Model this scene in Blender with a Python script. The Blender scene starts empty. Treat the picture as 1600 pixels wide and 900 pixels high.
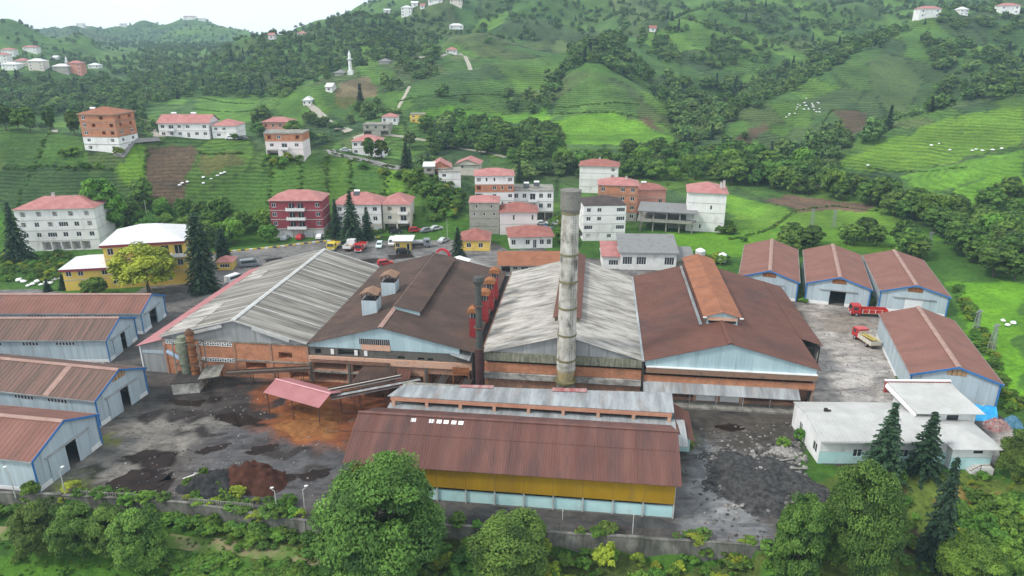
import bpy, math, random
import numpy as np
from mathutils import Vector

S = bpy.context.scene
COL = S.collection
R = math.radians
rnd = random.Random(7)

# ------------------------------------------------------------------ camera, sky, sun, exposure
CAM_H, PITCH, FPX = 60.0, R(19.8), 1100.0
cam_d = bpy.data.cameras.new('camera'); cam = bpy.data.objects.new('camera', cam_d); COL.objects.link(cam)
cam.location = (0, 0, CAM_H); cam.rotation_euler = (R(90) - PITCH, 0, 0)
cam_d.sensor_width = 36.0; cam_d.lens = 36.0 * FPX / 1600.0
cam_d.clip_start = 1.0; cam_d.clip_end = 20000.0
S.camera = cam

SUN_EL, SUN_AZ = R(47), R(248)          # azimuth clockwise from +Y
world = bpy.data.worlds.new('World'); S.world = world; world.use_nodes = True
nt = world.node_tree; nt.nodes.clear()
w_out = nt.nodes.new('ShaderNodeOutputWorld'); w_bg = nt.nodes.new('ShaderNodeBackground')
w_sky = nt.nodes.new('ShaderNodeTexSky'); w_sky.sky_type = 'NISHITA'; w_sky.sun_disc = False
w_sky.sun_elevation = SUN_EL; w_sky.sun_rotation = SUN_AZ; w_sky.dust_density = 2.0
# a closed, even cloud deck: the clear sky shows through only faintly
w_tc = nt.nodes.new('ShaderNodeTexCoord'); w_n = nt.nodes.new('ShaderNodeTexNoise')
w_n.inputs['Scale'].default_value = 3.0; w_n.inputs['Detail'].default_value = 5.0
w_cr = nt.nodes.new('ShaderNodeValToRGB')
w_cr.color_ramp.elements[0].position = 0.3; w_cr.color_ramp.elements[0].color = (6.4, 7.2, 7.9, 1)
w_cr.color_ramp.elements[1].position = 0.75; w_cr.color_ramp.elements[1].color = (9.3, 9.6, 9.9, 1)
w_mx = nt.nodes.new('ShaderNodeMix'); w_mx.data_type = 'RGBA'; w_mx.inputs[0].default_value = 0.9
nt.links.new(w_tc.outputs['Generated'], w_n.inputs['Vector']); nt.links.new(w_n.outputs['Fac'], w_cr.inputs['Fac'])
nt.links.new(w_sky.outputs['Color'], w_mx.inputs[6]); nt.links.new(w_cr.outputs['Color'], w_mx.inputs[7])
nt.links.new(w_mx.outputs[2], w_bg.inputs['Color']); nt.links.new(w_bg.outputs['Background'], w_out.inputs['Surface'])
w_bg.inputs['Strength'].default_value = 0.088

sun_d = bpy.data.lights.new('sun', 'SUN'); sun = bpy.data.objects.new('sun', sun_d); COL.objects.link(sun)
sun_d.energy = 1.5; sun_d.angle = R(10); sun_d.color = (1.0, 0.96, 0.9)
_sd = Vector((math.sin(SUN_AZ) * math.cos(SUN_EL), math.cos(SUN_AZ) * math.cos(SUN_EL), math.sin(SUN_EL)))
sun.rotation_euler = _sd.to_track_quat('Z', 'Y').to_euler(); sun.location = _sd * 500

S.view_settings.view_transform = 'Standard'; S.view_settings.look = 'None'
S.view_settings.exposure = 0.95; S.view_settings.gamma = 1.0; S.view_settings.use_curve_mapping = False
S.render.engine = 'CYCLES'
S.cycles.max_bounces = 5; S.cycles.diffuse_bounces = 3; S.cycles.glossy_bounces = 2
S.cycles.transmission_bounces = 2; S.cycles.transparent_max_bounces = 4; S.cycles.volume_bounces = 0
S.cycles.caustics_reflective = False; S.cycles.caustics_refractive = False
S.cycles.use_denoising = True

# ------------------------------------------------------------------ materials
MATS = {}
def _ramp(nt, a, b, p0, p1):
    r = nt.nodes.new('ShaderNodeValToRGB'); e = r.color_ramp.elements
    e[0].position = p0; e[0].color = (*a, 1); e[1].position = p1; e[1].color = (*b, 1)
    return r
def _mix(nt, fac, a, b, blend='MIX'):
    m = nt.nodes.new('ShaderNodeMix'); m.data_type = 'RGBA'; m.blend_type = blend
    for sock, v in ((m.inputs[0], fac), (m.inputs[6], a), (m.inputs[7], b)):
        if hasattr(v, 'is_linked') or hasattr(v, 'links'): nt.links.new(v, sock)
        elif isinstance(v, (tuple, list)): sock.default_value = (*v, 1) if len(v) == 3 else v
        else: sock.default_value = v
    return m.outputs[2]
def _noise(nt, vec, scale, detail=4, rough=0.6, stretch=None, dist=0.0):
    n = nt.nodes.new('ShaderNodeTexNoise'); n.inputs['Scale'].default_value = scale
    n.inputs['Detail'].default_value = detail; n.inputs['Roughness'].default_value = rough
    n.inputs['Distortion'].default_value = dist
    if stretch:
        mp = nt.nodes.new('ShaderNodeMapping'); mp.inputs['Scale'].default_value = stretch
        nt.links.new(vec, mp.inputs['Vector']); vec = mp.outputs['Vector']
    nt.links.new(vec, n.inputs['Vector'])
    return n.outputs['Fac']
def M(name, c1, c2=None, scale=0.6, stretch=None, rough=0.8, p=(0.35, 0.65), dirt=None, dscale=0.25, dstretch=None,
      dp=(0.5, 0.75), bump=0.0, bscale=3.0, rib=None, metallic=0.0, attr=None, spec=0.14, brick=None, world=False, rib_amt=0.25):
    """noise-varied colour, a layer of stains, optional corrugation (rib=(axis, ribs per metre))"""
    if name in MATS: return MATS[name]
    m = bpy.data.materials.new(name); m.use_nodes = True; nt = m.node_tree
    b = nt.nodes['Principled BSDF']; MATS[name] = m
    tc = nt.nodes.new('ShaderNodeTexCoord'); vec = tc.outputs['Object']
    if world:
        g = nt.nodes.new('ShaderNodeNewGeometry'); vec = g.outputs['Position']
    c2 = c2 or tuple(min(1, x * 1.18) for x in c1)
    if brick:
        br = nt.nodes.new('ShaderNodeTexBrick'); nt.links.new(vec, br.inputs['Vector'])
        mp = nt.nodes.new('ShaderNodeMapping'); mp.inputs['Rotation'].default_value = (R(90), 0, 0)
        nt.links.new(vec, mp.inputs['Vector']); nt.links.new(mp.outputs['Vector'], br.inputs['Vector'])
        br.inputs['Scale'].default_value = brick; br.inputs['Color1'].default_value = (*c1, 1)
        br.inputs['Color2'].default_value = (*c2, 1); br.inputs['Mortar'].default_value = (0.35, 0.25, 0.2, 1)
        br.inputs['Mortar Size'].default_value = 0.02
        col = br.outputs['Color']
        nz = _noise(nt, vec, 0.5, 4)
        rp = _ramp(nt, (0.7, 0.7, 0.7), (1.15, 1.1, 1.05), 0.3, 0.7); nt.links.new(nz, rp.inputs['Fac'])
        col = _mix(nt, 1.0, col, rp.outputs['Color'], 'MULTIPLY')
    else:
        nz = _noise(nt, vec, scale, 5, 0.62, stretch)
        rp = _ramp(nt, c1, c2, *p); nt.links.new(nz, rp.inputs['Fac']); col = rp.outputs['Color']
    if dirt:
        dn = _noise(nt, vec, dscale, 6, 0.7, dstretch)
        dr = _ramp(nt, (0, 0, 0), (1, 1, 1), *dp); nt.links.new(dn, dr.inputs['Fac'])
        col = _mix(nt, dr.outputs['Color'], col, dirt)
    hgt = None
    if rib:
        wv = nt.nodes.new('ShaderNodeTexWave'); wv.wave_type = 'BANDS'; wv.bands_direction = rib[0]
        wv.inputs['Scale'].default_value = rib[1] * math.pi * 2 / 20.0; nt.links.new(vec, wv.inputs['Vector'])
        hgt = wv.outputs['Fac']
        bp = nt.nodes.new('ShaderNodeBump'); bp.inputs['Strength'].default_value = rib_amt; bp.inputs['Distance'].default_value = 0.06
        nt.links.new(hgt, bp.inputs['Height']); nt.links.new(bp.outputs['Normal'], b.inputs['Normal'])
    elif bump:
        bn = _noise(nt, vec, bscale, 5)
        bp = nt.nodes.new('ShaderNodeBump'); bp.inputs['Strength'].default_value = bump; bp.inputs['Distance'].default_value = 0.15
        nt.links.new(bn, bp.inputs['Height']); nt.links.new(bp.outputs['Normal'], b.inputs['Normal'])
    nt.links.new(col, b.inputs['Base Color'])
    b.inputs['Roughness'].default_value = rough; b.inputs['Metallic'].default_value = metallic
    b.inputs['Specular IOR Level'].default_value = spec
    return m
def M_leaf(name, dark, light, trans=0.25):
    if name in MATS: return MATS[name]
    m = bpy.data.materials.new(name); m.use_nodes = True; nt = m.node_tree; MATS[name] = m
    b = nt.nodes['Principled BSDF']; out = nt.nodes['Material Output']
    at = nt.nodes.new('ShaderNodeAttribute'); at.attribute_name = 'tint'
    oi = nt.nodes.new('ShaderNodeObjectInfo')
    rp = _ramp(nt, dark, light, 0.0, 1.0); nt.links.new(at.outputs['Fac'], rp.inputs['Fac'])
    hs = nt.nodes.new('ShaderNodeHueSaturation')
    def mr(a, b2, o):
        q = nt.nodes.new('ShaderNodeMapRange'); q.inputs['To Min'].default_value = a; q.inputs['To Max'].default_value = b2
        nt.links.new(o, q.inputs['Value']); return q.outputs['Result']
    nt.links.new(mr(0.478, 0.516, oi.outputs['Random']), hs.inputs['Hue'])
    mul = nt.nodes.new('ShaderNodeMath'); mul.operation = 'MULTIPLY'; mul.inputs[1].default_value = 7.31
    fr = nt.nodes.new('ShaderNodeMath'); fr.operation = 'FRACT'
    nt.links.new(oi.outputs['Random'], mul.inputs[0]); nt.links.new(mul.outputs[0], fr.inputs[0])
    nt.links.new(mr(0.72, 1.4, fr.outputs[0]), hs.inputs['Value'])
    nt.links.new(rp.outputs['Color'], hs.inputs['Color'])
    nt.links.new(hs.outputs['Color'], b.inputs['Base Color']); b.inputs['Roughness'].default_value = 0.65
    b.inputs['Specular IOR Level'].default_value = 0.25
    tr = nt.nodes.new('ShaderNodeBsdfTranslucent'); nt.links.new(hs.outputs['Color'], tr.inputs['Color'])
    mx = nt.nodes.new('ShaderNodeMixShader'); mx.inputs[0].default_value = trans
    nt.links.new(b.outputs['BSDF'], mx.inputs[1]); nt.links.new(tr.outputs['BSDF'], mx.inputs[2])
    nt.links.new(mx.outputs['Shader'], out.inputs['Surface'])
    return m

# ------------------------------------------------------------------ mesh builder and objects
class MB:
    def __init__(s): s.v = []; s.f = []
    def poly(s, pts):
        n = len(s.v); s.v += [tuple(p) for p in pts]; s.f.append(tuple(range(n, n + len(pts)))); return s
    def box(s, x0, x1, y0, y1, z0, z1):
        n = len(s.v)
        s.v += [(x0,y0,z0),(x1,y0,z0),(x1,y1,z0),(x0,y1,z0),(x0,y0,z1),(x1,y0,z1),(x1,y1,z1),(x0,y1,z1)]
        s.f += [tuple(n+i for i in q) for q in ((0,3,2,1),(4,5,6,7),(0,1,5,4),(1,2,6,5),(2,3,7,6),(3,0,4,7))]; return s
    def hexa(s, b, t):
        """box from four bottom and four top corners"""
        n = len(s.v); s.v += [tuple(p) for p in b] + [tuple(p) for p in t]
        s.f += [tuple(n+i for i in q) for q in ((0,3,2,1),(4,5,6,7),(0,1,5,4),(1,2,6,5),(2,3,7,6),(3,0,4,7))]; return s
    def slab(s, p, th):
        """four-corner sheet p (ccw from above) with thickness th below it"""
        return s.hexa([(a[0], a[1], a[2]-th) for a in p], p)
    def prism(s, pts, y0, y1):
        """polygon in x,z extruded along y"""
        n = len(s.v); k = len(pts)
        s.v += [(a, y0, b) for a, b in pts] + [(a, y1, b) for a, b in pts]
        s.f.append(tuple(range(n, n+k))); s.f.append(tuple(range(n+2*k-1, n+k-1, -1)))
        for i in range(k): j = (i+1) % k; s.f.append((n+j, n+i, n+k+i, n+k+j))
        return s
    def plan(s, pts, z0, z1):
        """polygon in x,y extruded along z"""
        n = len(s.v); k = len(pts)
        s.v += [(a, b, z0) for a, b in pts] + [(a, b, z1) for a, b in pts]
        s.f.append(tuple(range(n+k-1, n-1, -1))); s.f.append(tuple(range(n+k, n+2*k)))
        for i in range(k): j = (i+1) % k; s.f.append((n+i, n+j, n+k+j, n+k+i))
        return s
    def tube(s, p0, p1, r0, r1=None, n=8, cap=True):
        r1 = r0 if r1 is None else r1
        p0 = Vector(p0); p1 = Vector(p1); d = (p1 - p0).normalized()
        a = d.orthogonal().normalized(); b = d.cross(a); k = len(s.v)
        for p, r in ((p0, r0), (p1, r1)):
            for i in range(n):
                t = 2*math.pi*i/n; q = p + (a*math.cos(t) + b*math.sin(t))*r; s.v.append(tuple(q))
        for i in range(n): j = (i+1) % n; s.f.append((k+i, k+j, k+n+j, k+n+i))
        if cap: s.f.append(tuple(range(k+n-1, k-1, -1))); s.f.append(tuple(range(k+n, k+2*n)))
        return s
    def bar(s, p0, p1, w, h=None):
        """square bar between two points"""
        h = h or w; p0 = Vector(p0); p1 = Vector(p1); d = (p1-p0).normalized()
        up = Vector((0,0,1)) if abs(d.z) < 0.95 else Vector((0,1,0))
        a = d.cross(up).normalized()*w/2; b = a.cross(d).normalized()*h/2
        return s.hexa([p0-a-b, p0+a-b, p1+a-b, p1-a-b], [p0-a+b, p0+a+b, p1+a+b, p1-a+b])
    def ribbed(s, p00, p10, p11, p01, pitch=0.5, h=0.05, th=0.06):
        """metal sheet: ribs run from edge p00-p10 to edge p01-p11"""
        p00, p10, p11, p01 = map(Vector, (p00, p10, p11, p01))
        n = max(2, int(round((p10-p00).length/pitch))); up = (p10-p00).cross(p01-p00).normalized()
        if up.z < 0: up = -up
        us = []
        for i in range(n):
            us += [(i/n, 0), ((i+0.62)/n, 0), ((i+0.70)/n, h), ((i+0.92)/n, h)]
        us.append((1.0, 0)); k = len(s.v); m = len(us)
        for a, b in ((p00, p10), (p01, p11)):
            for u, hh in us: s.v.append(tuple(a.lerp(b, u) + up*hh))
        for i in range(m-1): s.f.append((k+i, k+i+1, k+m+i+1, k+m+i))
        return s.hexa([p00-up*th, p10-up*th, p11-up*th, p01-up*th], [p00-up*0.004, p10-up*0.004, p11-up*0.004, p01-up*0.004])
    def mesh(s, name):
        m = bpy.data.meshes.new(name); m.from_pydata(s.v, [], s.f); m.update(); return m
    def build(s, name, mat, parent=None, loc=None, rz=0.0, smooth=False):
        me = s.mesh(name)
        if smooth: me.shade_smooth()
        me.materials.append(mat)
        return link(name, me, parent, loc, rz)
def link(name, data, parent=None, loc=None, rz=0.0):
    o = bpy.data.objects.new(name, data); COL.objects.link(o)
    if parent: o.parent = parent
    if loc is not None: o.location = loc
    if rz: o.rotation_euler = (0, 0, rz)
    return o
def tag(o, label, cat, group=None):
    o['label'] = label; o['category'] = cat
    if group: o['group'] = group
    return o
def thing(name, label, cat, loc=(0,0,0), rz=0.0, group=None):
    return tag(link(name, None, None, loc, rz), label, cat, group)
def struct(o): o['kind'] = 'structure'; return o
def stuff(o): o['kind'] = 'stuff'; return o
def copy_tree(o, parent=None):
    c = o.copy(); COL.objects.link(c); c.parent = parent
    for ch in list(o.children): copy_tree(ch, c)
    return c
# ------------------------------------------------------------------ terrain
_s, _c = math.sin(PITCH), math.cos(PITCH)
def ray(px, py):
    u = (px-800)/FPX; v = (py-450)/FPX
    return np.array((u, _c - v*_s, -_s - v*_c))
def G(px, py, z=0.0):
    """point at height z seen at photo position px,py"""
    r = ray(px, py); t = (z-CAM_H)/r[2]; return (r[0]*t, r[1]*t)
def atY(px, py, Y):
    r = ray(px, py); t = Y/r[1]; return (r[0]*t, Y, CAM_H + r[2]*t)
# crest lines of the hills: x, y, z in metres (taken from the photo with a distance per point)
RIDGES = []
def ridge(pts, slope, rr=8.0, slope_back=None):
    RIDGES.append(([atY(*p) if len(p) == 3 else p[1:] for p in pts], slope, rr))
# tea slope behind the village, left
ridge([(-420,190,285),(-200,195,275),(0,200,262),(130,213,258),(200,213,258),(290,214,265),(370,216,265),(440,243,252),(520,238,265),(600,254,262),(650,268,252),(700,305,235)], 0.60, 10)
# near right hill
ridge([(1270,276,318),(1330,238,328),(1400,205,335),(1500,172,340),(1600,153,342),(1750,130,345),(2000,100,350)], 0.46, 12)
# small hill at the right edge
ridge([(1430,322,262),(1500,292,262),(1600,252,262),(1750,215,265)], 0.40, 8)
# long tea spur
ridge([(1105,218,372),(1200,162,425),(1300,112,475),(1400,58,530),(1440,34,560),(1540,10,600),(1700,-20,650)], 0.52, 8)
ridge([(1400,58,530),(1330,125,455),(1290,180,405)], 0.45, 10)
ridge([(1440,34,560),(1500,85,490),(1560,120,440)], 0.42, 10)
# pyramid hill and the spurs above it
ridge([(832,192,415),(870,150,440),(925,104,470),(975,128,455),(1016,155,440),(1066,213,405)], 0.60, 7)
ridge([(925,104,470),(960,70,540),(1010,45,620),(1065,38,640)], 0.5, 10)
ridge([(1010,62,585),(1050,95,545),(1090,130,510)], 0.55, 8)
ridge([(1065,38,640),(1120,78,590),(1185,122,540)], 0.55, 8)
ridge([(1065,38,640),(1150,5,760),(1250,-20,850)], 0.45, 12)
# fields in the middle
ridge([(612,172,400),(650,132,450),(720,115,480),(800,98,510),(880,88,540),(960,70,560)], 0.42, 14)
ridge([(520,128,455),(580,105,500),(640,90,560),(700,80,600),(745,105,560),(770,118,530)], 0.38, 12)
ridge([(700,80,600),(760,50,700),(830,25,800),(900,-10,900)], 0.34, 14)
# forested mountain, middle
ridge([(290,118,640),(350,95,680),(400,66,720),(440,54,735),(500,43,750),(560,33,760),(600,28,765),(650,14,790),(720,-10,820),(800,-40,870)], 0.46, 12)
ridge([(500,43,750),(470,78,650),(430,110,580)], 0.38, 12)
ridge([(600,28,765),(590,62,660),(600,90,580)], 0.40, 12)
# far left mountains
ridge([(-300,5,900),(-100,18,930),(0,36,960),(60,56,960),(110,74,960),(180,100,950)], 0.35, 14)
ridge([(-400,24,1750),(-100,31,1750),(0,40,1800),(60,45,1800),(130,49,1800),(200,45,1850),(225,37,1900),(300,38,1900),(350,44,1900),(390,54,1900),(450,68,1900),(560,90,1900)], 0.30, 30)
ridge([(130,44,1800),(160,75,1350),(230,105,1050)], 0.28, 20)
ridge([(300,32,1900),(310,70,1450),(330,95,1150)], 0.28, 20)
ridge([(-250,92,620),(-60,94,620),(50,104,620),(120,112,620),(170,128,600)], 0.33, 12)
# high ground behind
ridge([(760,-40,1250),(950,-70,1150),(1200,-80,1100),(1450,-75,1000),(1700,-90,950),(2100,-90,900)], 0.44, 20)
ridge([(760,-60,1200),(790,-5,950),(800,35,830)], 0.36, 14)
ridge([(950,-70,1150),(980,-10,900),(1000,30,760)], 0.36, 14)
ridge([(1300,-70,1050),(1290,-10,850),(1250,40,700),(1190,80,620)], 0.38, 12)
ridge([(1560,-70,980),(1600,0,700),(1620,50,600)], 0.38, 12)
_SEG = []
for pts, sl, rr in RIDGES:
    for a, b in zip(pts[:-1], pts[1:]): _SEG.append((a, b, sl, rr))
_nr = random.Random(3)
_WAVES = [(_nr.uniform(0, 6.28), 6.283/_nr.uniform(28, 110), _nr.uniform(0, 6.28)) for _ in range(14)]
def fbm(x, y):
    r = 0
    for th, k, ph in _WAVES:
        r = r + np.sin((x*math.cos(th) + y*math.sin(th))*k + ph + 0.8*np.sin((y*math.cos(th) - x*math.sin(th))*k*0.7 + ph*2))*(0.09/k)**0.7
    return r*0.35
# yard edge (top of the retaining wall), world plan
EDGE = [(-400, 80.0)] + [G(px, py) for px, py in ((-60,772),(100,777),(280,788),(480,818),(690,823),(900,838),(1060,848),(1215,858))]
EDGE += [(31.0, 74.0), (38.0, 80.5), (46.0, 84.5), (60.0, 86.0), (76.0, 88.0), (90.0, 90.0), (110.0, 92.0), (400.0, 100.0)]
_ex = np.array([p[0] for p in EDGE]); _ey = np.array([p[1] for p in EDGE])
def sstep(a, b, x):
    t = np.clip((x-a)/(b-a), 0, 1); return t*t*(3-2*t)
def terrain(x, y):
    x = np.asarray(x, float); y = np.asarray(y, float)
    fl = np.interp(y, [0, 235, 300, 450, 700, 1000, 1600, 3000], [0, 0, 1.5, 13, 26, 38, 44, 50])
    right = sstep(60, 200, x)*sstep(500, 330, y)*0.75      # the river side stays low
    fl = fl*(1-right)
    # below the wall
    e = np.interp(x, _ex, _ey); d = e - y
    wall = np.where(x < 30, sstep(-0.1, 0.5, d)*2.2 + sstep(0.5, 16, d)*2.0, sstep(-1, 16, d)*4.0)
    base = fl - wall
    near = sstep(205, 245, y)
    k = 2.2
    acc = np.exp((base-base)/k); mx = base.copy() if base.ndim else np.array(base)
    hs = [base]
    for a, b, sl, rr in _SEG:
        ax, ay, az = a; bx, by, bz = b; dx, dy = bx-ax, by-ay; L2 = dx*dx+dy*dy
        t = np.clip(((x-ax)*dx+(y-ay)*dy)/L2, 0, 1)
        dd = np.hypot(x-ax-t*dx, y-ay-t*dy)
        hs.append(az + (bz-az)*t - sl*(np.sqrt(dd*dd+rr*rr)-rr))
    H = np.stack(hs); m = H.max(0)
    h = m + k*np.log(np.exp((H-m)/k).sum(0)) - 0.0
    h = np.where(m > base + 3*k, h, np.maximum(base, h))*near + base*(1-near)
    nz = fbm(x, y)
    amp = sstep(215, 330, y)*0.9 + sstep(420, 900, y)*3.0
    return h + nz*amp*np.clip((h-fl)/8.0, 0.1, 1.0)
def T(px, py, y0=60.0, y1=2600.0):
    """first point of the ground seen at photo position px,py"""
    r = ray(px, py); ys = np.exp(np.linspace(math.log(y0), math.log(y1), 900)); t = ys/r[1]
    z = CAM_H + r[2]*t; h = terrain(r[0]*t, ys); idx = np.nonzero(z <= h)[0]
    i = idx[0] if len(idx) else len(ys)-1
    if 0 < i and len(idx):
        a = z[i-1]-h[i-1]; b = z[i]-h[i]; f = a/(a-b+1e-9); tt = t[i-1]+(t[i]-t[i-1])*f
    else: tt = t[i]
    X, Y = r[0]*tt, r[1]*tt
    return (float(X), float(Y), float(terrain(X, Y)))
def hz(x, y): return float(terrain(x, y))
def world_poly(pts): return [T(*p)[:2] for p in pts]
def in_poly(x, y, poly):
    r = np.zeros(np.shape(x), bool); n = len(poly)
    for i in range(n):
        x0, y0 = poly[i]; x1, y1 = poly[i-1]
        c = ((y0 > y) != (y1 > y)) & (x < (x1-x0)*(y-y0)/((y1-y0) if y1 != y0 else 1e-9)+x0); r ^= c
    return r
# ------------------------------------------------------------------ ground sheet with field colours
def build_ground():
    ys = [40.0]
    while ys[-1] < 2700: ys.append(ys[-1] + 0.30 + 0.0056*ys[-1])
    ys = np.array(ys); ns = 430; sx = np.linspace(-1, 1, ns)
    Y = np.repeat(ys[:, None], ns, 1); X = sx[None, :]*(0.86*Y+70)
    Z = terrain(X, Y)
    x, y, z = X.ravel(), Y.ravel(), Z.ravel()
    # keep the sheet a little under the paved yard
    nv = len(x); nr = len(ys)
    co = np.stack([x, y, z], 1)
    i = np.arange((nr-1)*(ns-1)); r, c = i//(ns-1), i % (ns-1); a = r*ns+c
    quads = np.stack([a, a+1, a+1+ns, a+ns], 1)
    me = bpy.data.meshes.new('ground'); me.vertices.add(nv); me.vertices.foreach_set('co', co.ravel())
    me.loops.add(quads.size); me.loops.foreach_set('vertex_index', quads.ravel())
    me.polygons.add(len(quads)); me.polygons.foreach_set('loop_start', np.arange(0, quads.size, 4)); 
    me.update(); me.validate(); me.shade_smooth()
    # field parcels: nearest of scattered centres, larger ones farther off
    rs = np.random.RandomState(5); cells = []
    for y0, y1, n in ((60, 230, 60), (230, 420, 260), (420, 800, 260), (800, 2700, 160)):
        yy = rs.uniform(y0, y1, n); xx = rs.uniform(-1, 1, n)*(0.86*yy+60); cells.append(np.stack([xx, yy], 1))
    cells = np.concatenate(cells); hue = rs.rand(len(cells)); kind = rs.rand(len(cells))
    # tall thin parcels running up the slope: squeeze x
    q = np.stack([x*1.7, y*0.8 + z*1.2], 1); cq = np.stack([cells[:, 0]*1.7, cells[:, 1]*0.8 + terrain(cells[:, 0], cells[:, 1])*1.2], 1)
    cq = cq.astype('f4'); cc2 = (cq**2).sum(1)
    near = np.zeros(nv, int); f1 = np.zeros(nv); f2 = np.zeros(nv)
    for s in range(0, nv, 20000):
        qs = q[s:s+20000].astype('f4'); d = (qs**2).sum(1)[:, None] + cc2[None] - 2*qs @ cq.T; d = np.maximum(d, 0); o = np.argpartition(d, 1, axis=1)[:, :2]
        dd = np.sqrt(np.take_along_axis(d, o, 1)); sw = dd[:, 0] > dd[:, 1]
        near[s:s+20000] = np.where(sw, o[:, 1], o[:, 0]); f1[s:s+20000] = dd.min(1); f2[s:s+20000] = dd.max(1)
    pal = np.array([(0.050,0.118,0.026),(0.062,0.145,0.025),(0.088,0.190,0.026),(0.042,0.092,0.028),(0.085,0.135,0.036)])
    hb = hue[near]*(len(pal)-1); i0 = hb.astype(int); fr = (hb-i0)[:, None]
    col = pal[i0]*(1-fr) + pal[np.minimum(i0+1, len(pal)-1)]*fr
    tea = np.where(kind[near] > 0.25, 1.0, 0.35)
    hedge = sstep(1.6, 0.5, (f2-f1)/(1+0.001*y))
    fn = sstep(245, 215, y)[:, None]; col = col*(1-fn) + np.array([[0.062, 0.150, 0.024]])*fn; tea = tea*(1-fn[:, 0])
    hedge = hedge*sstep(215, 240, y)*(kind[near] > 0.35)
    def paint(px_poly, c, soft=0.0, t=0.0, rough=0.9):
        m = in_poly(x + fbm(x*6, y*6)*rough, y + fbm(y*6, x*6)*rough, world_poly(px_poly))
        col[m] = c; tea[m] = t; hedge[m] = 0
    BR = (0.120, 0.085, 0.060); BR2 = (0.105, 0.078, 0.050); OLIVE = (0.110, 0.120, 0.045); LIME = (0.105, 0.230, 0.022)
    DK = (0.040, 0.090, 0.026); MID = (0.054, 0.125, 0.024)
    for p, c, t in FIELDS(BR, BR2, OLIVE, LIME, DK, MID): paint(p, c, t=t)
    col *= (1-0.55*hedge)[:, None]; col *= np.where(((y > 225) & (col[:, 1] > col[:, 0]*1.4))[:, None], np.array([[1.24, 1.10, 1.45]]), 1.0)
    n1 = fbm(x*2.3+40, y*2.3)*0.10; col *= (1+n1)[:, None]
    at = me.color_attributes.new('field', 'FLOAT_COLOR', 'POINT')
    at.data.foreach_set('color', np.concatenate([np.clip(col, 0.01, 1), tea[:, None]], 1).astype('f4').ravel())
    m = bpy.data.materials.new('field_ground'); m.use_nodes = True; nt = m.node_tree; b = nt.nodes['Principled BSDF']
    an = nt.nodes.new('ShaderNodeAttribute'); an.attribute_name = 'field'
    g = nt.nodes.new('ShaderNodeNewGeometry'); pos = g.outputs['Position']
    sep = nt.nodes.new('ShaderNodeSeparateXYZ'); nt.links.new(pos, sep.inputs[0])
    # tea rows follow the contour lines
    nz = _noise(nt, pos, 0.05, 3)
    def math_(op, a, b2=None):
        n = nt.nodes.new('ShaderNodeMath'); n.operation = op
        for k, v in ((0, a), (1, b2)):
            if v is None: continue
            if isinstance(v, (int, float)): n.inputs[k].default_value = v
            else: nt.links.new(v, n.inputs[k])
        return n.outputs[0]
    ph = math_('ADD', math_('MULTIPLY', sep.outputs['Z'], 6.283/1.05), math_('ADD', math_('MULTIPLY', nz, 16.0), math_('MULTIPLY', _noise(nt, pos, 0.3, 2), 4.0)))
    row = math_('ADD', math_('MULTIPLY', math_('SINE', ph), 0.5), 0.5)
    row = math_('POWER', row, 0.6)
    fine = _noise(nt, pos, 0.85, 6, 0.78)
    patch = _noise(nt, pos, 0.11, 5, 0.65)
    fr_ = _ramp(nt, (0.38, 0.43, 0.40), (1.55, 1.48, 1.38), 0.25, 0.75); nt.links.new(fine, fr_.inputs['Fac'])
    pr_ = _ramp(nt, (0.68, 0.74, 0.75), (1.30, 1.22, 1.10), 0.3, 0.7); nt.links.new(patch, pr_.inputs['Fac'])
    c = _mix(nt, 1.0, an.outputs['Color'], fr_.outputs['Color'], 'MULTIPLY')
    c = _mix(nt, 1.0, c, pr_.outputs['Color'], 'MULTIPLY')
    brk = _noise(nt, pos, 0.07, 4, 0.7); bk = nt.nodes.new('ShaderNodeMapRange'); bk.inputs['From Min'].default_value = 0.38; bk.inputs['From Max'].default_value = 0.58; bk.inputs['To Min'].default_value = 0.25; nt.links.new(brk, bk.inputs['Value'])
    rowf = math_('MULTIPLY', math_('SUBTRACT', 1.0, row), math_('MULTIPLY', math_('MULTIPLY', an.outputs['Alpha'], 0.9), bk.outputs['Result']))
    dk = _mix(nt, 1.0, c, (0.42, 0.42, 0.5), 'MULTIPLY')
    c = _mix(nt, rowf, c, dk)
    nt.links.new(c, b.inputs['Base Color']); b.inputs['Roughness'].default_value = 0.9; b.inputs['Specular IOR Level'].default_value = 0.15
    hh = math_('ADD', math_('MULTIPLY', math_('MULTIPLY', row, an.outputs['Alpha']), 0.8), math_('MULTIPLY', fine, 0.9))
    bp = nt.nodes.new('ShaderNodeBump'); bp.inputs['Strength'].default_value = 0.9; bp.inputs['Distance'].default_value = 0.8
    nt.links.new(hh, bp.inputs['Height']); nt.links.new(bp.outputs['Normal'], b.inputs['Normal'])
    me.materials.append(m)
    return struct(link('ground', me))
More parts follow.
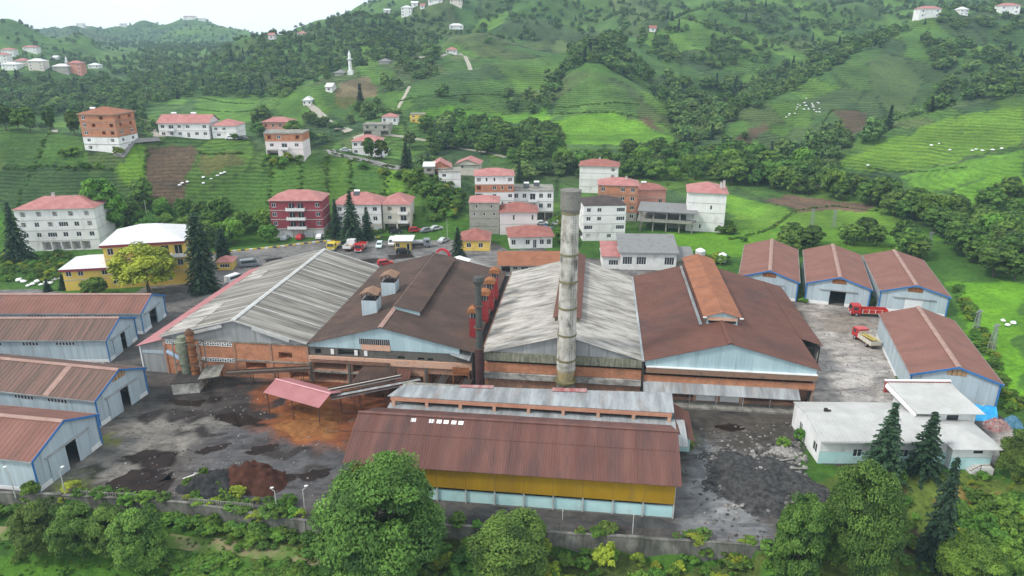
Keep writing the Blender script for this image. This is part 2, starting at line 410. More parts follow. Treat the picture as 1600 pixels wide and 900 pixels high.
def FIELDS(BR, BR2, OLIVE, LIME, DK, MID):
    return [
      ([(232,232),(308,222),(312,238),(285,300),(268,330),(215,312),(222,285)], BR, 0.5),
      ([(312,240),(378,240),(375,262),(330,268),(308,262)], OLIVE, 0.4),
      ([(0,205),(75,205),(65,230),(40,290),(0,300)], MID, 0.5),
      ([(80,208),(130,215),(140,262),(40,292),(62,235)], (0.060,0.140,0.024), 0.5),
      ([(0,255),(180,262),(190,330),(150,335),(0,330)], DK, 0.8),
      ([(215,218),(240,225),(225,280),(195,285),(182,265)], LIME, 0.6),
      ([(425,250),(505,240),(508,320),(420,320)], (0.070,0.160,0.024), 0.45),
      ([(508,242),(545,248),(545,310),(510,310)], (0.075,0.172,0.022), 0.45),
      ([(547,248),(600,258),(602,300),(548,298)], (0.058,0.140,0.024), 0.45),
      ([(603,260),(635,268),(632,305),(604,300)], LIME, 0.3),
      ([(530,130),(570,118),(592,135),(588,152),(525,152)], (0.16,0.13,0.08), 0.2),
      ([(522,152),(560,152),(545,170),(525,165)], (0.12,0.13,0.04), 0.2),
      ([(310,150),(400,158),(395,190),(300,190)], (0.08,0.19,0.022), 0.3),
      ([(205,145),(290,150),(285,165),(225,160)], (0.09,0.20,0.03), 0.3),
      ([(640,175),(700,165),(860,165),(855,185),(700,190)], (0.085,0.22,0.02), 0.3),
      ([(840,185),(925,175),(1000,190),(1055,215),(1040,228),(880,225)], (0.10,0.245,0.02), 0.5),
      ([(860,190),(875,150),(925,118),(975,140),(1000,170),(990,185),(925,175)], (0.075,0.165,0.03), 1.0),
      ([(990,182),(1020,185),(1035,205),(1010,198)], BR2, 0.2),
      ([(1300,172),(1350,175),(1360,195),(1340,208),(1320,200)], BR2, 0.3),
      ([(1150,212),(1195,190),(1200,200),(1160,230)], BR2, 0.3),
      ([(1195,312),(1240,306),(1370,320),(1365,328),(1250,330)], (0.15,0.10,0.075), 0.2),
      ([(1140,305),(1240,330),(1370,328),(1470,375),(1380,395),(1250,390),(1150,375)], LIME, 0.3),
      ([(1280,262),(1400,215),(1500,180),(1600,165),(1600,225),(1480,255),(1400,270)], (0.105,0.225,0.022), 1.0),
      ([(1410,275),(1600,235),(1600,262),(1500,290),(1430,300)], (0.10,0.25,0.022), 0.8),
      ([(1480,300),(1600,262),(1600,320),(1500,320)], (0.10,0.25,0.02), 0.6),
      ([(1485,440),(1600,440),(1600,640),(1560,620),(1515,520)], (0.125,0.30,0.018), 0.0),
      ([(980,372),(1120,360),(1200,385),(1160,400),(1000,395)], (0.115,0.27,0.02), 0.0),
      ([(1130,300),(1200,320),(1180,340),(1130,330)], (0.10,0.24,0.02), 0.1),
      ([(0,862),(60,845),(250,862),(262,905),(0,905)], (0.085,0.205,0.022), 0.0),
      ([(1290,735),(1430,738),(1600,755),(1600,900),(1250,900),(1240,850)], (0.105,0.150,0.030), 0.0), ([(1480,760),(1560,770),(1540,800),(1470,790)], (0.20,0.15,0.05), 0.0), ([(1390,770),(1430,770),(1430,850),(1390,850)], (0.07,0.06,0.035), 0.0),
      ([(300,815),(480,838),(680,850),(1200,880),(1200,905),(600,900),(470,870),(300,840)], (0.085,0.120,0.030), 0.0),
    ]
ground = build_ground()
# ------------------------------------------------------------------ shared materials
m_asb = M('asbestos_sheet', (0.115,0.103,0.088), (0.35,0.33,0.295), scale=0.5, stretch=(0.10,2.2,0.1), p=(0.38,0.64), dirt=(0.10,0.09,0.08), dscale=0.35, dstretch=(0.25,1.6,0.25), dp=(0.48,0.76), rough=0.9, rib=('Y', 5.0), rib_amt=0.15)
m_asb2 = M('asbestos_sheet_pale', (0.185,0.170,0.148), (0.43,0.405,0.365), scale=0.6, stretch=(0.35,1.3,0.3), p=(0.34,0.60), dirt=(0.12,0.105,0.085), dscale=0.42, dstretch=(0.3,1.2,0.3), dp=(0.52,0.76), rough=0.9, rib=('Y', 5.0), rib_amt=0.15)
m_bdark = M('dark_brown_sheet', (0.058,0.038,0.030), (0.085,0.055,0.043), scale=0.25, p=(0.3,0.7), dirt=(0.12,0.07,0.052), dscale=0.12, dp=(0.5,0.72), rough=0.7, rib=('Y', 3.0))
m_bred = M('red_brown_sheet', (0.108,0.047,0.034), (0.142,0.064,0.047), scale=0.22, p=(0.3,0.7), dirt=(0.085,0.045,0.038), dscale=0.10, dp=(0.48,0.66), rough=0.65, rib=('Y', 3.0))
m_borange = M('rust_orange_sheet', (0.24,0.095,0.050), (0.30,0.125,0.068), scale=0.3, rough=0.65, rib=('Y', 3.0), dirt=(0.17,0.075,0.05), dscale=0.4)
m_shedroof = M('shed_brown_sheet', (0.180,0.083,0.063), (0.225,0.108,0.083), scale=0.2, rough=0.6, dirt=(0.115,0.072,0.06), dscale=0.35, dstretch=(0.4,1.5,0.4), dp=(0.52,0.8), rib=('Y', 2.0))
m_shedroof2 = M('shed_brown_sheet_weathered', (0.135,0.085,0.068), (0.20,0.115,0.092), scale=0.5, stretch=(0.2,2.0,0.2), rough=0.7, dirt=(0.085,0.068,0.055), dscale=0.6, dstretch=(0.2,2.0,0.2), dp=(0.45,0.7), rib=('Y', 2.0))
m_yroof = M('plum_brown_sheet', (0.125,0.056,0.045), (0.172,0.082,0.066), scale=0.4, stretch=(1.6,0.2,0.2), rough=0.6, dirt=(0.085,0.052,0.048), dscale=0.35, dstretch=(1.5,0.3,0.3), dp=(0.45,0.72))
m_ridge = M('ridge_flashing', (0.27,0.165,0.135), (0.35,0.23,0.19), scale=0.7, rough=0.65)
m_white_flash = M('white_flashing', (0.40,0.40,0.38), (0.54,0.54,0.52), scale=1.2, dirt=(0.28,0.27,0.25), dscale=0.6, rough=0.7)
m_metal = M('blue_grey_sheet', (0.37,0.44,0.48), (0.46,0.535,0.57), scale=0.3, stretch=(1.6,1.6,0.15), dirt=(0.24,0.27,0.27), dscale=0.5, dstretch=(2.2,2.2,0.12), dp=(0.52,0.8), rough=0.55, rib=('X', 1.2))
m_metal_y = M('blue_grey_sheet_side', (0.37,0.44,0.48), (0.46,0.535,0.57), scale=0.3, stretch=(1.6,1.6,0.15), dirt=(0.25,0.27,0.26), dscale=0.5, dstretch=(2.2,2.2,0.12), dp=(0.5,0.8), rough=0.55, rib=('Y', 1.2))
m_teal_metal = M('pale_teal_sheet', (0.33,0.45,0.48), (0.42,0.55,0.58), scale=0.3, stretch=(1.5,1.5,0.2), dirt=(0.22,0.27,0.27), dscale=0.6, dstretch=(2.5,2.5,0.1), dp=(0.55,0.8), rough=0.6, rib=('X', 1.5))
m_grey_metal = M('grey_sheet', (0.27,0.28,0.28), (0.36,0.37,0.37), scale=0.3, stretch=(1.5,1.5,0.2), dirt=(0.20,0.19,0.18), dscale=0.5, dstretch=(2.5,2.5,0.1), rough=0.65, rib=('X', 1.5))
m_galv = M('weathered_zinc', (0.19,0.20,0.205), (0.37,0.39,0.395), scale=0.5, stretch=(1.6,0.25,0.25), dirt=(0.22,0.17,0.15), dscale=0.35, dstretch=(1.3,0.4,0.4), dp=(0.5,0.75), rough=0.5)
m_brick = M('orange_brick', (0.50,0.19,0.090), (0.60,0.27,0.145), brick=1.6, dirt=(0.26,0.14,0.09), dscale=0.35, dp=(0.5,0.78), rough=0.9)
m_brick2 = M('dirty_brick', (0.42,0.21,0.13), (0.54,0.30,0.20), brick=1.6, dirt=(0.20,0.14,0.11), dscale=0.45, dp=(0.45,0.7), rough=0.9)
m_pinkband = M('pink_render', (0.54,0.31,0.21), (0.66,0.43,0.32), scale=0.8, dirt=(0.20,0.13,0.10), dscale=0.8, dp=(0.5,0.75), rough=0.9)
m_conc = M('stained_concrete', (0.21,0.20,0.17), (0.34,0.32,0.28), scale=0.5, dirt=(0.09,0.09,0.075), dscale=0.5, dstretch=(1.5,1.5,0.4), dp=(0.45,0.7), rough=0.9, bump=0.2)
m_conc_dk = M('sooty_concrete', (0.085,0.082,0.075), (0.16,0.15,0.13), scale=0.6, dirt=(0.05,0.05,0.045), dscale=0.6, rough=0.9)
m_concw = M('pale_concrete', (0.46,0.45,0.42), (0.60,0.59,0.56), scale=0.5, dirt=(0.30,0.29,0.26), dscale=0.5, rough=0.85)
m_dark = M('dark_timber', (0.035,0.030,0.027), (0.06,0.05,0.045), rough=0.9)
m_black = M('opening_black', (0.018,0.018,0.018), (0.03,0.03,0.03), rough=0.9)  # shade of gaps, openings and panes put in as near-black colour
m_blue = M('blue_trim', (0.035,0.14,0.36), (0.05,0.18,0.42), rough=0.5)
m_white = M('white_paint', (0.70,0.70,0.69), (0.80,0.80,0.79), scale=0.5, dirt=(0.50,0.49,0.46), dscale=0.4, dstretch=(1.2,1.2,0.35), dp=(0.52,0.8), rough=0.75)
m_rust = M('rusted_steel', (0.20,0.075,0.032), (0.36,0.15,0.06), scale=1.2, dirt=(0.10,0.05,0.035), dscale=1.5, rough=0.85)
m_rust_dk = M('dark_rust', (0.075,0.042,0.032), (0.14,0.075,0.05), scale=1.2, rough=0.85)
m_red = M('red_duct_paint', (0.23,0.025,0.030), (0.31,0.045,0.045), scale=0.8, dirt=(0.13,0.03,0.03), dscale=1.0, rough=0.55)
m_gate_red = M('red_gate_paint', (0.42,0.03,0.05), (0.50,0.05,0.07), rough=0.5)
m_glass = M('dark_glass', (0.025,0.030,0.034), (0.045,0.05,0.055), scale=2.0, rough=0.12, spec=0.6)
m_wood = M('weathered_wood', (0.33,0.20,0.11), (0.44,0.29,0.17), scale=1.0, stretch=(4,4,0.6), rough=0.85)
m_pinkroof = M('pink_metal_roof', (0.33,0.135,0.138), (0.40,0.18,0.18), scale=0.3, rough=0.5, dirt=(0.36,0.15,0.16), dscale=0.3)
m_tile = M('pink_red_roof', (0.33,0.130,0.120), (0.43,0.20,0.18), scale=0.5, rough=0.65, dirt=(0.33,0.16,0.14), dscale=0.35, rib=('X', 2.5))
m_tile2 = M('brick_red_roof', (0.24,0.085,0.070), (0.32,0.13,0.105), scale=0.5, rough=0.65, dirt=(0.24,0.12,0.10), dscale=0.35, rib=('X', 2.5))
m_steel = M('grey_steel', (0.30,0.31,0.32), (0.40,0.41,0.42), rough=0.4, metallic=0.3)
m_rubber = M('tyre_rubber', (0.020,0.020,0.021), (0.03,0.03,0.03), rough=0.85)
# ------------------------------------------------------------------ the factory: everything set out on its own grid
FA = R(6.8); FO = (-69.6, 119.9)
def fw(s, t, z=0.0):
    return (FO[0] + s*math.cos(FA) + t*math.sin(FA), FO[1] - s*math.sin(FA) + t*math.cos(FA), z)
def froot(name, label, cat, s, t, group=None): return thing(name, label, cat, fw(s, t), -FA, group)

def roof_pair(root, w, L, xr, he, hr, mat, pitch=1.1, over=0.5, rib_h=0.05, cap=m_ridge, courses=None, name='roof_slope'):
    """two slopes meeting at x=xr; each slope split into the courses of sheets the photo shows"""
    courses = courses or 1
    dzl = (hr-he)/xr*over; dzr = (hr-he)/(w-xr)*over
    for side in (0, 1):
        for k in range(courses):
            y0 = -over + (L+2*over)*k/courses; y1 = -over + (L+2*over)*(k+1)/courses - (0.03 if courses > 1 else 0)
            mb = MB(); dz = 0.02*(k % 2)
            if side == 0: mb.ribbed((-over,y0,he-dzl+dz), (-over,y1,he-dzl+dz), (xr,y1,hr+dz), (xr,y0,hr+dz), pitch, rib_h)
            else: mb.ribbed((w+over,y0,he-dzr+dz), (w+over,y1,he-dzr+dz), (xr,y1,hr+dz), (xr,y0,hr+dz), pitch, rib_h)
            mb.build(name, mat, root)
    if cap:
        r = MB(); sl = (hr-he)/xr; sr = (hr-he)/(w-xr)
        r.prism([(xr-0.45, hr-0.45*sl+0.08), (xr, hr+0.10), (xr+0.45, hr-0.45*sr+0.08), (xr+0.45, hr-0.45*sr+0.16), (xr, hr+0.19), (xr-0.45, hr-0.45*sl+0.16)], -over-0.03, L+over+0.03)
        r.build('ridge_cap', cap, root)
def facade(mb, o, u, n, W, Z0, Z1, ops, depth=0.18):
    """wall sheet with real openings: o corner, u along, n outward; ops (u0,u1,z0,z1[,depth])"""
    xs = sorted({0.0, W, *[a for q in ops for a in q[:2]]}); zs = sorted({Z0, Z1, *[a for q in ops for a in q[2:4]]})
    P = lambda a, z, k=0.0: (o[0]+u[0]*a-n[0]*k, o[1]+u[1]*a-n[1]*k, z)
    for x0, x1 in zip(xs[:-1], xs[1:]):
        for z0, z1 in zip(zs[:-1], zs[1:]):
            cx, cz = (x0+x1)/2, (z0+z1)/2
            if any(q[0] < cx < q[1] and q[2] < cz < q[3] for q in ops): continue
            mb.poly([P(x0,z0), P(x1,z0), P(x1,z1), P(x0,z1)])
    for q in ops:
        a, b, c, d = q[:4]; k = q[4] if len(q) > 4 and q[4] else depth
        mb.poly([P(a,c), P(a,c,k), P(b,c,k), P(b,c)]); mb.poly([P(a,d), P(b,d), P(b,d,k), P(a,d,k)])
        mb.poly([P(a,c), P(a,d), P(a,d,k), P(a,c,k)]); mb.poly([P(b,c), P(b,c,k), P(b,d,k), P(b,d)])
        mb.poly([P(a,c,k), P(a,d,k), P(b,d,k), P(b,c,k)])
    return mb

HE, HR, HL = 7.8, 11.7, 44.0
def lattice(root, x0, x1, z0, z1, n):
    mb = MB(); mb.box(x0, x1, -0.10, -0.02, z0, z0+0.10); mb.box(x0, x1, -0.10, -0.02, z1-0.10, z1); zm = (z0+z1)/2
    for i in range(n+1):
        x = x0+(x1-x0)*i/n; mb.box(x-0.07, x+0.07, -0.095, -0.015, z0+0.1, z1-0.1)
        if i < n: mb.box(x+0.07, x+(x1-x0)/n-0.07, -0.09, -0.02, zm-0.05+0.12*(i % 2), zm+0.05+0.12*(i % 2))
    back = MB(); back.box(x0, x1, -0.014, 0.0, z0, z1); lt = mb.build('block_screen', m_white, root); back.build('shade_backing', m_black, lt)  # black backing sheet paints the shade behind the screen
# --- hall A: pale asbestos roof, left
hA = froot('factory_hall', 'wide factory hall with streaked pale grey roof and orange brick front, leftmost of the four', 'factory hall', 5, 0, 'adjoining factory halls')
W, XR = 28.0, 14.6
facade(MB(), (0,0), (1,0), (0,-1), W, 0, 7.1, [(22.2,24.8,4.3,5.6,2.0), (15.6,19.6,1.9,3.2,2.5), (24.0,27.6,0.4,2.6,2.5)]).build('front_wall', m_brick, hA)
b = MB(); b.box(0.01, 0.3, 0.2, HL, 0, HE-0.1); b.box(0, W, HL-0.3, HL-0.01, 0, HE-0.1); b.build('side_wall', m_conc, hA)
for x in (0.15, 6.9, 13.8, 20.8, 27.8):
    q = MB(); q.box(x-0.18, x+0.18, -0.14, 0.05, 0, 7.2); q.build('column', m_brick2, hA)
q = MB(); q.box(-0.1, W, -0.16, 0.04, 7.12, 7.36); q.build('ring_beam', m_conc, hA)
q = MB(); q.box(13.6, W, -0.16, 0.03, 3.5, 3.75); q.build('ring_beam', m_conc, hA)
q = MB(); q.prism([(0.2,7.37),(W-0.1,7.37),(W-0.1,HE-0.05),(XR,HR-0.12),(0.2,HE-0.05)], 0.0, 0.12); q.build('gable', m_grey_metal, hA)
lattice(hA, 0.3, 3.9, 6.2, 7.05, 9); lattice(hA, 7.2, 13.4, 6.2, 7.05, 13); lattice(hA, 7.2, 13.5, 3.0, 3.8, 13)
roof_pair(hA, W, HL, XR, HE, HR, m_asb, pitch=1.1, courses=6, cap=m_white_flash)
for k in range(1, 7):
    for sd in (0, 1):
        if sd == 0 and k in (3, 5): continue
        y = -0.5+(HL+1.0)*k/6.0-(0.3 if k == 6 else 0.0); xe, ze = (0.2, HE+0.05) if sd == 0 else (W-0.2, HE+0.05); q = MB(); a_, b_ = (xe, ze+0.10), (XR, HR+0.10)
        q.hexa([(a_[0],y-0.12,a_[1]-0.05),(a_[0],y+0.12,a_[1]-0.05),(b_[0],y+0.12,b_[1]-0.05),(b_[0],y-0.12,b_[1]-0.05)], [(a_[0],y-0.12,a_[1]+0.02),(a_[0],y+0.12,a_[1]+0.02),(b_[0],y+0.12,b_[1]+0.02),(b_[0],y-0.12,b_[1]+0.02)]); q.build('course_strip', m_white_flash, hA)
for k, (y0_, y1_) in enumerate(((0.2, 6.6), (7.4, 13.9), (29.0, 36.0))):
    q = MB(); q.ribbed((0.3,y0_,HE+0.16), (0.3,y1_,HE+0.16), (5.8-k*0.6,y1_-0.4,HE+(HR-HE)*(5.8-k*0.6)/XR+0.08), (6.6-k*0.6,y0_+0.2,HE+(HR-HE)*(6.6-k*0.6)/XR+0.08), 1.1, 0.04); q.build('glare_sheet', m_asb2, hA)  # paler sheets paint the bright reflection on the left slope
q = MB(); q.prism([(0.0,HE-0.15),(XR,HR-0.15),(W,HE-0.15),(W,HE+0.08),(XR,HR+0.08),(0.0,HE+0.08)], -0.62, -0.53); q.build('barge_board', m_white_flash, hA)
for x, z in ((9.0, 9.6), (21.5, 9.3)):
    q = MB(); q.bar((x-3.4, -0.72, z-(0.95 if x < 14 else -1.05)), (x+3.4, -0.72, z+(0.95 if x < 14 else -1.05)), 0.12, 0.55); q.build('barge_patch', m_white_flash, hA)
# lean-to along its left side
q = MB(); q.prism([(-5.0,0),(0,0),(0,7.0),(-5.0,5.55)], 0.25, 0.35); q.build('lean_to_front', m_grey_metal, hA)
q = MB(); q.box(-5.0, -4.85, 0.35, HL, 0, 5.5); q.build('lean_to_wall', m_metal_y, hA)
q = MB(); q.box(-5.12, -4.86, 0.1, 0.24, 0, 5.5); q.build('corner_trim', m_white, hA)
q = MB(); q.ribbed((-5.5,-0.3,5.42), (-5.5,HL+1,5.42), (0.4,HL+1,7.18), (0.4,-0.3,7.18), 1.0); q.build('lean_to_roof', m_pinkroof, hA)
q = MB(); q.box(-4.7, -0.4, 0.16, 0.245, 3.9, 4.5); q.build('wall_panel', m_metal, hA)
# --- hall B: dark brown roof with ridge monitor
hB = froot('factory_hall', 'factory hall with dark brown roof, raised ridge monitor and pale blue gable', 'factory hall', 33, 0, 'adjoining factory halls')
W, XR = 30.0, 13.8
q = MB(); q.prism([(0.1,7.05),(W-2.2,7.05),(W-2.2,8.0),(XR,11.45),(0.1,7.75)], 0.0, 0.12); q.build('gable', m_teal_metal, hB)
q = MB(); q.box(9.7, 15.2, -0.06, -0.005, 8.05, 9.1); q.build('vent_screen', m_dark, hB)
for k in range(14):
    q = MB(); x = 9.9+k*0.385; q.box(x, x+0.1, -0.10, -0.062, 8.05, 9.1); q.build('vent_bar', m_steel, hB)
q = MB(); q.box(10.0, 15.3, -0.08, -0.004, 6.9, 8.02); q.build('brick_patch', m_pinkband, hB)
facade(MB(), (0,0.06), (1,0), (0,-1), W, 5.35, 7.05, [(1.2,2.4,5.6,6.7,1.5),(5.5,9.5,5.6,6.8,1.5),(16.5,17.8,5.45,5.95,1.0),(20.2,21.4,5.45,5.95,1.0),(22,23,5.45,5.9,1.0)]).build('upper_wall', m_conc_dk, hB)
for x in (4.2, 8.6, 10.4):
    q = MB(); q.box(x, x+0.6, -0.05, 0.04, 5.75, 6.75); q.build('shutter', m_white, hB)
q = MB(); q.box(0, W, -0.25, 0.06, 4.1, 5.34); q.build('spandrel', m_pinkband, hB)
q = MB(); q.tube((0.3,-0.45,4.7), (15.2,-0.45,4.7), 0.09); q.tube((0.3,-0.45,4.4), (15.2,-0.45,4.4), 0.06); q.build('pipe', m_rust_dk, hB)
facade(MB(), (0,0.05), (1,0), (0,-1), W, 0, 4.1, [(0.6,6.8,2.6,3.9,3.0),(0.6,6.8,0.2,2.0,3.0),(8,13.5,2.4,3.8,3.0),(8,13.5,0.1,1.9,3.0),(15.5,21,0.1,2.2,3.0),(22,29,0.1,2.8,3.0)]).build('lower_wall', m_brick2, hB)
q = MB(); q.box(0.0, 14.5, -0.22, 0.04, 2.05, 2.35); q.build('ring_beam', m_conc, hB)
for x in (0.2, 7.4, 14.6, 21.6, 29.6):
    q = MB(); q.box(x-0.2, x+0.2, -0.30, -0.02, 0, 4.09); q.build('column', m_conc_dk, hB)
b = MB(); b.box(W-0.3, W-0.01, 0.2, HL, 0, HE-0.3); b.box(0, W, HL-0.3, HL-0.01, 0, HE-0.1); b.build('side_wall', m_conc, hB)
roof_pair(hB, W, HL, XR, HE, 11.6, m_bdark, pitch=1.1)
q = MB(); x0, x1, y0, y1 = XR+0.1, XR+4.9, 8.6, 42.5
q.prism([(x0,10.6),(x1,9.4),(x1,11.35),(x0,12.25)], y0, y0+0.15); q.build('monitor_end', m_teal_metal, hB)
q = MB(); q.ribbed((x1+0.35,y0-0.3,11.32), (x1+0.35,y1,11.32), (x0-0.35,y1,12.36), (x0-0.35,y0-0.3,12.36), 1.1); q.build('monitor_roof', m_bdark, hB)
q = MB(); q.box(x1-0.12, x1, y0+0.15, y1, 9.3, 10.05); q.build('monitor_sill', m_rust_dk, hB)
q = MB(); q.box(x1-0.3, x1-0.2, y0+0.15, y1, 10.05, 11.3); q.build('monitor_glazing', m_black, hB)
for k in range(18):
    q = MB(); y = y0+0.3+k*1.93; q.box(x1-0.14, x1-0.02, y, y+0.12, 10.05, 11.28); q.build('monitor_post', m_rust_dk, hB)
q = MB(); q.box(x0-0.05, x0+0.06, y0+0.15, y1, 11.4, 12.3); q.build('monitor_upstand', m_ridge, hB)
q = MB(); q.ribbed((W-3.8,-0.7,7.2), (W-3.8,5.2,7.5), (W-0.2,5.2,7.1), (W-0.2,-1.6,6.6), 0.9); q.build('porch_roof', m_galv, hB)
q = MB(); q.box(W-3.2, W-0.3, -1.3, -0.32, 3.6, 4.0); q.box(W-3.3, W-3.1, -1.35, -1.2, 0, 3.6); q.box(W-0.5, W-0.3, -1.35, -1.2, 0, 3.6); q.box(W-3.3, W-0.3, -1.36, -1.28, 4.0, 5.1); q.build('loading_balcony', m_rust, hB)
# vents on hall B: two pale boxes with rusty caps
m_capb = M('tan_rusty_cap', (0.20,0.115,0.075), (0.29,0.18,0.12), scale=1.0, dirt=(0.13,0.08,0.055), dscale=1.0, rough=0.85)
def roof_vent(s, t, z0, h, a, label):
    r = thing('roof_vent', label, 'roof vent', fw(s, t, z0), -FA, 'box vents on the dark roof')
    q = MB(); q.box(-a, a, -a, a, -0.9, h); q.build('shaft', m_metal, r)
    q = MB(); q.box(-a+0.12, a-0.12, -a+0.12, a-0.12, h+0.001, h+0.04); q.build('opening', m_black, r)
    for sx in (-1, 1):
        for sy in (-1, 1):
            q = MB(); q.box(sx*(a-0.1)-0.06, sx*(a-0.1)+0.06, sy*(a-0.1)-0.06, sy*(a-0.1)+0.06, h, h+1.25); q.build('post', m_rust_dk, r)
    q = MB(); q.tube((0,0,h), (0,0,h+1.4), 0.10); q.build('stem', m_rust_dk, r)
    for sx in (-1, 1):
        q = MB(); q.slab([(0,-a-0.25,h+1.95),(sx*(a+0.25),-a-0.25,h+1.25),(sx*(a+0.25),a+0.25,h+1.25),(0,a+0.25,h+1.95)] if sx > 0 else [(sx*(a+0.25),-a-0.25,h+1.25),(0,-a-0.25,h+1.95),(0,a+0.25,h+1.95),(sx*(a+0.25),a+0.25,h+1.25)], 0.06); q.build('cap_sheet', m_capb, r)
roof_vent(42.0, 10.0, 10.1, 2.9, 1.45, 'nearer of two pale blue box vents with rusty cap on the dark roof')
roof_vent(42.8, 20.0, 10.2, 2.9, 1.45, 'farther of two pale blue box vents with rusty cap on the dark roof')
# red flues in the valley between halls B and C
def red_flue(s, t, h, label):
    r = thing('red_flue', label, 'flue', fw(s, t, 7.2), -FA, 'red flues between the halls')
    q = MB(); q.box(-0.75, 0.75, -0.75, 0.75, 0, h); q.build('shaft', m_red, r)
    q = MB(); q.box(-0.55, 0.55, -0.82, -0.752, h-0.1, h+1.1); q.box(-0.6,0.6,-0.6,0.6,h+0.01,h+1.1); q.build('louvre', m_dark, r)
    for k in (-1, 0, 1):
        q = MB(); q.box(k*0.5-0.05, k*0.5+0.05, -0.9, -0.822, h-0.1, h+1.1); q.build('bar', m_galv, r)
    q = MB(); n = 7; pts = [(1.15*math.cos(math.pi*i/(n-1)), h+1.05+0.85*math.sin(math.pi*i/(n-1))) for i in range(n)]
    q.prism(pts, -1.15, 1.15); q.build('hood', m_rust, r)
    q = MB(); q.box(-0.85, 0.85, -0.85, 0.85, 0.9, 1.0); q.box(-0.82, 0.82, -0.82, 0.82, h*0.6, h*0.6+0.08); q.build('flange', m_red, r)
for s, t, h, lb in ((62.4, 6.2, 4.6, 'small-hooded red flue nearest the dark steel stack'), (63.0, 14.5, 4.9, 'second red flue along the valley gutter, under an orange rusty hood'),
                    (63.1, 21.0, 5.0, 'third red flue along the valley gutter, with a rusty hood'), (63.1, 27.5, 5.0, 'farthest red flue, beside the long low brown roof')):
    red_flue(s, t, h, lb)
# gutter walkway beside hall C
q = MB(); q.box(0, 1.9, 0.3, HL, 6.7, 6.85); q.box(0.05, 0.2, 0.3, HL, 6.86, 7.5); r = froot('gutter_walkway', 'dark gutter walkway with pipe rail between the brown and white halls', 'walkway', 63.15, 0)
q.build('trough', m_dark, r)
for k in range(12):
    q = MB(); q.box(1.55, 1.63, 1+k*3.8, 1.08+k*3.8, 6.86, 7.9); q.build('rail_post', m_rust, r)
for z in (7.35, 7.85):
    q = MB(); q.tube((1.59, 0.5, z), (1.59, HL, z), 0.06); q.build('rail', m_rust, r)
# slim dark steel stack
r = froot('steel_stack', 'slim dark steel stack with square cap between the brown and white halls', 'stack', 64.6, -1.6)
q = MB(); q.tube((0,0,0), (0,0,9.2), 0.78, 0.78, 14); q.build('lower_tube', M('maroon_steel', (0.055,0.028,0.028), (0.085,0.042,0.04), rough=0.6), r, smooth=False)
q = MB(); q.tube((0,0,9.2), (0,0,20.6), 0.62, 0.52, 14); q.build('upper_tube', M('green_black_steel', (0.055,0.060,0.055), (0.085,0.085,0.078), scale=1.0, rough=0.7), r)
q = MB(); q.tube((0,0,20.6), (0,0,21.5), 0.52, 0.95, 14); q.tube((0,0,21.5), (0,0,22.1), 0.95, 0.8, 14); q.build('cap', M('green_black_steel', (0,0,0)), r)
for z in (9.1, 13.0, 17.0):
    q = MB(); q.tube((0,0,z), (0,0,z+0.14), 0.92, 0.92, 14); q.build('flange', m_rust_dk, r)
# --- hall C: whitish roof split by a brown monitor, behind the chimney
hC = froot('factory_hall', 'factory hall with whitish asbestos roof right behind the tall concrete chimney', 'factory hall', 65.2, 0, 'adjoining factory halls')
W, XR = 27.3, 14.1
q = MB(); q.prism([(0.1,7.85),(W-0.1,7.85),(XR,HR-0.1)], 0.0, 0.12); q.build('gable', m_grey_metal, hC)
q = MB(); q.box(0, W, -0.45, 0.05, 6.35, 7.84); q.build('fascia', M('mossy_concrete', (0.20,0.20,0.14), (0.31,0.30,0.24), scale=0.8, dirt=(0.10,0.11,0.07), dscale=0.8, dstretch=(3,3,0.5), dp=(0.42,0.65), rough=0.9), hC)
q = MB(); q.box(0, W, 0.6, 0.7, 5.75, 6.35); q.build('window_band', m_black, hC)
q = MB(); q.box(0, W, 0.0, 0.3, 4.0, 5.75); q.build('spandrel', m_brick, hC)
q = MB(); q.box(-0.1, W, -0.5, 0.0, 2.9, 3.95); q.build('ledge', M('flaking_plaster', (0.26,0.25,0.23), (0.50,0.47,0.43), scale=0.7, stretch=(0.6,1,1.6), p=(0.4,0.6), dirt=(0.09,0.08,0.075), dscale=0.9, rough=0.9), hC)
q = MB(); q.box(0, W, 0.1, 0.4, 0, 2.85); q.build('lower_wall', m_brick2, hC)
b = MB(); b.box(0.01, 0.3, 0.4, HL, 0, HE-0.2); b.box(0, W, HL-0.3, HL-0.01, 0, HE-0.1); b.build('side_wall', m_conc, hC)
roof_pair(hC, W, HL, XR, HE, HR, m_asb2, pitch=1.1, courses=5, cap=None)
y0, y1 = 7.2, 46.0
q = MB(); q.box(XR-2.3, XR+2.1, y0, y1, 10.2, 12.0); q.build('monitor_wall', M('mossy_dark_wall', (0.10,0.095,0.06), (0.17,0.16,0.10), scale=0.8, rough=0.9), hC)
q = MB(); q.ribbed((XR-2.6,y0-0.2,11.9), (XR-2.6,y1,11.9), (XR,y1,12.7), (XR,y0-0.2,12.7), 1.1); q.build('monitor_roof', m_bred, hC)
q = MB(); q.ribbed((XR+2.5,y0-0.2,11.9), (XR+2.5,y1,11.9), (XR,y1,12.7), (XR,y0-0.2,12.7), 1.1); q.build('monitor_roof', m_bred, hC)
q = MB(); q.box(W-0.1, W+0.3, -0.6, HL, HE-0.15, HE+0.1); q.build('gutter', m_galv, hC)
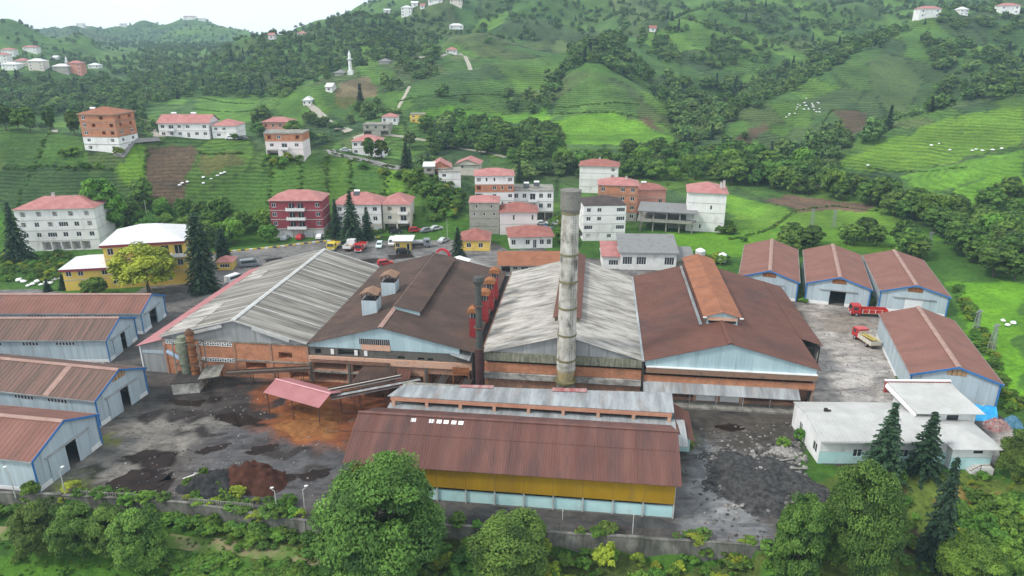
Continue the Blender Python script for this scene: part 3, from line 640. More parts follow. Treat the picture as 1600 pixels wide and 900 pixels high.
# --- hall D: red-brown roof with orange monitor
hD = froot('factory_hall', 'factory hall with red-brown roof and long rust-orange ridge monitor, rightmost of the four', 'factory hall', 92.9, 0, 'adjoining factory halls')
W, XR = 28.4, 13.9
q = MB(); q.prism([(0.1,6.75),(W-0.1,6.75),(W-0.1,HE-0.1),(XR,HR-0.08),(0.1,HE-0.1)], 0.0, 0.12); q.build('gable', m_teal_metal, hD)
q = MB(); q.box(0.3, W, -0.55, 0.0, 6.62, 6.75); q.build('white_edge', m_white, hD)
q = MB(); q.box(0.3, W, -0.5, 0.0, 5.6, 6.6); q.build('fascia', M('brown_fascia', (0.22,0.13,0.085), (0.30,0.18,0.12), scale=0.6, dirt=(0.13,0.10,0.075), dscale=0.6, rough=0.85), hD)
q = MB(); q.box(0, W, 0.9, 1.0, 4.9, 5.6); q.build('window_band', m_black, hD)
for k in range(13):
    q = MB(); x = 0.2+k*2.32; q.box(x, x+0.12, 0.6, 0.72, 4.9, 5.6); q.build('window_post', m_conc, hD)
q = MB(); q.box(0, W, 0.0, 0.3, 3.75, 4.9); q.build('spandrel', m_brick, hD)
q = MB(); q.slab([(0.0,-2.0,2.75),(W-2.6,-2.0,2.75),(W-2.6,-0.02,3.8),(0.0,-0.02,3.8)], 0.08); q.build('awning', m_galv, hD)
for k in range(6):
    q = MB(); x = 3.4+k*4.4; q.tube((x,-1.85,0.4), (x,-1.85,2.7), 0.05, n=6); q.build('awning_post', m_galv, hD)
facade(MB(), (0,0.3), (1,0), (0,-1), W, 0, 3.75, [(0.8,8.6,0.9,2.6,2.0),(16.8,25.4,0.9,2.6,2.0),(25.8,28.2,0.6,3.4,2.0)]).build('lower_wall', m_brick2, hD)
for x in (9.2, 13.2):
    q = MB(); q.box(x, x+3.2, 0.2, 0.295, 0.5, 2.6); q.build('white_shutter', m_white, hD)
for x in (8.75, 12.5, 16.5):
    q = MB(); q.box(x, x+0.4, 0.12, 0.29, 0, 3.6); q.build('column', m_pinkband, hD)
q = MB(); q.box(3, W+0.4, -2.2, 0.25, 0, 0.35); q.build('plinth', m_conc, hD)
b = MB(); b.box(W-0.3, W-0.01, 0.4, HL, 0, HE-0.3); b.box(0, W, HL-0.3, HL-0.01, 0, HE-0.1); b.build('side_wall', m_conc, hD)
roof_pair(hD, W, HL, XR, HE, HR, m_bred, pitch=1.1, cap=m_bred)
q = MB(); sl = (HR-HE)/(W-XR)
q.ribbed((W+4.6,12.5,HE-sl*5.0), (W+4.6,HL+0.5,HE-sl*5.0), (W+0.45,HL+0.5,HE-sl*0.45+0.06), (W+0.45,12.5,HE-sl*0.45+0.06), 1.1); q.build('wing_roof', m_bred, hD)
q = MB(); q.box(W+4.1, W+4.3, 13.2, HL, 0, HE-sl*5.0-0.05); q.build('wing_wall', m_concw, hD)
for y in (13.0, 15.6, 18.2):
    q = MB(); q.box(W+0.2, W+4.3, y, y+0.18, 5.6, 5.8); q.box(W+4.1, W+4.3, y, y+0.2, 0, 6.1); q.build('wing_frame', m_dark, hD)
x0, x1, y0, y1 = XR-3.1, XR+3.3, 9.6, 45.0
q = MB(); q.prism([(x0+0.5,10.4),(x1-0.5,10.4),(x1-0.5,12.6),(XR,13.35),(x0+0.5,12.6)], y0, y0+0.15); q.build('monitor_end', m_teal_metal, hD)
q = MB(); q.box(x0+0.8, x1-0.8, y0-0.05, y0-0.003, 11.25, 11.75); q.build('monitor_gap_shade', m_black, hD)  # black strip on the end wall paints the shade of a slot
q = MB(); q.box(x0+0.6, x1-0.6, y0-0.16, y0-0.055, 11.75, 12.35); q.build('monitor_panel', m_pinkband, hD)
q = MB(); q.box(x0+0.4, x0+0.5, y0+0.15, y1, 10.2, 12.6); q.box(x1-0.5, x1-0.4, y0+0.15, y1, 10.2, 12.6); q.build('monitor_wall', m_conc_dk, hD)
q = MB(); q.ribbed((x0-0.2,y0-0.4,12.45), (x0-0.2,y1,12.45), (XR,y1,13.5), (XR,y0-0.4,13.5), 1.1); q.build('monitor_roof', m_borange, hD)
q = MB(); q.ribbed((x1+0.2,y0-0.4,12.45), (x1+0.2,y1,12.45), (XR,y1,13.5), (XR,y0-0.4,13.5), 1.1); q.build('monitor_roof', m_borange, hD)
q = MB(); q.box(x0-0.8, x0-0.3, y0-0.5, y1-2, 10.9, 11.15); q.build('monitor_gutter', m_galv, hD)
for sx in (x0-0.3, x1-0.3):
    q = MB(); q.box(sx, sx+0.7, y0-0.5, y0-0.41, 12.3, 12.55); q.build('eave_patch', m_white, hD)
q = MB(); q.box(-0.35, -0.05, -0.4, 0.0, 0, 7.4); q.build('downpipe', m_dark, hD)
# --- the tall concrete chimney
def chimney():
    r = froot('factory_chimney', 'tall stained concrete chimney of stacked ring segments at the hall front', 'chimney', 79.6, -1.9)
    mc = M('chimney_concrete', (0.25,0.235,0.195), (0.50,0.48,0.43), scale=0.55, stretch=(1,1,0.7), p=(0.36,0.60), dirt=(0.045,0.043,0.038), dscale=0.45, dstretch=(1.4,1.4,0.5), dp=(0.55,0.70), rough=0.9, bump=0.25)
    mj = M('chimney_joint', (0.13,0.115,0.06), (0.20,0.18,0.09), scale=1.5, rough=0.9)
    zs = [6.3, 8.2, 12.8, 17.6, 22.2, 26.8, 33.6]
    rad = lambda z: 1.60 - 0.22*(z-6)/30
    for a, b2 in zip(zs[:-1], zs[1:]):
        q = MB(); n = 28; m = 6
        for k in range(m):
            za = a+(b2-a)*k/m; zb = a+(b2-a)*(k+1)/m
            q.tube((0,0,za), (0,0,zb), rad(za)+0.03*math.sin(k*2.1+a), rad(zb)+0.03*math.sin((k+1)*2.1+a) if k < m-1 else rad(zb), n, cap=k in (0, m-1))
        q.build('ring_segment', mc, r)
        q = MB(); q.tube((0,0,b2-0.16), (0,0,b2+0.16), rad(b2)+0.09, rad(b2)+0.09, n); q.build('joint_collar', mj, r)
    q = MB(); n = 28
    q.tube((0,0,33.76), (0,0,34.3), 1.42, 1.62, n, False); q.tube((0,0,34.3), (0,0,36.6), 1.62, 1.60, n, False); q.tube((0,0,36.6), (0,0,37.2), 1.60, 1.68, n, False)
    q.tube((0,0,37.2), (0,0,37.2001), 1.68, 1.25, n, False); q.tube((0,0,37.2), (0,0,36.0), 1.25, 1.2, n, True)
    q.build('head', M('sooty_chimney_head', (0.13,0.125,0.11), (0.24,0.23,0.20), scale=1.0, dirt=(0.05,0.05,0.045), dscale=1.0, rough=0.9), r)
    q = MB(); q.tube((0,0,4.2), (0,0,6.3), 1.25, 1.62, 24); q.build('neck', M('yellowed_concrete', (0.36,0.27,0.10), (0.46,0.40,0.28), scale=0.9, dirt=(0.12,0.11,0.08), dscale=0.9, rough=0.9), r)
    q = MB(); q.tube((0,0,3.8), (0,0,4.2), 1.9, 1.9, 8); q.build('base_collar', mj, r)
    for a in range(4):
        t = R(45+90*a); q = MB(); q.hexa([(math.cos(t)*2.1+dx, math.sin(t)*2.1+dy, 0) for dx, dy in ((-.55,-.55),(.55,-.55),(.55,.55),(-.55,.55))], [(math.cos(t)*1.1+dx, math.sin(t)*1.1+dy, 3.8) for dx, dy in ((-.5,-.5),(.5,-.5),(.5,.5),(-.5,.5))]); q.build('base_leg', m_conc, r)
    for k in range(70):
        z = 5+k*0.42; q = MB()
    q = MB()
    for k in range(66): z = 6.6+k*0.42; rr_ = rad(z)+0.28; q.box(0.55, 0.95, -rr_-0.02, -rr_+0.02, z, z+0.03)
    q.bar((0.55,-1.85,6.4), (0.55,-1.64,34), 0.04); q.bar((0.95,-1.85,6.4), (0.95,-1.64,34), 0.04); q.build('ladder', m_conc_dk, r)
chimney()
# --- annex with clerestory in front
hE = froot('front_annex', 'long low annex with grey zinc roof and orange clerestory strip behind the yellow shed', 'annex', 52.3, -19)
W = 44.0
q = MB(); q.box(0, W, 0.3, 13.0, 0, 4.2); q.build('wall', m_conc, hE)
q = MB(); q.ribbed((-0.4,4.4,6.05), (W+0.3,4.4,6.05), (W+0.5,10.4,6.3), (1.2,8.2,6.2), 0.32, 0.03); q.build('upper_roof', m_galv, hE)
q = MB(); q.box(0.2, W-0.2, 6.0, 6.1, 4.3, 5.95); q.build('clerestory_gap_shade', m_black, hE)  # black sheet paints the shade behind the clerestory beam
q = MB(); q.box(0.1, W, 4.38, 4.55, 5.28, 5.93); q.build('clerestory_beam', M('orange_render', (0.52,0.24,0.15), (0.60,0.32,0.22), scale=0.8, rough=0.85), hE)
for k in range(9):
    q = MB(); x = 0.3+k*(W-0.9)/8; q.box(x, x+0.5, 4.36, 4.7, 4.35, 5.27); q.build('clerestory_post', m_pinkband, hE)
q = MB(); q.ribbed((-0.6,-1.2,3.75), (W+2.0,-1.2,3.75), (W+2.0,5.1,4.55), (-0.2,5.1,4.55), 0.32, 0.03); q.build('lower_roof', m_galv, hE)
q = MB(); q.ribbed((W+0.6,1.6,4.3), (W+3.2,1.0,3.3), (W+3.2,9.5,3.5), (W+0.6,9.5,5.0), 0.5, 0.04); q.build('side_roof', m_bred, hE)
q = MB(); q.box(0.6, W+0.2, 8.0, 8.15, 4.2, 6.0); q.build('rear_wall', m_brick2, hE)
q = MB(); q.ribbed((10.5,8.2,6.34), (16.0,8.45,6.34), (16.0,9.4,6.36), (10.5,9.0,6.36), 0.6, 0.03); q.build('rear_sheet', M('faded_red_sheet', (0.28,0.09,0.085), (0.40,0.25,0.24), scale=0.6, stretch=(1.5,0.3,0.3), rough=0.6), hE)
q = MB(); q.ribbed((25.5,8.6,6.36), (31.0,8.9,6.36), (31.0,10.0,6.4), (25.5,9.7,6.4), 0.6, 0.03); q.build('rear_sheet', M('faded_red_sheet', (0.28,0.09,0.085), (0.40,0.25,0.24), scale=0.6, stretch=(1.5,0.3,0.3), rough=0.6), hE)
m_turq = M('turquoise_wash', (0.42,0.66,0.66), (0.52,0.74,0.73), scale=0.5, dirt=(0.40,0.50,0.48), dscale=0.6, dp=(0.55,0.8), rough=0.8)
q = MB(); q.box(W+0.02, W+2.9, 3.4, 8.8, 0, 3.4); q.build('end_wall', m_turq, hE)
q = MB(); q.box(W+0.7, W+1.6, 3.32, 3.398, 1.9, 2.8); q.build('window', m_glass, hE)
# --- yellow shed
hF = froot('yellow_shed', 'open-sided shed with mustard yellow sheeting and ribbed plum-brown roof in front', 'shed', 51.8, -32)
W = 43.4
m_yel = M('mustard_sheet', (0.30,0.175,0.010), (0.37,0.22,0.014), scale=0.4, stretch=(1.2,1.2,0.3), rough=0.55, dirt=(0.27,0.16,0.03), dscale=0.4, dstretch=(1.5,1.5,0.3), rib=('X', 2.5))
n = 11
for k in range(n):
    x0, x1 = W*k/n, W*(k+1)/n-0.03
    q = MB(); q.box(x0, x1, -0.06+0.015*(k % 2), 0.0+0.015*(k % 2), 2.35, 5.72); q.build('yellow_panel', m_yel, hF)
for k in range(n+1):
    q = MB(); x = W*k/n; q.box(x-0.09, x+0.09, 0.05, 0.25, 0, 5.7); q.build('post', m_white_flash, hF)
    if 0 < k < n:
        s_ = 1 if k % 2 else -1; q = MB(); q.bar((x,0.15,2.0), (x+s_*0.9,0.15,2.75), 0.08); q.build('brace', m_steel, hF)
q = MB(); q.box(-0.1, W+0.1, 0.30, 0.48, 0.0, 1.75); q.build('low_wall', m_turq, hF)
q = MB(); q.box(-0.1, W+0.1, 0.0, 14.2, -0.02, 0.03); q.build('floor_slab', m_conc_dk, hF)
q = MB(); q.box(-0.05, 0.1, 0.5, 14, 0.04, 5.6); q.build('end_wall', m_brick2, hF)
q = MB(); q.box(0, W, 13.9, 14.0, 0.04, 5.6); q.build('rear_wall', m_conc, hF)
q = MB(); q.prism([(0,5.6),(14,5.6),(7,8.9)], 0, 0.1)
for v in range(len(q.v)): x, y, z = q.v[v]; q.v[v] = (y, x, z)
q.build('gable', m_rust_dk, hF)
q = MB(); q.prism([(0,2.75),(14,2.75),(14,5.6),(7,8.9),(0,5.6)], 0, 0.1)
for v in range(len(q.v)): x, y, z = q.v[v]; q.v[v] = (W-0.1+y, x, z)
q.build('gable', m_yel, hF)
ns = 8
for k in range(ns):
    x0 = -0.9+(W+1.6)*k/ns; x1 = -0.9+(W+1.6)*(k+1)/ns-0.012; dz = 0.014*(k % 2)
    q = MB(); q.ribbed((x0,-0.75,5.6+dz), (x1,-0.75,5.6+dz), (x1,4.0,7.88+dz), (x0,4.0,7.88+dz), 0.36, 0.05); q.build('roof_sheet', m_yroof, hF)
    q = MB(); q.ribbed((x0,3.85,7.87+dz), (x1,3.85,7.87+dz), (x1,7.0,9.0+dz), (x0,7.0,9.0+dz), 0.36, 0.05); q.build('roof_sheet', m_yroof, hF)
    q = MB(); q.ribbed((x0,14.6,5.5+dz), (x1,14.6,5.5+dz), (x1,7.02,9.0+dz), (x0,7.02,9.0+dz), 0.36, 0.05); q.build('roof_sheet', m_yroof, hF)
q = MB(); q.box(-0.95, W+0.75, 6.75, 7.3, 9.0, 9.12); q.build('ridge_cap', m_yroof, hF)
for x, w_ in ((7.0,0.7),(9.6,0.75),(10.7,0.7),(11.7,0.7),(12.8,0.7),(13.8,0.7)):
    q = MB(); q.slab([(x,5.9,8.66),(x+w_,5.9,8.66),(x+w_,6.5,8.885),(x,6.5,8.885)], 0.03); q.build('skylight_patch', m_white, hF)
# --- pink canopy over the bark heap
cr = thing('pink_canopy', 'small pink-red gabled canopy on thin rusty posts over rusty mud', 'canopy', (*G(414,612,4.0), 0), R(-26))
W, D = 11.6, 5.6
for s_ in (0, 1):
    q = MB()
    if s_ == 0: q.ribbed((-0.2,-0.2,3.9), (W,-0.2,3.9), (W,2.8,5.0), (-0.2,2.8,5.0), 0.5, 0.03)
    else: q.ribbed((-0.2,5.8,3.9), (W,5.8,3.9), (W,2.8,5.0), (-0.2,2.8,5.0), 0.5, 0.03)
    q.build('roof_slope', m_pinkroof, cr)
q = MB(); q.box(-0.2, W, 2.65, 2.95, 5.02, 5.08); q.build('ridge_cap', M('pale_pink', (0.58,0.30,0.31), rough=0.5), cr)
for x in (0.3, 5.6, 11.2):
    for y in (0.1, 5.5):
        q = MB(); q.tube((x,y,-0.1), (x,y,3.95), 0.09, n=8); q.build('post', m_rust_dk, cr)
for y in (0.1, 5.5):
    q = MB(); q.bar((0,y,3.8), (11.4,y,3.8), 0.1, 0.16); q.build('beam', m_rust_dk, cr)
for x in (0.3, 5.6, 11.2):
    q = MB(); q.bar((x,0.1,3.8), (x,2.8,4.9), 0.08); q.bar((x,5.5,3.8), (x,2.8,4.9), 0.08); q.build('truss', m_rust_dk, cr)
# --- conveyors
def conveyor(name, label, p0, p1, w, legs, mat):
    r = thing(name, label, 'conveyor', p0); d = Vector(p1)-Vector(p0)
    a = Vector((d.x, d.y, 0)).normalized(); nn = Vector((-a.y, a.x, 0))*w/2
    q = MB(); q.slab([tuple(-nn), tuple(d-nn), tuple(d+nn), tuple(nn)], 0.25); q.build('trough', mat, r)
    for sgn in (-1, 1):
        q = MB(); q.bar(nn*sgn+Vector((0,0,0.12)), d+nn*sgn+Vector((0,0,0.12)), 0.08, 0.3); q.build('side_rail', m_rust_dk, r)
    for f in legs:
        c = d*f
        for sgn in (-1, 1):
            q = MB(); q.tube(tuple(c+nn*sgn+Vector((0,0,-0.2))), tuple(Vector((c.x,c.y,-p0[2]))+nn*sgn*1.3), 0.07, n=6); q.build('leg', m_rust_dk, r)
    return r
conveyor('bark_conveyor', 'long inclined conveyor leading from the pink canopy to the hall', (*fw(41.5,-12.2)[:2], 3.9), (*fw(54.5,-3.5)[:2], 3.4), 1.3, (0.25,0.6,0.9), m_galv)
conveyor('bark_conveyor', 'rusty second conveyor running beside the first by the canopy', (*fw(40.6,-10.6)[:2], 4.3), (*fw(51,-3.4)[:2], 4.0), 0.9, (0.4,0.85), m_concw)
conveyor('ash_conveyor', 'low sooty conveyor along the brick front left of the canopy', (*fw(18.5,-3.4)[:2], 2.6), (*fw(33.5,-1.3)[:2], 3.3), 1.2, (0.3,0.6,0.9), m_conc_dk)
conveyor('coal_feeder', 'tilted dark feeder frame beside the steel stack', (*fw(56.5,-5.0)[:2], 0.8), (*fw(58.2,-0.6)[:2], 3.0), 1.8, (0.8,), m_dark)
conveyor('coal_feeder', 'second tilted dark feeder frame under the rusty balcony', (*fw(61.2,-5.0)[:2], 0.8), (*fw(62.6,-0.8)[:2], 3.0), 1.8, (0.8,), m_dark)
# dark shelter roof in front of hall B
r = froot('lean_to_shelter', 'dark brown lean-to shelter roof against the middle of the hall fronts', 'shelter', 43.0, -6)
q = MB(); q.ribbed((-0.8,0.2,2.6), (6.8,0.2,2.6), (6.4,5.6,3.9), (0.2,5.6,3.9), 0.6); q.build('roof', m_bdark, r)
q = MB(); q.ribbed((6.82,1.4,2.4), (9.2,1.9,2.2), (9.2,5.6,3.7), (6.6,5.6,3.88), 0.6); q.build('side_roof', m_bred, r)
for x, y in ((-0.5,0.4),(6.4,0.4),(0.4,5.3),(6.2,5.3)):
    q = MB(); q.tube((x,y,0), (x,y,2.7 if y < 1 else 3.7), 0.1, n=6); q.build('post', m_rust_dk, r)
q = MB(); q.box(0.2, 6.2, 5.2, 5.4, 0, 3.6); q.build('back_wall', m_conc_dk, r)
# --- cyclone separator group
r = froot('cyclone_separator', 'mossy cyclone tower beside a rusty lattice column on a concrete hopper', 'machinery', 12.3, -3.6)
m_moss = M('mossy_steel', (0.16,0.19,0.12), (0.27,0.29,0.22), scale=0.9, dirt=(0.10,0.07,0.045), dscale=1.0, rough=0.8)
q = MB(); q.tube((-1.2,0,2.2), (-1.2,0,6.6), 0.75, 0.95, 14); q.tube((-1.2,0,6.6), (-1.2,0,8.6), 1.15, 1.15, 14); q.build('cyclone_body', m_moss, r)
q = MB(); q.tube((-1.2,0,8.6), (-1.2,0,9.4), 0.7, 0.7, 12); q.tube((-2.4,0.3,7.8), (-1.2,0.3,7.8), 0.5, 0.5, 10); q.build('cyclone_top', m_moss, r)
q = MB(); q.tube((0.75,-0.3,1.9), (0.75,-0.3,10.6), 0.72, 0.62, 12); q.build('rusty_column', m_rust, r)
q = MB(); q.tube((0.75,-0.3,10.6), (0.75,-0.3,11.2), 0.8, 0.1, 10); q.build('cone_cap', m_rust_dk, r)
for z in (3.2, 4.6, 6.0, 7.4, 8.8, 10.1):
    q = MB(); q.tube((0.75,-0.3,z), (0.75,-0.3,z+0.14), 0.85, 0.85, 12); q.build('band', m_rust_dk, r)
for x, y in ((-2.5,-0.9),(-2.5,1.2),(2.2,-0.9),(2.2,1.2),(-0.2,1.4)):
    q = MB(); q.bar((x,y,0), (x,y,8.4), 0.16); q.build('frame_post', m_conc, r)
for z in (4.2, 8.3):
    q = MB(); q.bar((-2.5,-0.9,z), (2.2,-0.9,z), 0.14); q.bar((-2.5,1.2,z), (2.2,1.2,z), 0.14); q.bar((-2.5,-0.9,z), (-2.5,1.2,z), 0.14); q.bar((2.2,-0.9,z), (2.2,1.2,z), 0.14); q.build('frame_beam', m_conc_dk, r)
q = MB(); q.tube((-6.0,2.6,5.0), (-2.2,0.6,4.6), 0.4, 0.4, 10); q.build('inlet_duct', M('dull_blue_steel', (0.20,0.27,0.36), (0.27,0.34,0.42), rough=0.6), r)
q = MB(); q.hexa([(-1.6,-4.4,0),(2.6,-3.0,0),(2.0,0.8,0),(-2.8,0.2,0)], [(-1.6,-4.4,2.1),(2.6,-3.0,2.1),(2.0,0.8,2.3),(-2.8,0.2,2.3)]); q.build('hopper', M('blotched_plaster', (0.30,0.29,0.25), (0.55,0.53,0.48), scale=0.8, p=(0.4,0.6), dirt=(0.12,0.12,0.09), dscale=0.7, dstretch=(1,1,0.4), rough=0.9), r)
q = MB(); q.hexa([(-1.75,-4.5,2.102),(2.75,-3.1,2.102),(2.1,0.9,2.302),(-2.9,0.3,2.302)], [(-1.75,-4.5,2.22),(2.75,-3.1,2.22),(2.1,0.9,2.42),(-2.9,0.3,2.42)]); q.build('hopper_lid', m_dark, r)
q = MB(); q.slab([(2.4,-2.6,2.5),(5.6,-1.2,2.6),(5.2,1.8,3.5),(2.2,0.6,3.5)], 0.15); q.build('side_hood', m_conc, r)
q = MB(); q.tube((3.2,-1.6,0), (3.2,-1.6,2.5), 0.12, n=6); q.tube((5.0,0.9,0), (5.0,0.9,2.9), 0.12, n=6); q.build('hood_leg', m_rust_dk, r)
# ------------------------------------------------------------------ paved yard and car park
def build_yard():
    yard_poly = [(-140.0, 80.0)] + [p for p in EDGE[1:9]] + [G(1222,835), G(1205,760), G(1245,700), G(1248,680), G(1262,700), G(1285,727), G(1430,730), G(1545,735), G(1590,700), G(1575,655), G(1540,640)] \
        + [G(1410,630), G(1392,560), G(1388,505), G(1482,497), G(1478,482), G(1370,476), G(1250,462), G(1150,440), G(1080,432), G(1000,418), G(930,404), G(870,398), G(845,386), G(795,392), G(770,378), G(720,362), G(690,356), G(640,362), G(600,366), G(505,374), G(420,385), G(330,396), G(300,405), G(190,470), G(60,452), (-140.0, 165.0)]
    st = 0.42; xs = np.arange(-132, 92, st); ys = np.arange(70, 214, st)
    X, Y = np.meshgrid(xs, ys); x, y = X.ravel(), Y.ravel(); n = len(xs)
    w1 = fbm(x*5, y*5)*0.7 + fbm(x*17, y*17)*0.45; w2 = fbm(y*5+9, x*5)*0.7 + fbm(y*17+4, x*17)*0.45
    def mask(poly, soft=1.2, warp=1.0):
        pl = [G(*p) for p in poly]; acc = np.zeros(len(x))
        for k in range(8):
            a = 2*math.pi*k/8; acc += in_poly(x+w1*warp+math.cos(a)*soft, y+w2*warp+math.sin(a)*soft, pl)
        return (acc/8)[:, None]
    col = np.tile(np.array([[0.076, 0.068, 0.063, 0.25]]), (len(x), 1))
    def lay(poly, c, wet, soft=1.2, warp=1.0, amt=1.0):
        nonlocal col
        m = mask(poly, soft, warp)*amt; col = col*(1-m) + np.array([[*c, wet]])*m
    lay([(0,440),(300,400),(620,360),(760,380),(1010,420),(1010,450),(420,470),(0,520)], (0.165,0.16,0.155), 0.25)
    lay([(280,430),(420,395),(560,385),(690,390),(700,405),(560,420),(440,420),(330,455)], (0.135,0.132,0.13), 0.6, 2)
    for q in (((410,405),(440,401),(450,407),(420,412)), ((560,405),(590,403),(592,410),(566,414)), ((602,398),(640,396),(650,402),(610,406)), ((250,470),(310,440),(320,448),(270,478))):
        lay(q, (0.055,0.052,0.05), 0.9, 0.6)
    lay([(640,400),(740,405),(770,425),(700,420)], (0.26,0.26,0.26), 0.5)
    lay([(215,480),(300,440),(330,470),(250,520),(215,560)], (0.12,0.112,0.108), 0.3)
    lay([(222,530),(262,520),(230,560),(224,600)], (0.10,0.095,0.09), 0.2)
    lay([(110,765),(160,690),(225,632),(330,640),(380,665),(300,700),(220,720),(180,770)], (0.150,0.140,0.126), 0.2, 2.5, 2)
    lay([(222,585),(300,612),(420,590),(470,600),(400,645),(300,640),(240,640)], (0.040,0.034,0.031), 0.3, 2)
    lay([(310,690),(380,650),(450,680),(560,700),(560,780),(440,790),(330,780)], (0.080,0.077,0.080), 0.6, 2)
    lay([(470,720),(545,700),(560,740),(500,770)], (0.060,0.060,0.063), 0.8, 1.5)
    lay([(395,640),(410,600),(450,588),(640,585),(640,625),(570,690),(520,705),(440,695),(400,665)], (0.155,0.050,0.020), 0.15, 1.5, 2)
    lay([(425,650),(440,625),(530,620),(540,660),(500,690),(440,680)], (0.21,0.080,0.024), 0.15, 1.2, 2)
    lay([(440,655),(520,650),(515,680),(460,678)], (0.27,0.120,0.038), 0.1, 1.0, 2)
    lay([(560,600),(700,590),(760,600),(610,625)], (0.11,0.05,0.03), 0.3)
    for q in (((150,776),(172,752),(205,733),(272,735),(246,752),(282,742),(262,768),(228,778),(195,782)), ((190,716),(226,702),(272,705),(268,730),(236,736),(222,722)), ((255,757),(280,740),(265,765)), ((440,735),(462,742),(455,755),(440,750)), ((320,620),(345,615),(350,625),(325,632)), ((330,650),(365,640),(420,660),(370,668))):
        lay(q, (0.012,0.006,0.0045), 0.0, 0.22, 1.0)
    for q in (((300,702),(360,690),(350,700),(305,712)), ((380,700),(430,690),(440,700),(390,712)), ((450,700),(520,712),(500,722),(455,712))):
        lay(q, (0.05,0.043,0.042), 0.7, 0.8, 1.5)
    for q in (((215,648),(262,640),(330,650),(300,662),(240,660)), ((280,672),(330,668),(345,680),(300,690)), ((420,705),(470,698),(480,712),(440,722)), ((300,640),(420,630),(440,645),(330,655)), ((470,745),(530,735),(520,750),(480,760)), ((140,742),(165,735),(160,750)), ((1080,720),(1100,700),(1105,740),(1090,770)), ((1120,665),(1180,660),(1190,672),(1130,680))):
        lay(q, (0.028,0.022,0.020), 0.5, 0.35, 1.6)
    lay([(560,790),(700,785),(1060,815),(1210,850),(1000,846),(690,820)], (0.060,0.060,0.060), 0.4, 0.8)
    lay([(1075,640),(1255,645),(1250,690),(1180,705),(1100,700)], (0.062,0.054,0.046), 0.4, 1.5)
    lay([(1070,700),(1110,680),(1125,760),(1205,820),(1215,855),(1110,850),(1060,830)], (0.150,0.154,0.162), 0.6, 1.5, 1.5)  # asphalt strip, its colour lightened to paint the wet sheen
    lay([(1090,760),(1110,755),(1180,815),(1140,818)], (0.21,0.215,0.22), 0.5, 1.5)
    lay([(1055,660),(1085,655),(1095,690),(1065,700)], (0.105,0.115,0.06), 0.0, 1.0)
    lay([(1252,462),(1480,482),(1480,500),(1392,505),(1398,570),(1412,640),(1268,640)], (0.285,0.265,0.245), 0.3, 0.8)
    lay([(1258,480),(1380,492),(1385,515),(1330,520),(1262,510)], (0.185,0.16,0.135), 0.35, 2.5, 2)
    lay([(1310,560),(1380,560),(1385,620),(1300,625)], (0.345,0.33,0.315), 0.3, 2.5, 2)
    lay([(1535,680),(1575,665),(1590,700),(1545,730)], (0.30,0.28,0.26), 0.1)
    lay([(110,750),(150,745),(160,770),(120,775)], (0.12,0.14,0.04), 0.0, 0.8, 1.5)
    lay([(165,680),(190,668),(180,695),(160,700)], (0.13,0.14,0.04), 0.0, 0.6, 1.5)
    lay([(1100,420),(1160,430),(1150,450),(1090,440)], (0.10,0.2,0.03), 0.0, 0.8, 1.5)
    z = np.full(len(x), 0.03) + fbm(x*2, y*2)*0.008
    r_, c_ = np.arange(len(ys)-1), np.arange(n-1)
    a = (r_[:, None]*n + c_[None]).ravel(); quads = np.stack([a, a+1, a+1+n, a+n], 1)
    cx, cy = x[a]+st/2, y[a]+st/2
    keep = in_poly(cx, cy, yard_poly); quads = quads[keep]
    used, inv = np.unique(quads, return_inverse=True); quads = inv.reshape(-1, 4)
    co = np.stack([x, y, z], 1)[used]
    me = bpy.data.meshes.new('yard'); me.vertices.add(len(co)); me.vertices.foreach_set('co', co.ravel())
    me.loops.add(quads.size); me.loops.foreach_set('vertex_index', quads.ravel())
    me.polygons.add(len(quads)); me.polygons.foreach_set('loop_start', np.arange(0, quads.size, 4)); me.update(); me.shade_smooth()
    at = me.color_attributes.new('paving', 'FLOAT_COLOR', 'POINT'); at.data.foreach_set('color', col[used].astype('f4').ravel())
    m = bpy.data.materials.new('yard_paving'); m.use_nodes = True; nt = m.node_tree; b = nt.nodes['Principled BSDF']
    an = nt.nodes.new('ShaderNodeAttribute'); an.attribute_name = 'paving'
    g = nt.nodes.new('ShaderNodeNewGeometry'); pos = g.outputs['Position']
    f1 = _noise(nt, pos, 0.9, 7, 0.7, None, 0.5); f2 = _noise(nt, pos, 0.16, 6, 0.65, (1, 1.6, 1), 1.2)
    r1 = _ramp(nt, (0.62,0.62,0.62), (1.35,1.33,1.30), 0.28, 0.72); nt.links.new(f1, r1.inputs['Fac'])
    r2 = _ramp(nt, (0.55,0.54,0.55), (1.45,1.42,1.38), 0.30, 0.70); nt.links.new(f2, r2.inputs['Fac'])
    c = _mix(nt, 1.0, an.outputs['Color'], r1.outputs['Color'], 'MULTIPLY'); c = _mix(nt, 1.0, c, r2.outputs['Color'], 'MULTIPLY')
    # dark cracks and tyre smears
    f3 = _noise(nt, pos, 0.35, 4, 0.6, (0.5, 2.2, 1), 0.8)
    r3 = _ramp(nt, (0.45,0.44,0.43), (1,1,1), 0.36, 0.44); nt.links.new(f3, r3.inputs['Fac'])
    c = _mix(nt, 0.7, c, r3.outputs['Color'], 'MULTIPLY')
    nt.links.new(c, b.inputs['Base Color'])
    wet = _noise(nt, pos, 0.22, 5, 0.6)
    ma = nt.nodes.new('ShaderNodeMath'); ma.operation = 'MULTIPLY'; nt.links.new(an.outputs['Alpha'], ma.inputs[0])
    rw = _ramp(nt, (0.35,0.35,0.35), (1.1,1.1,1.1), 0.4, 0.6); nt.links.new(wet, rw.inputs['Fac']); nt.links.new(rw.outputs['Color'], ma.inputs[1])
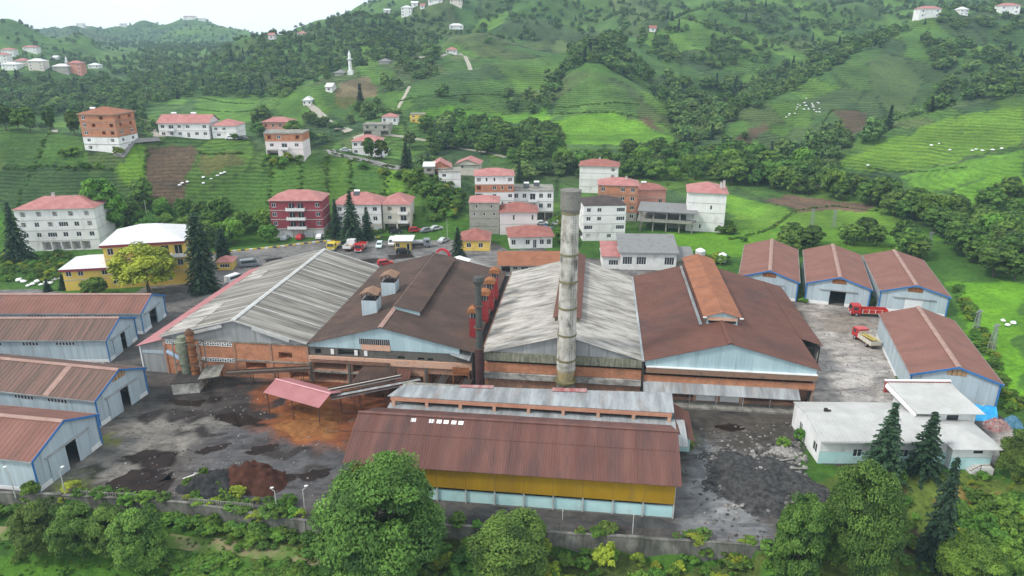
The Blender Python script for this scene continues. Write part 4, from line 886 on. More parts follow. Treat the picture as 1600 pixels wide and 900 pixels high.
    mr = nt.nodes.new('ShaderNodeMapRange'); mr.inputs['To Min'].default_value = 0.9; mr.inputs['To Max'].default_value = 0.34; nt.links.new(ma.outputs[0], mr.inputs['Value'])
    nt.links.new(mr.outputs['Result'], b.inputs['Roughness']); b.inputs['Specular IOR Level'].default_value = 0.22
    bp = nt.nodes.new('ShaderNodeBump'); bp.inputs['Strength'].default_value = 0.25; bp.inputs['Distance'].default_value = 0.1
    nt.links.new(f1, bp.inputs['Height']); nt.links.new(bp.outputs['Normal'], b.inputs['Normal'])
    me.materials.append(m); return struct(link('yard', me))
build_yard()

# ------------------------------------------------------------------ gabled sheds left and right
def strip_window(root, y, z, n, face_x, side):
    for k in range(n):
        q = MB(); a = y+k*0.62; q.box(min(face_x, face_x+side*0.05), max(face_x, face_x+side*0.05), a, a+0.5, z, z+0.7)
        w = q.build('window', m_white, root)
        q = MB(); q.box(min(face_x+side*0.051, face_x+side*0.06), max(face_x+side*0.051, face_x+side*0.06), a+0.06, a+0.44, z+0.06, z+0.64); q.build('pane', m_black, w)
def gable_shed(label, loc, rz, w, L, he, hr, door, group, roofm=m_shedroof, panel=m_rust, windows=None, door_state='half', cap=m_ridge, canopy=False, patch=False):
    r = thing('storage_shed', label, 'shed', (*loc, 0), rz, group)
    xr = w/2; d0, d1, dh = door
    q = MB(); q.prism([(0.02,0.75),(d0,0.75),(d0,dh),(d1,dh),(d1,0.75),(w-0.02,0.75),(w-0.02,he),(xr,hr-0.05),(0.02,he)], 0.0, 0.1); q.build('front_wall', m_metal, r)
    for a_, b_ in ((0, d0), (d1, w)): q = MB(); q.box(a_, b_, -0.06, 0.12, -0.3, 0.75); q.build('front_plinth', m_white, r)
    for x0, x1 in ((0.0, 0.1), (w-0.1, w)):
        q = MB(); q.box(x0, x1, 0.1, L, 0.6, he-0.02); q.build('side_wall', m_metal_y, r)
        q = MB(); q.box(x0-0.05, x1+0.05, 0.12, L, -0.3, 0.6); q.build('side_plinth', m_white, r)
    q = MB(); q.prism([(0.1,0),(w-0.1,0),(w-0.1,he),(xr,hr-0.05),(0.1,he)], L-0.1, L); q.build('rear_wall', m_metal, r)
    q = MB(); q.box(0.11, w-0.11, 0.13, L-0.12, 0.03, 0.06); q.build('floor_slab', m_conc_dk, r)
    roof_pair(r, w, L, xr, he, hr, roofm, pitch=0.8, over=0.35, cap=cap)
    for sx in (0, 1):
        q = MB(); x = 0 if sx == 0 else w
        q.box(x-0.14, x+0.14, -0.14, -0.062, 0.2, he-0.1); q.build('corner_trim', m_blue, r)
        sl = (hr-he)/xr; a, b2 = (-0.36, xr) if sx == 0 else (w+0.36, xr)
        q = MB(); q.prism([(a,he-0.36*sl-0.30),(b2,hr-0.28),(b2,hr+0.06),(a,he-0.36*sl+0.06)], -0.44, -0.36); q.build('gable_trim', m_blue, r)
        q = MB(); x = -0.40 if sx == 0 else w+0.40; q.box(x-0.06, x+0.06, -0.36, L+0.3, he-0.36*sl-0.22, he-0.36*sl-0.02); q.build('gutter', m_galv, r)
    dw = (d1-d0)
    if door_state == 'half':
        q = MB(); q.box(d0-dw*0.55, d0+0.35*dw, -0.16, -0.08, 0.1, dh+0.15); q.build('sliding_door', m_metal, r)
        q = MB(); q.box(d1-0.06*dw, d1+dw*0.62, -0.16, -0.08, 0.1, dh+0.15); q.build('sliding_door', m_metal, r)
    elif door_state == 'shut':
        q = MB(); q.box(d0, d1, -0.05, 0.05, 0.05, dh); q.build('door', M('pale_door', (0.60,0.61,0.62), (0.70,0.71,0.72), rough=0.6), r)
    elif door_state == 'open':
        q = MB(); q.box(d1-0.05, d1+dw*0.8, -0.16, -0.08, 0.1, dh+0.15); q.build('sliding_door', m_metal, r)
    q = MB(); q.box(d0-dw*0.7, d1+dw*0.7, -0.30, -0.062, dh+0.2, dh+0.38); q.build('door_track', m_grey_metal, r)
    if panel:
        pw = 1.5; q = MB(); q.box(xr-pw, xr+pw, -0.05, -0.003, hr-1.75, hr-0.62); q.build('gable_panel', panel, r)
        for k in (-0.75, 0, 0.75):
            q = MB(); q.box(xr+k-0.03, xr+k+0.03, -0.08, -0.051, hr-1.75, hr-0.62); q.build('panel_batten', m_dark, r)
    if windows:
        for y, n in windows: strip_window(r, y, he-1.35, n, 0.0, -1)
    if patch:
        q = MB(); sl = (hr-he)/xr; q.ribbed((-0.38,8.2,he-0.38*sl+0.09), (-0.38,9.3,he-0.38*sl+0.09), (xr-0.4,9.3,hr-0.4*sl+0.09), (xr-0.4,8.2,hr-0.4*sl+0.09), 0.5, 0.03); q.build('roof_patch', m_ridge, r)
    return r
GL, GR = 'grey-blue sheds along the left edge', 'grey-blue sheds on the right'
gable_shed('nearest of the four left-edge sheds, dark doorway and plain brown roof', G(62,770), R(80.7), 12.4, 46, 5.4, 7.9, (4.4, 7.9, 3.9), GL, windows=((6.5, 2),), door_state='half', panel=None)
gable_shed('second left-edge shed from the front, weathered roof with a paler strip and wooden gable panel', G(157,668), R(79), 11.6, 46, 5.2, 7.7, (4.2, 7.4, 3.9), GL, roofm=m_shedroof2, panel=m_wood, windows=((5.2, 6), (11.5, 6)), patch=True)
gable_shed('third left-edge shed from the front, with white sacks along its foot', G(172,566), R(90.5), 11.0, 50, 5.0, 7.2, (3.8, 6.8, 3.7), GL, roofm=m_shedroof2, panel=None, windows=((6.0, 6), (13.0, 5), (20, 2)))
gable_shed('farthest of the left-edge sheds, beside the yellow building', G(225,522), R(90), 10.4, 50, 5.0, 7.2, (3.5, 6.4, 3.7), GL, roofm=m_shedroof, panel=None, windows=((6.0, 6), (13.0, 5), (20, 6)), door_state='open')
gable_shed('leftmost of the three sheds in the back row on the right', G(1153,461), R(-20), 13.2, 28.5, 5.0, 7.15, (4.9, 8.0, 3.4), GR, door_state='open')
gable_shed('middle shed of the three in the right back row, its black doorway open', G(1257,472), R(-20), 13.6, 28.5, 5.0, 7.15, (5.2, 8.6, 3.5), GR, door_state='none')
gable_shed('rightmost of the three sheds in the back row, with a closed white door', G(1371,485), R(-18), 13.8, 28.5, 5.0, 7.0, (5.2, 8.8, 3.5), GR, door_state='shut')
gable_shed('front right shed turned toward the white office, wooden panel under its gable', G(1416,625), R(-16.5), 13.4, 28.5, 5.25, 7.45, (6.0, 7.0, 2.2), GR, panel=m_wood, door_state='shut')
# ------------------------------------------------------------------ white office, right foreground
def office():
    r = thing('office_building', 'low white office building with pale turquoise base and white metal roofs', 'office', (*G(1277,724), 0), R(-1.0))
    m_wr = M('white_metal_roof', (0.38,0.38,0.36), (0.46,0.46,0.44), scale=0.4, rough=0.5, dirt=(0.36,0.35,0.32), dscale=0.3, dp=(0.5,0.8), rib=('X', 2.0), rib_amt=0.1)
    W, D, H = 18.6, 10.8, 4.0
    wins = [(5.0,6.2,1.3,2.5),(7.8,8.9,1.2,2.7),(11.8,13.0,1.3,2.5),(14.6,15.8,1.3,2.5),(3.4,4.6,3.35,3.6)]
    q = facade(MB(), (0,0), (1,0), (0,-1), W, 2.05, H, [(a, b, max(c, 2.05), d) for a, b, c, d in wins if d > 2.05], 0.15); q.build('upper_wall', m_white, r)
    q = facade(MB(), (0,-0.03), (1,0), (0,-1), W, 0, 2.05, [(a, b, c, 2.05) for a, b, c, d in wins if c < 2.0], 0.18); q.build('turquoise_base', m_turq, r)
    sw = [(3.0,4.0,1.2,2.6),(8.5,9.9,1.2,2.6)]
    q = facade(MB(), (0,D), (0,-1), (-1,0), D, 0, H, sw, 0.15); q.build('side_wall', m_white, r)
    q = MB(); q.poly([(W,0,0),(W,D,0),(W,D,H),(W,0,H)]); q.poly([(W,D,0),(0,D,0),(0,D,H),(W,D,H)]); q.build('rear_wall', m_white, r)
    for a, b, c, d in wins[:4]:
        q = MB(); q.box(a, b, 0.06, 0.10, c, d); w = q.build('window', m_glass, r)
        q = MB(); q.box((a+b)/2-0.05, (a+b)/2+0.05, 0.02, 0.058, c, d); q.box(a, b, 0.02, 0.058, d-0.08, d); q.build('frame', m_white, w)
    for a, b, c, d in sw:
        q = MB(); q.box(0.06, 0.10, D-b, D-a, c, d); w = q.build('window', m_glass, r)
        q = MB(); q.box(0.02, 0.058, D-(a+b)/2-0.05, D-(a+b)/2+0.05, c, d); q.build('frame', m_white, w)
    q = MB(); q.ribbed((-0.2,-0.5,4.1), (W+0.3,-0.5,4.1), (W+0.3,D*0.55,5.05), (-0.2,D*0.55,5.05), 0.6, 0.03); q.build('roof_slope', m_wr, r)
    q = MB(); q.ribbed((-0.2,D+0.3,4.2), (W+0.3,D+0.3,4.2), (W+0.3,D*0.55,5.05), (-0.2,D*0.55,5.05), 0.6, 0.03); q.build('roof_slope', m_wr, r)
    q = MB(); q.prism([(0,H),(D,H),(D*0.55,4.98)], 0, 0.1)
    for v in range(len(q.v)): x, y, z = q.v[v]; q.v[v] = (y+0.001, x, z)
    q.build('gable', m_white, r)
    q = MB(); q.box(-0.22, W+0.3, -0.66, -0.51, 3.82, 4.06); q.build('gutter', M('grey_gutter', (0.40,0.40,0.39), rough=0.5), r)
    q = MB(); q.box(3.0, 3.5, 6.6, 7.1, 4.85, 5.4); q.box(3.5, 4.0, 6.7, 6.9, 4.9, 5.2); q.build('roof_box', m_dark, r)
    # cross wing at the right
    X0 = 18.62; W2 = 5.8; hw = [(X0+3.0,X0+4.4,2.7,3.3),(X0+4.9,X0+5.3,1.2,1.5)]
    q = facade(MB(), (X0,-1.2), (1,0), (0,-1), W2, 2.05, 3.9, [(a-X0,b-X0,c,d) for a,b,c,d in hw[:1]], 0.15); q.build('wing_upper_wall', m_white, r)
    q = facade(MB(), (X0,-1.23), (1,0), (0,-1), W2, 0, 2.05, [], 0.15); q.build('wing_turquoise_base', m_turq, r)
    q = MB(); q.poly([(X0+W2,-1.2,0),(X0+W2,6,0),(X0+W2,6,3.9),(X0+W2,-1.2,3.9)]); q.poly([(X0,-1.2,0),(X0,-1.2,3.9),(X0,0,3.9),(X0,0,0)]); q.poly([(X0+W2,6,0),(X0,6,0),(X0,6,3.9),(X0+W2,6,3.9)]); q.build('wing_wall', m_white, r)
    q = MB(); q.box(X0+3.0, X0+4.4, -1.12, -1.06, 2.7, 3.3); q.build('window', m_glass, r)
    q = MB(); q.box(X0+0.4, X0+1.5, -1.30, -1.235, 0, 1.95); q.build('door', m_turq, r)
    A = [(X0-0.6,-2.0,3.85),(X0+W2+1.0,-2.0,3.85),(X0+W2+1.0,6.6,3.85),(X0-0.6,6.6,3.85)]; pk = (X0+2.6,2.6,4.95)
    for i in range(4):
        q = MB(); a, b2 = A[i], A[(i+1) % 4]; q.poly([a, b2, pk]); q.poly([(b2[0],b2[1],b2[2]-0.12),(a[0],a[1],a[2]-0.12),(pk[0],pk[1],pk[2]-0.12)]); q.poly([a,(a[0],a[1],a[2]-0.12),(b2[0],b2[1],b2[2]-0.12),b2]); q.build('wing_roof_slope', m_wr, r)
    # taller block behind
    X1, Y1 = 16.9, 6.05
    bw = [(2.0,3.2,4.1,4.8),(4.6,6.4,4.0,4.9)]
    q = facade(MB(), (X1,Y1), (1,0), (0,-1), 9.0, 0, 5.6, bw, 0.15); q.poly([(X1+9,Y1,0),(X1+9,Y1+7,0),(X1+9,Y1+7,6.6),(X1+9,Y1,5.6)]); q.poly([(X1,Y1,0),(X1,Y1,5.6),(X1,Y1+7,6.6),(X1,Y1+7,0)]); q.poly([(X1+9,Y1+7,0),(X1,Y1+7,0),(X1,Y1+7,6.6),(X1+9,Y1+7,6.6)]); q.build('rear_block_wall', m_white, r)
    q = MB(); q.box(X1+4.6, X1+6.4, Y1+0.06, Y1+0.1, 4.0, 4.9); q.build('window', m_glass, r)
    q = MB(); q.ribbed((X1-0.6,Y1-0.9,5.55), (X1+9.8,Y1-0.9,5.55), (X1+8.6,Y1+7.2,6.7), (X1-1.4,Y1+7.2,6.7), 0.6, 0.03); q.build('rear_block_roof', m_wr, r)
    q = MB(); q.slab([(X1-0.85,Y1-0.6,5.3),(X1-0.62,Y1-0.8,5.45),(X1-1.42,Y1+7.2,6.6),(X1-1.65,Y1+7.2,6.2)], 0.35); q.build('side_fascia', m_white, r)
    q = MB(); q.box(X1-1.6, X1+8.8, Y1+7.25, Y1+7.6, 4.8, 6.9); q.build('red_parapet', M('dull_red_wall', (0.30,0.055,0.05), (0.36,0.08,0.07), rough=0.7), r)
    q = MB(); q.box(X1-1.7, X1+8.9, Y1+7.2, Y1+7.7, 6.905, 7.05); q.build('parapet_cap', m_white, r)
    # steps with red handrail
    for k in range(4):
        q = MB(); q.box(X0+2.4+0.3*k, X0+5.6, -2.6-0.001*k, -1.24, 0.25*k, 0.25*k+0.249); q.build('step', m_concw, r)
    q = MB(); q.bar((X0+2.2,-2.6,0.7), (X0+3.6,-2.6,1.7), 0.07); q.bar((X0+3.6,-2.6,1.7), (X0+5.6,-2.6,1.7), 0.07); q.bar((X0+5.6,-2.6,0), (X0+5.6,-2.6,1.7), 0.07); q.bar((X0+3.6,-2.6,0.75), (X0+3.6,-2.6,1.7), 0.07); q.build('handrail', m_rust_dk, r)
office()
# ------------------------------------------------------------------ houses of the village and the hills
WALLS = {
 'white': M('house_white', (0.70,0.69,0.67), (0.80,0.79,0.77), scale=0.35, dirt=(0.44,0.42,0.39), dscale=0.35, dstretch=(1,1,0.4), dp=(0.52,0.8), rough=0.85),
 'cream': M('house_cream', (0.58,0.53,0.45), (0.68,0.63,0.55), scale=0.35, dirt=(0.44,0.39,0.33), dscale=0.35, rough=0.85),
 'pinkw': M('house_pink_white', (0.68,0.60,0.59), (0.76,0.69,0.68), scale=0.35, rough=0.85),
 'maroon': M('house_maroon', (0.24,0.045,0.060), (0.29,0.065,0.08), scale=0.4, rough=0.8),
 'brick': M('house_hollow_brick', (0.46,0.17,0.085), (0.55,0.235,0.13), brick=1.2, dirt=(0.36,0.22,0.15), dscale=0.35, rough=0.9),
 'salmon': M('house_salmon', (0.56,0.25,0.185), (0.64,0.31,0.235), scale=0.4, rough=0.85),
 'grey': M('house_bare_render', (0.26,0.25,0.21), (0.44,0.43,0.38), scale=0.5, dirt=(0.17,0.16,0.13), dscale=0.5, rough=0.9),
 'yellow': M('house_yellow', (0.76,0.52,0.11), (0.83,0.60,0.15), scale=0.4, dirt=(0.55,0.38,0.13), dscale=0.4, rough=0.8),
 'conc': m_conc, 'skel': M('bare_frame_concrete', (0.24,0.23,0.20), (0.34,0.33,0.30), scale=0.6, dirt=(0.15,0.14,0.12), dscale=0.5, rough=0.9),
}
ROOFS = {'pink': m_tile, 'red': m_tile2, 'white': M('white_sheet_roof', (0.55,0.55,0.54), (0.68,0.68,0.67), scale=0.4, dirt=(0.40,0.38,0.36), dscale=0.4, rough=0.6),
         'dark': M('dark_brown_roof', (0.052,0.040,0.037), (0.085,0.065,0.06), scale=0.6, rough=0.8), 'grey': M('grey_sheet_roof', (0.17,0.17,0.165), (0.25,0.25,0.245), scale=0.5, dirt=(0.12,0.12,0.12), dscale=0.5, rough=0.8),
         'brown': m_borange, 'slab': m_conc}
m_frame = M('white_frame', (0.70,0.70,0.70), rough=0.6); m_shutter = M('roller_shutter', (0.40,0.41,0.42), (0.48,0.49,0.50), rough=0.5, rib=('Z', 5.0))
_WM = {}
def window_mesh(w, h, style):
    k = (round(w, 1), round(h, 1), style)
    if k not in _WM:
        w, h = k[0], k[1]; f = MB(); e = 0.09 if style != 'far' else 0.12
        f.box(0, w, -0.05, 0.05, 0, e); f.box(0, w, -0.05, 0.05, h-e, h); f.box(0, e, -0.05, 0.05, e, h-e); f.box(w-e, w, -0.05, 0.05, e, h-e)
        if w > 0.9: f.box(w/2-0.04, w/2+0.04, -0.045, 0.045, e, h-e)
        if w > 2.2: f.box(w/4-0.04, w/4+0.04, -0.045, 0.045, e, h-e); f.box(w*.75-0.04, w*.75+0.04, -0.045, 0.045, e, h-e)
        fm = f.mesh('window'); fm.materials.append(m_frame)
        p = MB(); p.box(e, w-e, -0.015, 0.015, e, h-e); pm = p.mesh('pane'); pm.materials.append(m_shutter if style == 's' else m_glass)
        _WM[k] = (fm, pm)
    return _WM[k]
def px_height(x, y, z, hp):
    """metres spanned by hp photo pixels on an upright edge at x,y,z"""
    def py(zz): dz = zz-CAM_H; d = y*_c-dz*_s; return FPX*(-y*_s-dz*_c)/d
    lo, hi = 0.0, 60.0
    for _ in range(40):
        m = (lo+hi)/2
        if py(z)-py(z+m) < hp: lo = m
        else: hi = m
    return m
def house(label, px, py, wp, hp, d, floors, rz=0.0, wall='white', roof=('hip', 'pink', 1.8, 0.5), front=(), right=(), left=(), name='house', cat='house', group=None,
          chim=(), bands=True, base=None, wall2=None, tanks=(), sink=3.0, z=None, gfl=None, eav=None):
    X, Y, Z = T(px, py) if z is None else (*G(px, py, z), z)
    dep = Y*_c - (Z-CAM_H)*_s; w = wp*dep/FPX/max(0.5, math.cos(R(rz))); H = px_height(X, Y, Z, hp); fh = H/floors; rz = R(rz)
    ox, oy = X - math.cos(rz)*w/2, Y - math.sin(rz)*w/2
    r = thing(name, label, cat, (ox, oy, Z), rz, group)
    sides = {'f': ((0,0), (1,0), (0,-1), w, 0.0, front), 'r': ((w,0), (0,1), (1,0), d, R(90), right), 'l': ((0,d), (0,-1), (-1,0), d, R(-90), left)}
    for sk, (o, u, n, W, a, spec) in sides.items():
        byfl = []
        for i, row in enumerate(spec):
            z0 = i*fh; ops = []; k = len(row); cw = W/max(1, k)
            j = 0
            while j < k:
                ch = row[j]; cx = (j+0.5)*cw; m = 1
                ww = min(1.35, cw*0.62); sill, hh = fh*0.32, fh*0.46
                if ch == 'W': ww = min(2.6, cw*0.8)
                elif ch == 'd': ww, sill, hh = min(1.1, cw*0.6), 0.05, fh*0.72
                elif ch == 'b': ww, sill, hh = min(1.9, cw*0.72), fh*0.06, fh*0.70
                elif ch == 'v': ww, sill, hh = cw*0.9, 0.02, fh*0.84
                elif ch == 's': ww, sill, hh = cw*0.86, 0.05, fh*0.78
                elif ch == 'p': ww = min(0.7, cw*0.5)
                if ch != '.': ops.append((cx-ww/2, cx+ww/2, z0+sill, z0+sill+hh, {'o': 1.6, 'v': 3.2, 'b': 0.5}.get(ch, 0.16), ch))
                j += 1
            byfl.append(ops)
        for i in range(floors):
            ops = byfl[i] if i < len(byfl) else []
            wl = (wall2 or {}).get(i, wall); z0 = i*fh if i else -sink
            facade(MB(), o, u, n, W, z0, (i+1)*fh, [q[:5] for q in ops]).build('wall', WALLS[wl], r)
            for a0, a1, c0, c1, dp_, ch in ops:
                if ch in 'ov': continue
                fm, pm = window_mesh(a1-a0, c1-c0, 's' if ch == 's' else 'n')
                k = 0.10 if ch != 'b' else 0.42
                wo = link('window' if ch not in 'd' else 'door', fm, r, (o[0]+u[0]*a0-n[0]*k, o[1]+u[1]*a0-n[1]*k, c0), a)
                link('pane', pm, wo)
                if ch == 'b':
                    q = MB(); q.box(-0.6, a1-a0+0.6, -1.2, 0, -0.12, 0.0); bo = q.build('balcony', m_concw, r, (o[0]+u[0]*a0, o[1]+u[1]*a0, i*fh+0.02), a)
                    q = MB(); q.box(-0.6, a1-a0+0.6, -1.2, -1.1, 0.003, 0.85); q.box(-0.6, -0.5, -1.1, 0, 0.003, 0.85); q.box(a1-a0+0.5, a1-a0+0.6, -1.1, 0, 0.003, 0.85); q.build('parapet', m_white, bo)
    q = MB(); q.poly([(w,d,-sink),(0,d,-sink),(0,d,H),(w,d,H)]); q.build('rear_wall', WALLS[wall], r)
    if bands:
        for i in range(1, floors):
            q = MB(); q.box(-0.06, w+0.06, -0.06, d+0.06, i*fh-0.12, i*fh+0.06); q.build('floor_slab', m_concw if wall not in ('brick', 'grey') else m_conc, r)
    kind, rm, rh, ov = roof; rmat = ROOFS[rm]; A = (-ov, -ov, H), (w+ov, -ov, H), (w+ov, d+ov, H), (-ov, d+ov, H)
    q = MB(); q.box(-ov+0.05, w+ov-0.05, -ov+0.05, d+ov-0.05, H-(0.5 if eav else 0), H+0.14); q.build('eaves', eav or m_concw, r)
    def slope(pts):
        q = MB(); pts = [(p[0], p[1], p[2]+0.145) for p in pts]; q.poly(pts); q.poly([(p[0], p[1], p[2]-0.02) for p in reversed(pts)]); q.build('roof_slope', rmat, r)
    if kind == 'hip':
        if w >= d: p, s = (min(d/2, w*0.45), d/2, H+rh), (w-min(d/2, w*0.45), d/2, H+rh)
        else: p, s = (w/2, min(w/2, d*0.45), H+rh), (w/2, d-min(w/2, d*0.45), H+rh)
        if w >= d: slope([A[0], A[1], s, p]); slope([A[1], A[2], s]); slope([A[2], A[3], p, s]); slope([A[3], A[0], p])
        else: slope([A[0], A[1], p]); slope([A[1], A[2], s, p]); slope([A[2], A[3], s]); slope([A[3], A[0], p, s])
    elif kind == 'gx':
        p, s = (-ov, d/2, H+rh), (w+ov, d/2, H+rh); slope([A[0], A[1], s, p]); slope([A[2], A[3], p, s])
        for x in (0.0, w):
            q = MB(); q.poly([(x,0,H+0.14),(x,d,H+0.14),(x,d/2,H+rh+0.1)]); q.build('gable', WALLS[wall], r)
    elif kind == 'gy':
        p, s = (w/2, -ov, H+rh), (w/2, d+ov, H+rh); slope([A[1], A[2], s, p]); slope([A[3], A[0], p, s])
        for y in (0.0, d):
            q = MB(); q.poly([(0,y,H+0.14),(w,y,H+0.14),(w/2,y,H+rh+0.1)]); q.build('gable', WALLS[wall], r)
    elif kind == 'flat':
        q = MB(); q.box(-ov, w+ov, -ov, d+ov, H+0.15, H+0.33); q.build('roof_slab', rmat, r)
    elif kind == 'shed':
        q = MB(); q.slab([(-ov,-ov,H+0.32),(w+ov,-ov,H+0.32),(w+ov,d+ov,H+rh),(-ov,d+ov,H+rh)], 0.15); q.build('roof', rmat, r)
    for cx, cy, ch in chim:
        q = MB(); q.box(w*cx-0.35, w*cx+0.35, d*cy-0.35, d*cy+0.35, H+0.2, H+ch); c = q.build('chimney', m_concw, r)
        q = MB(); q.box(w*cx-0.45, w*cx+0.45, d*cy-0.45, d*cy+0.45, H+ch+0.001, H+ch+0.14); q.build('cap', m_conc, c)
    for cx, cy, ch in tanks:
        q = MB(); q.tube((w*cx-0.9, d*cy, H+ch), (w*cx+0.9, d*cy, H+ch), 0.42, n=10); t = q.build('solar_tank', m_white, r)
        q = MB(); q.slab([(w*cx-1.0, d*cy-1.7, H+ch-1.1), (w*cx+1.0, d*cy-1.7, H+ch-1.1), (w*cx+1.0, d*cy-0.1, H+ch-0.1), (w*cx-1.0, d*cy-0.1, H+ch-0.1)], 0.06); q.bar((w*cx-0.8,d*cy,H+0.2), (w*cx-0.8,d*cy,H+ch), 0.08); q.bar((w*cx+0.8,d*cy,H+0.2), (w*cx+0.8,d*cy,H+ch), 0.08); q.build('solar_panel', m_glass, t)
    r['_dims'] = (w, d, H)
    return r
P_ = ('hip', 'pink', 1.9, 0.7)
# --- village, near
house('white four-storey apartment block with pink hip roof at far left', 98, 391, 114, 64, 12, 4, 7, 'white', ('hip', 'pink', 2.6, 0.5), ('..vvvvv.', 'wwWwww', 'owoWwo', 'ooooo'), left=('..', '.w', '.w', '.w'), right=('.', '.', '.'), chim=((.4,.5,3.6), (.66,.5,2.6)), cat='apartment block')
house('yellow office block with white hip roof and red gable fascia behind a tree', 236, 447, 112, 67, 15, 3, 13, 'yellow', ('hip', 'white', 3.0, 0.6), ('w.w.w.', 'www.ww', 'www.bb'), right=('w.w', 'w.w', 'w.w'), cat='office block', eav=WALLS['maroon'])
house('low yellow wing with pale hip roof left of the yellow office block', 150, 452, 84, 33, 10, 2, 10, 'yellow', ('hip', 'white', 1.9, 0.6), ('.w.d', 'ww.ww'), left=('.', 'w.'), cat='annex', eav=WALLS['maroon'])
house('maroon apartment block with white middle bays and pink roof', 467, 371, 80, 57, 10, 4, 1, 'maroon', ('hip', 'pink', 2.4, 0.4), ('sssss', 'w.bb.w', 'w.bb.w', 'w.bb.w'), wall2={0: 'grey'}, left=('', '', ''), cat='apartment block')
house('white house with steep pink roof behind three dark spruces', 561, 364, 72, 44, 10, 3, 0, 'white', ('hip', 'pink', 3.0, 0.5), ('s.s.s', 'w.ww', 'ww.w'), wall2={0: 'cream'}, tanks=((.45,.5,3.4),))
house('narrow cream house over an open garage beside the spruce group', 621, 361, 42, 41, 11, 3, 0, 'cream', ('hip', 'pink', 2.6, 0.4), ('vv', 'wb', 'ob'), left=('', 'w', 'w'))
house('small white house with orange brick storey and blue tarpaulin below', 703, 291, 34, 22, 8, 2, 4, 'white', ('flat', 'slab', 0.3, 0.2), ('w.', 'w.'), cat='house')
house('orange brick cottage with pink roof stepping up the slope', 688, 279, 32, 16, 8, 1, 4, 'brick', ('gy', 'pink', 2.4, 0.6), ('w.',))
house('weathered timber-balcony cottage at the left of the hillside pair', 671, 281, 16, 20, 6, 2, 4, 'grey', ('shed', 'white', 0.8, 0.4), ('v', 'o'))
house('pale gabled house with pink roof above the village slope', 731, 274, 34, 17, 9, 2, -6, 'cream', ('gy', 'pink', 2.2, 0.8), ('..w', 'w.'), left=('', 'w'))
house('tall white block with orange brick band and pink roof', 773, 338, 60, 63, 10, 5, 2, 'white', ('hip', 'pink', 1.7, 0.4), ('www.', 'w.wpw', 'v.w.w', 'o.wpw', 'opp.o'), wall2={3: 'brick'}, left=('w', 'w', 'w', 'w'), cat='apartment block')
house('bare grey-rendered block with pink roof by the roadside', 757, 365, 46, 48, 9, 4, 0, 'grey', ('hip', 'pink', 1.5, 0.25), ('....', '....', 'ppp', 'pp'), left=('', 'w', 'w', 'w'), cat='apartment block')
house('pinkish white house with brown-red hip roof beside the bare grey block', 810, 367, 58, 35, 9, 2, 1, 'pinkw', ('hip', 'red', 2.2, 0.5), ('.ww.', '.p.p'))
house('long white three-storey house with cluttered flat roof', 832, 345, 64, 46, 10, 3, 0, 'white', ('flat', 'slab', 0.3, 0.2), ('.s.vv', 'wWbww', 'wwbww'), tanks=((.35,.5,1.8), (.6,.5,2.2)), wall2={0: 'grey'})
house('single-storey white house with red hip roof above the long brown shed', 830, 388, 66, 18, 10, 1, 4, 'white', ('hip', 'red', 2.2, 0.7), ('w.wdww',))
house('single-storey yellow gatehouse with faded red roof', 742, 392, 46, 16, 9, 1, -1, 'yellow', ('hip', 'red', 2.4, 0.4), ('.W.W.',))
house('tiny yellow kiosk with white canopy roof in the car park', 630, 391, 24, 14, 5, 1, 2, 'yellow', ('flat', 'white', 0.3, 0.8), ('W.d',), cat='kiosk', name='kiosk')
house('small red-roofed yellow guard hut beside the parked white van', 352, 422, 22, 12, 4, 1, 5, 'yellow', ('hip', 'pink', 1.2, 0.5), ('W',), cat='hut', name='guard_hut')
house('tall white block with pink roof, farthest right of the village centre', 934, 302, 58, 42, 10, 4, -10, 'white', ('hip', 'red', 2.0, 0.6), ('....', '....', '...o', '...o'), right=('w.', 'ow', 'ow', 'ow'), chim=((.5,.5,2.8),), cat='apartment block')
house('orange brick block with white slab edges and pink-red roof', 963, 345, 60, 55, 9, 4, -8, 'brick', ('hip', 'pink', 1.9, 0.4), ('.w.w', 'w.ww', 'w.ww', 'w.ww'), wall2={0: 'grey'}, chim=((.7,.4,2.4),), cat='apartment block')
house('salmon-coloured house with red hip roof behind the concrete frame', 1014, 333, 50, 36, 9, 3, 8, 'salmon', ('hip', 'red', 1.6, 0.4), ('...', '..w', '...'), right=('.w', '.w', '.w'), tanks=((.4,.5,1.9),))
house('white block with dark brown roof and balconies right of the chimney', 943, 376, 66, 54, 11, 4, 3, 'white', ('hip', 'dark', 2.0, 0.1), ('o.o.', 'W..W', 'ww.W', 'ww.W'), left=('v', '.w', '.w', '.w'), cat='apartment block')
house('white block with pink-red hip roof and two chimneys at the village edge', 1100, 362, 56, 60, 12, 4, -12, 'white', ('hip', 'pink', 2.4, 0.6), ('.p.p', '....', '..p.', '....'), left=('v.', 'w.', 'w.', 'w.'), chim=((.85,.3,3.0), (.95,.6,2.8)), cat='apartment block')
# low buildings behind the halls
house('low white workshop with grey roof and tall grid windows', 1012, 422, 86, 26, 10, 1, -3, 'white', ('shed', 'grey', 2.6, 0.6), ('WW.W',), cat='workshop', name='workshop')
house('small teal-fronted lean-to with pink roof beside the workshop', 958, 420, 34, 18, 8, 1, -3, 'white', ('shed', 'pink', 2.2, 0.4), ('W',), cat='lean-to', name='lean_to')
house('small grey-roofed hut right of the workshop', 1068, 420, 26, 14, 7, 1, -4, 'cream', ('shed', 'grey', 1.6, 0.5), ('v',), cat='hut', name='hut')
house('long low shed with rust-brown roof behind the halls', 842, 425, 118, 11, 9, 1, 1, 'cream', ('gx', 'brown', 2.4, 1.0), ('vwWdwvwW',), cat='shed', name='long_shed')
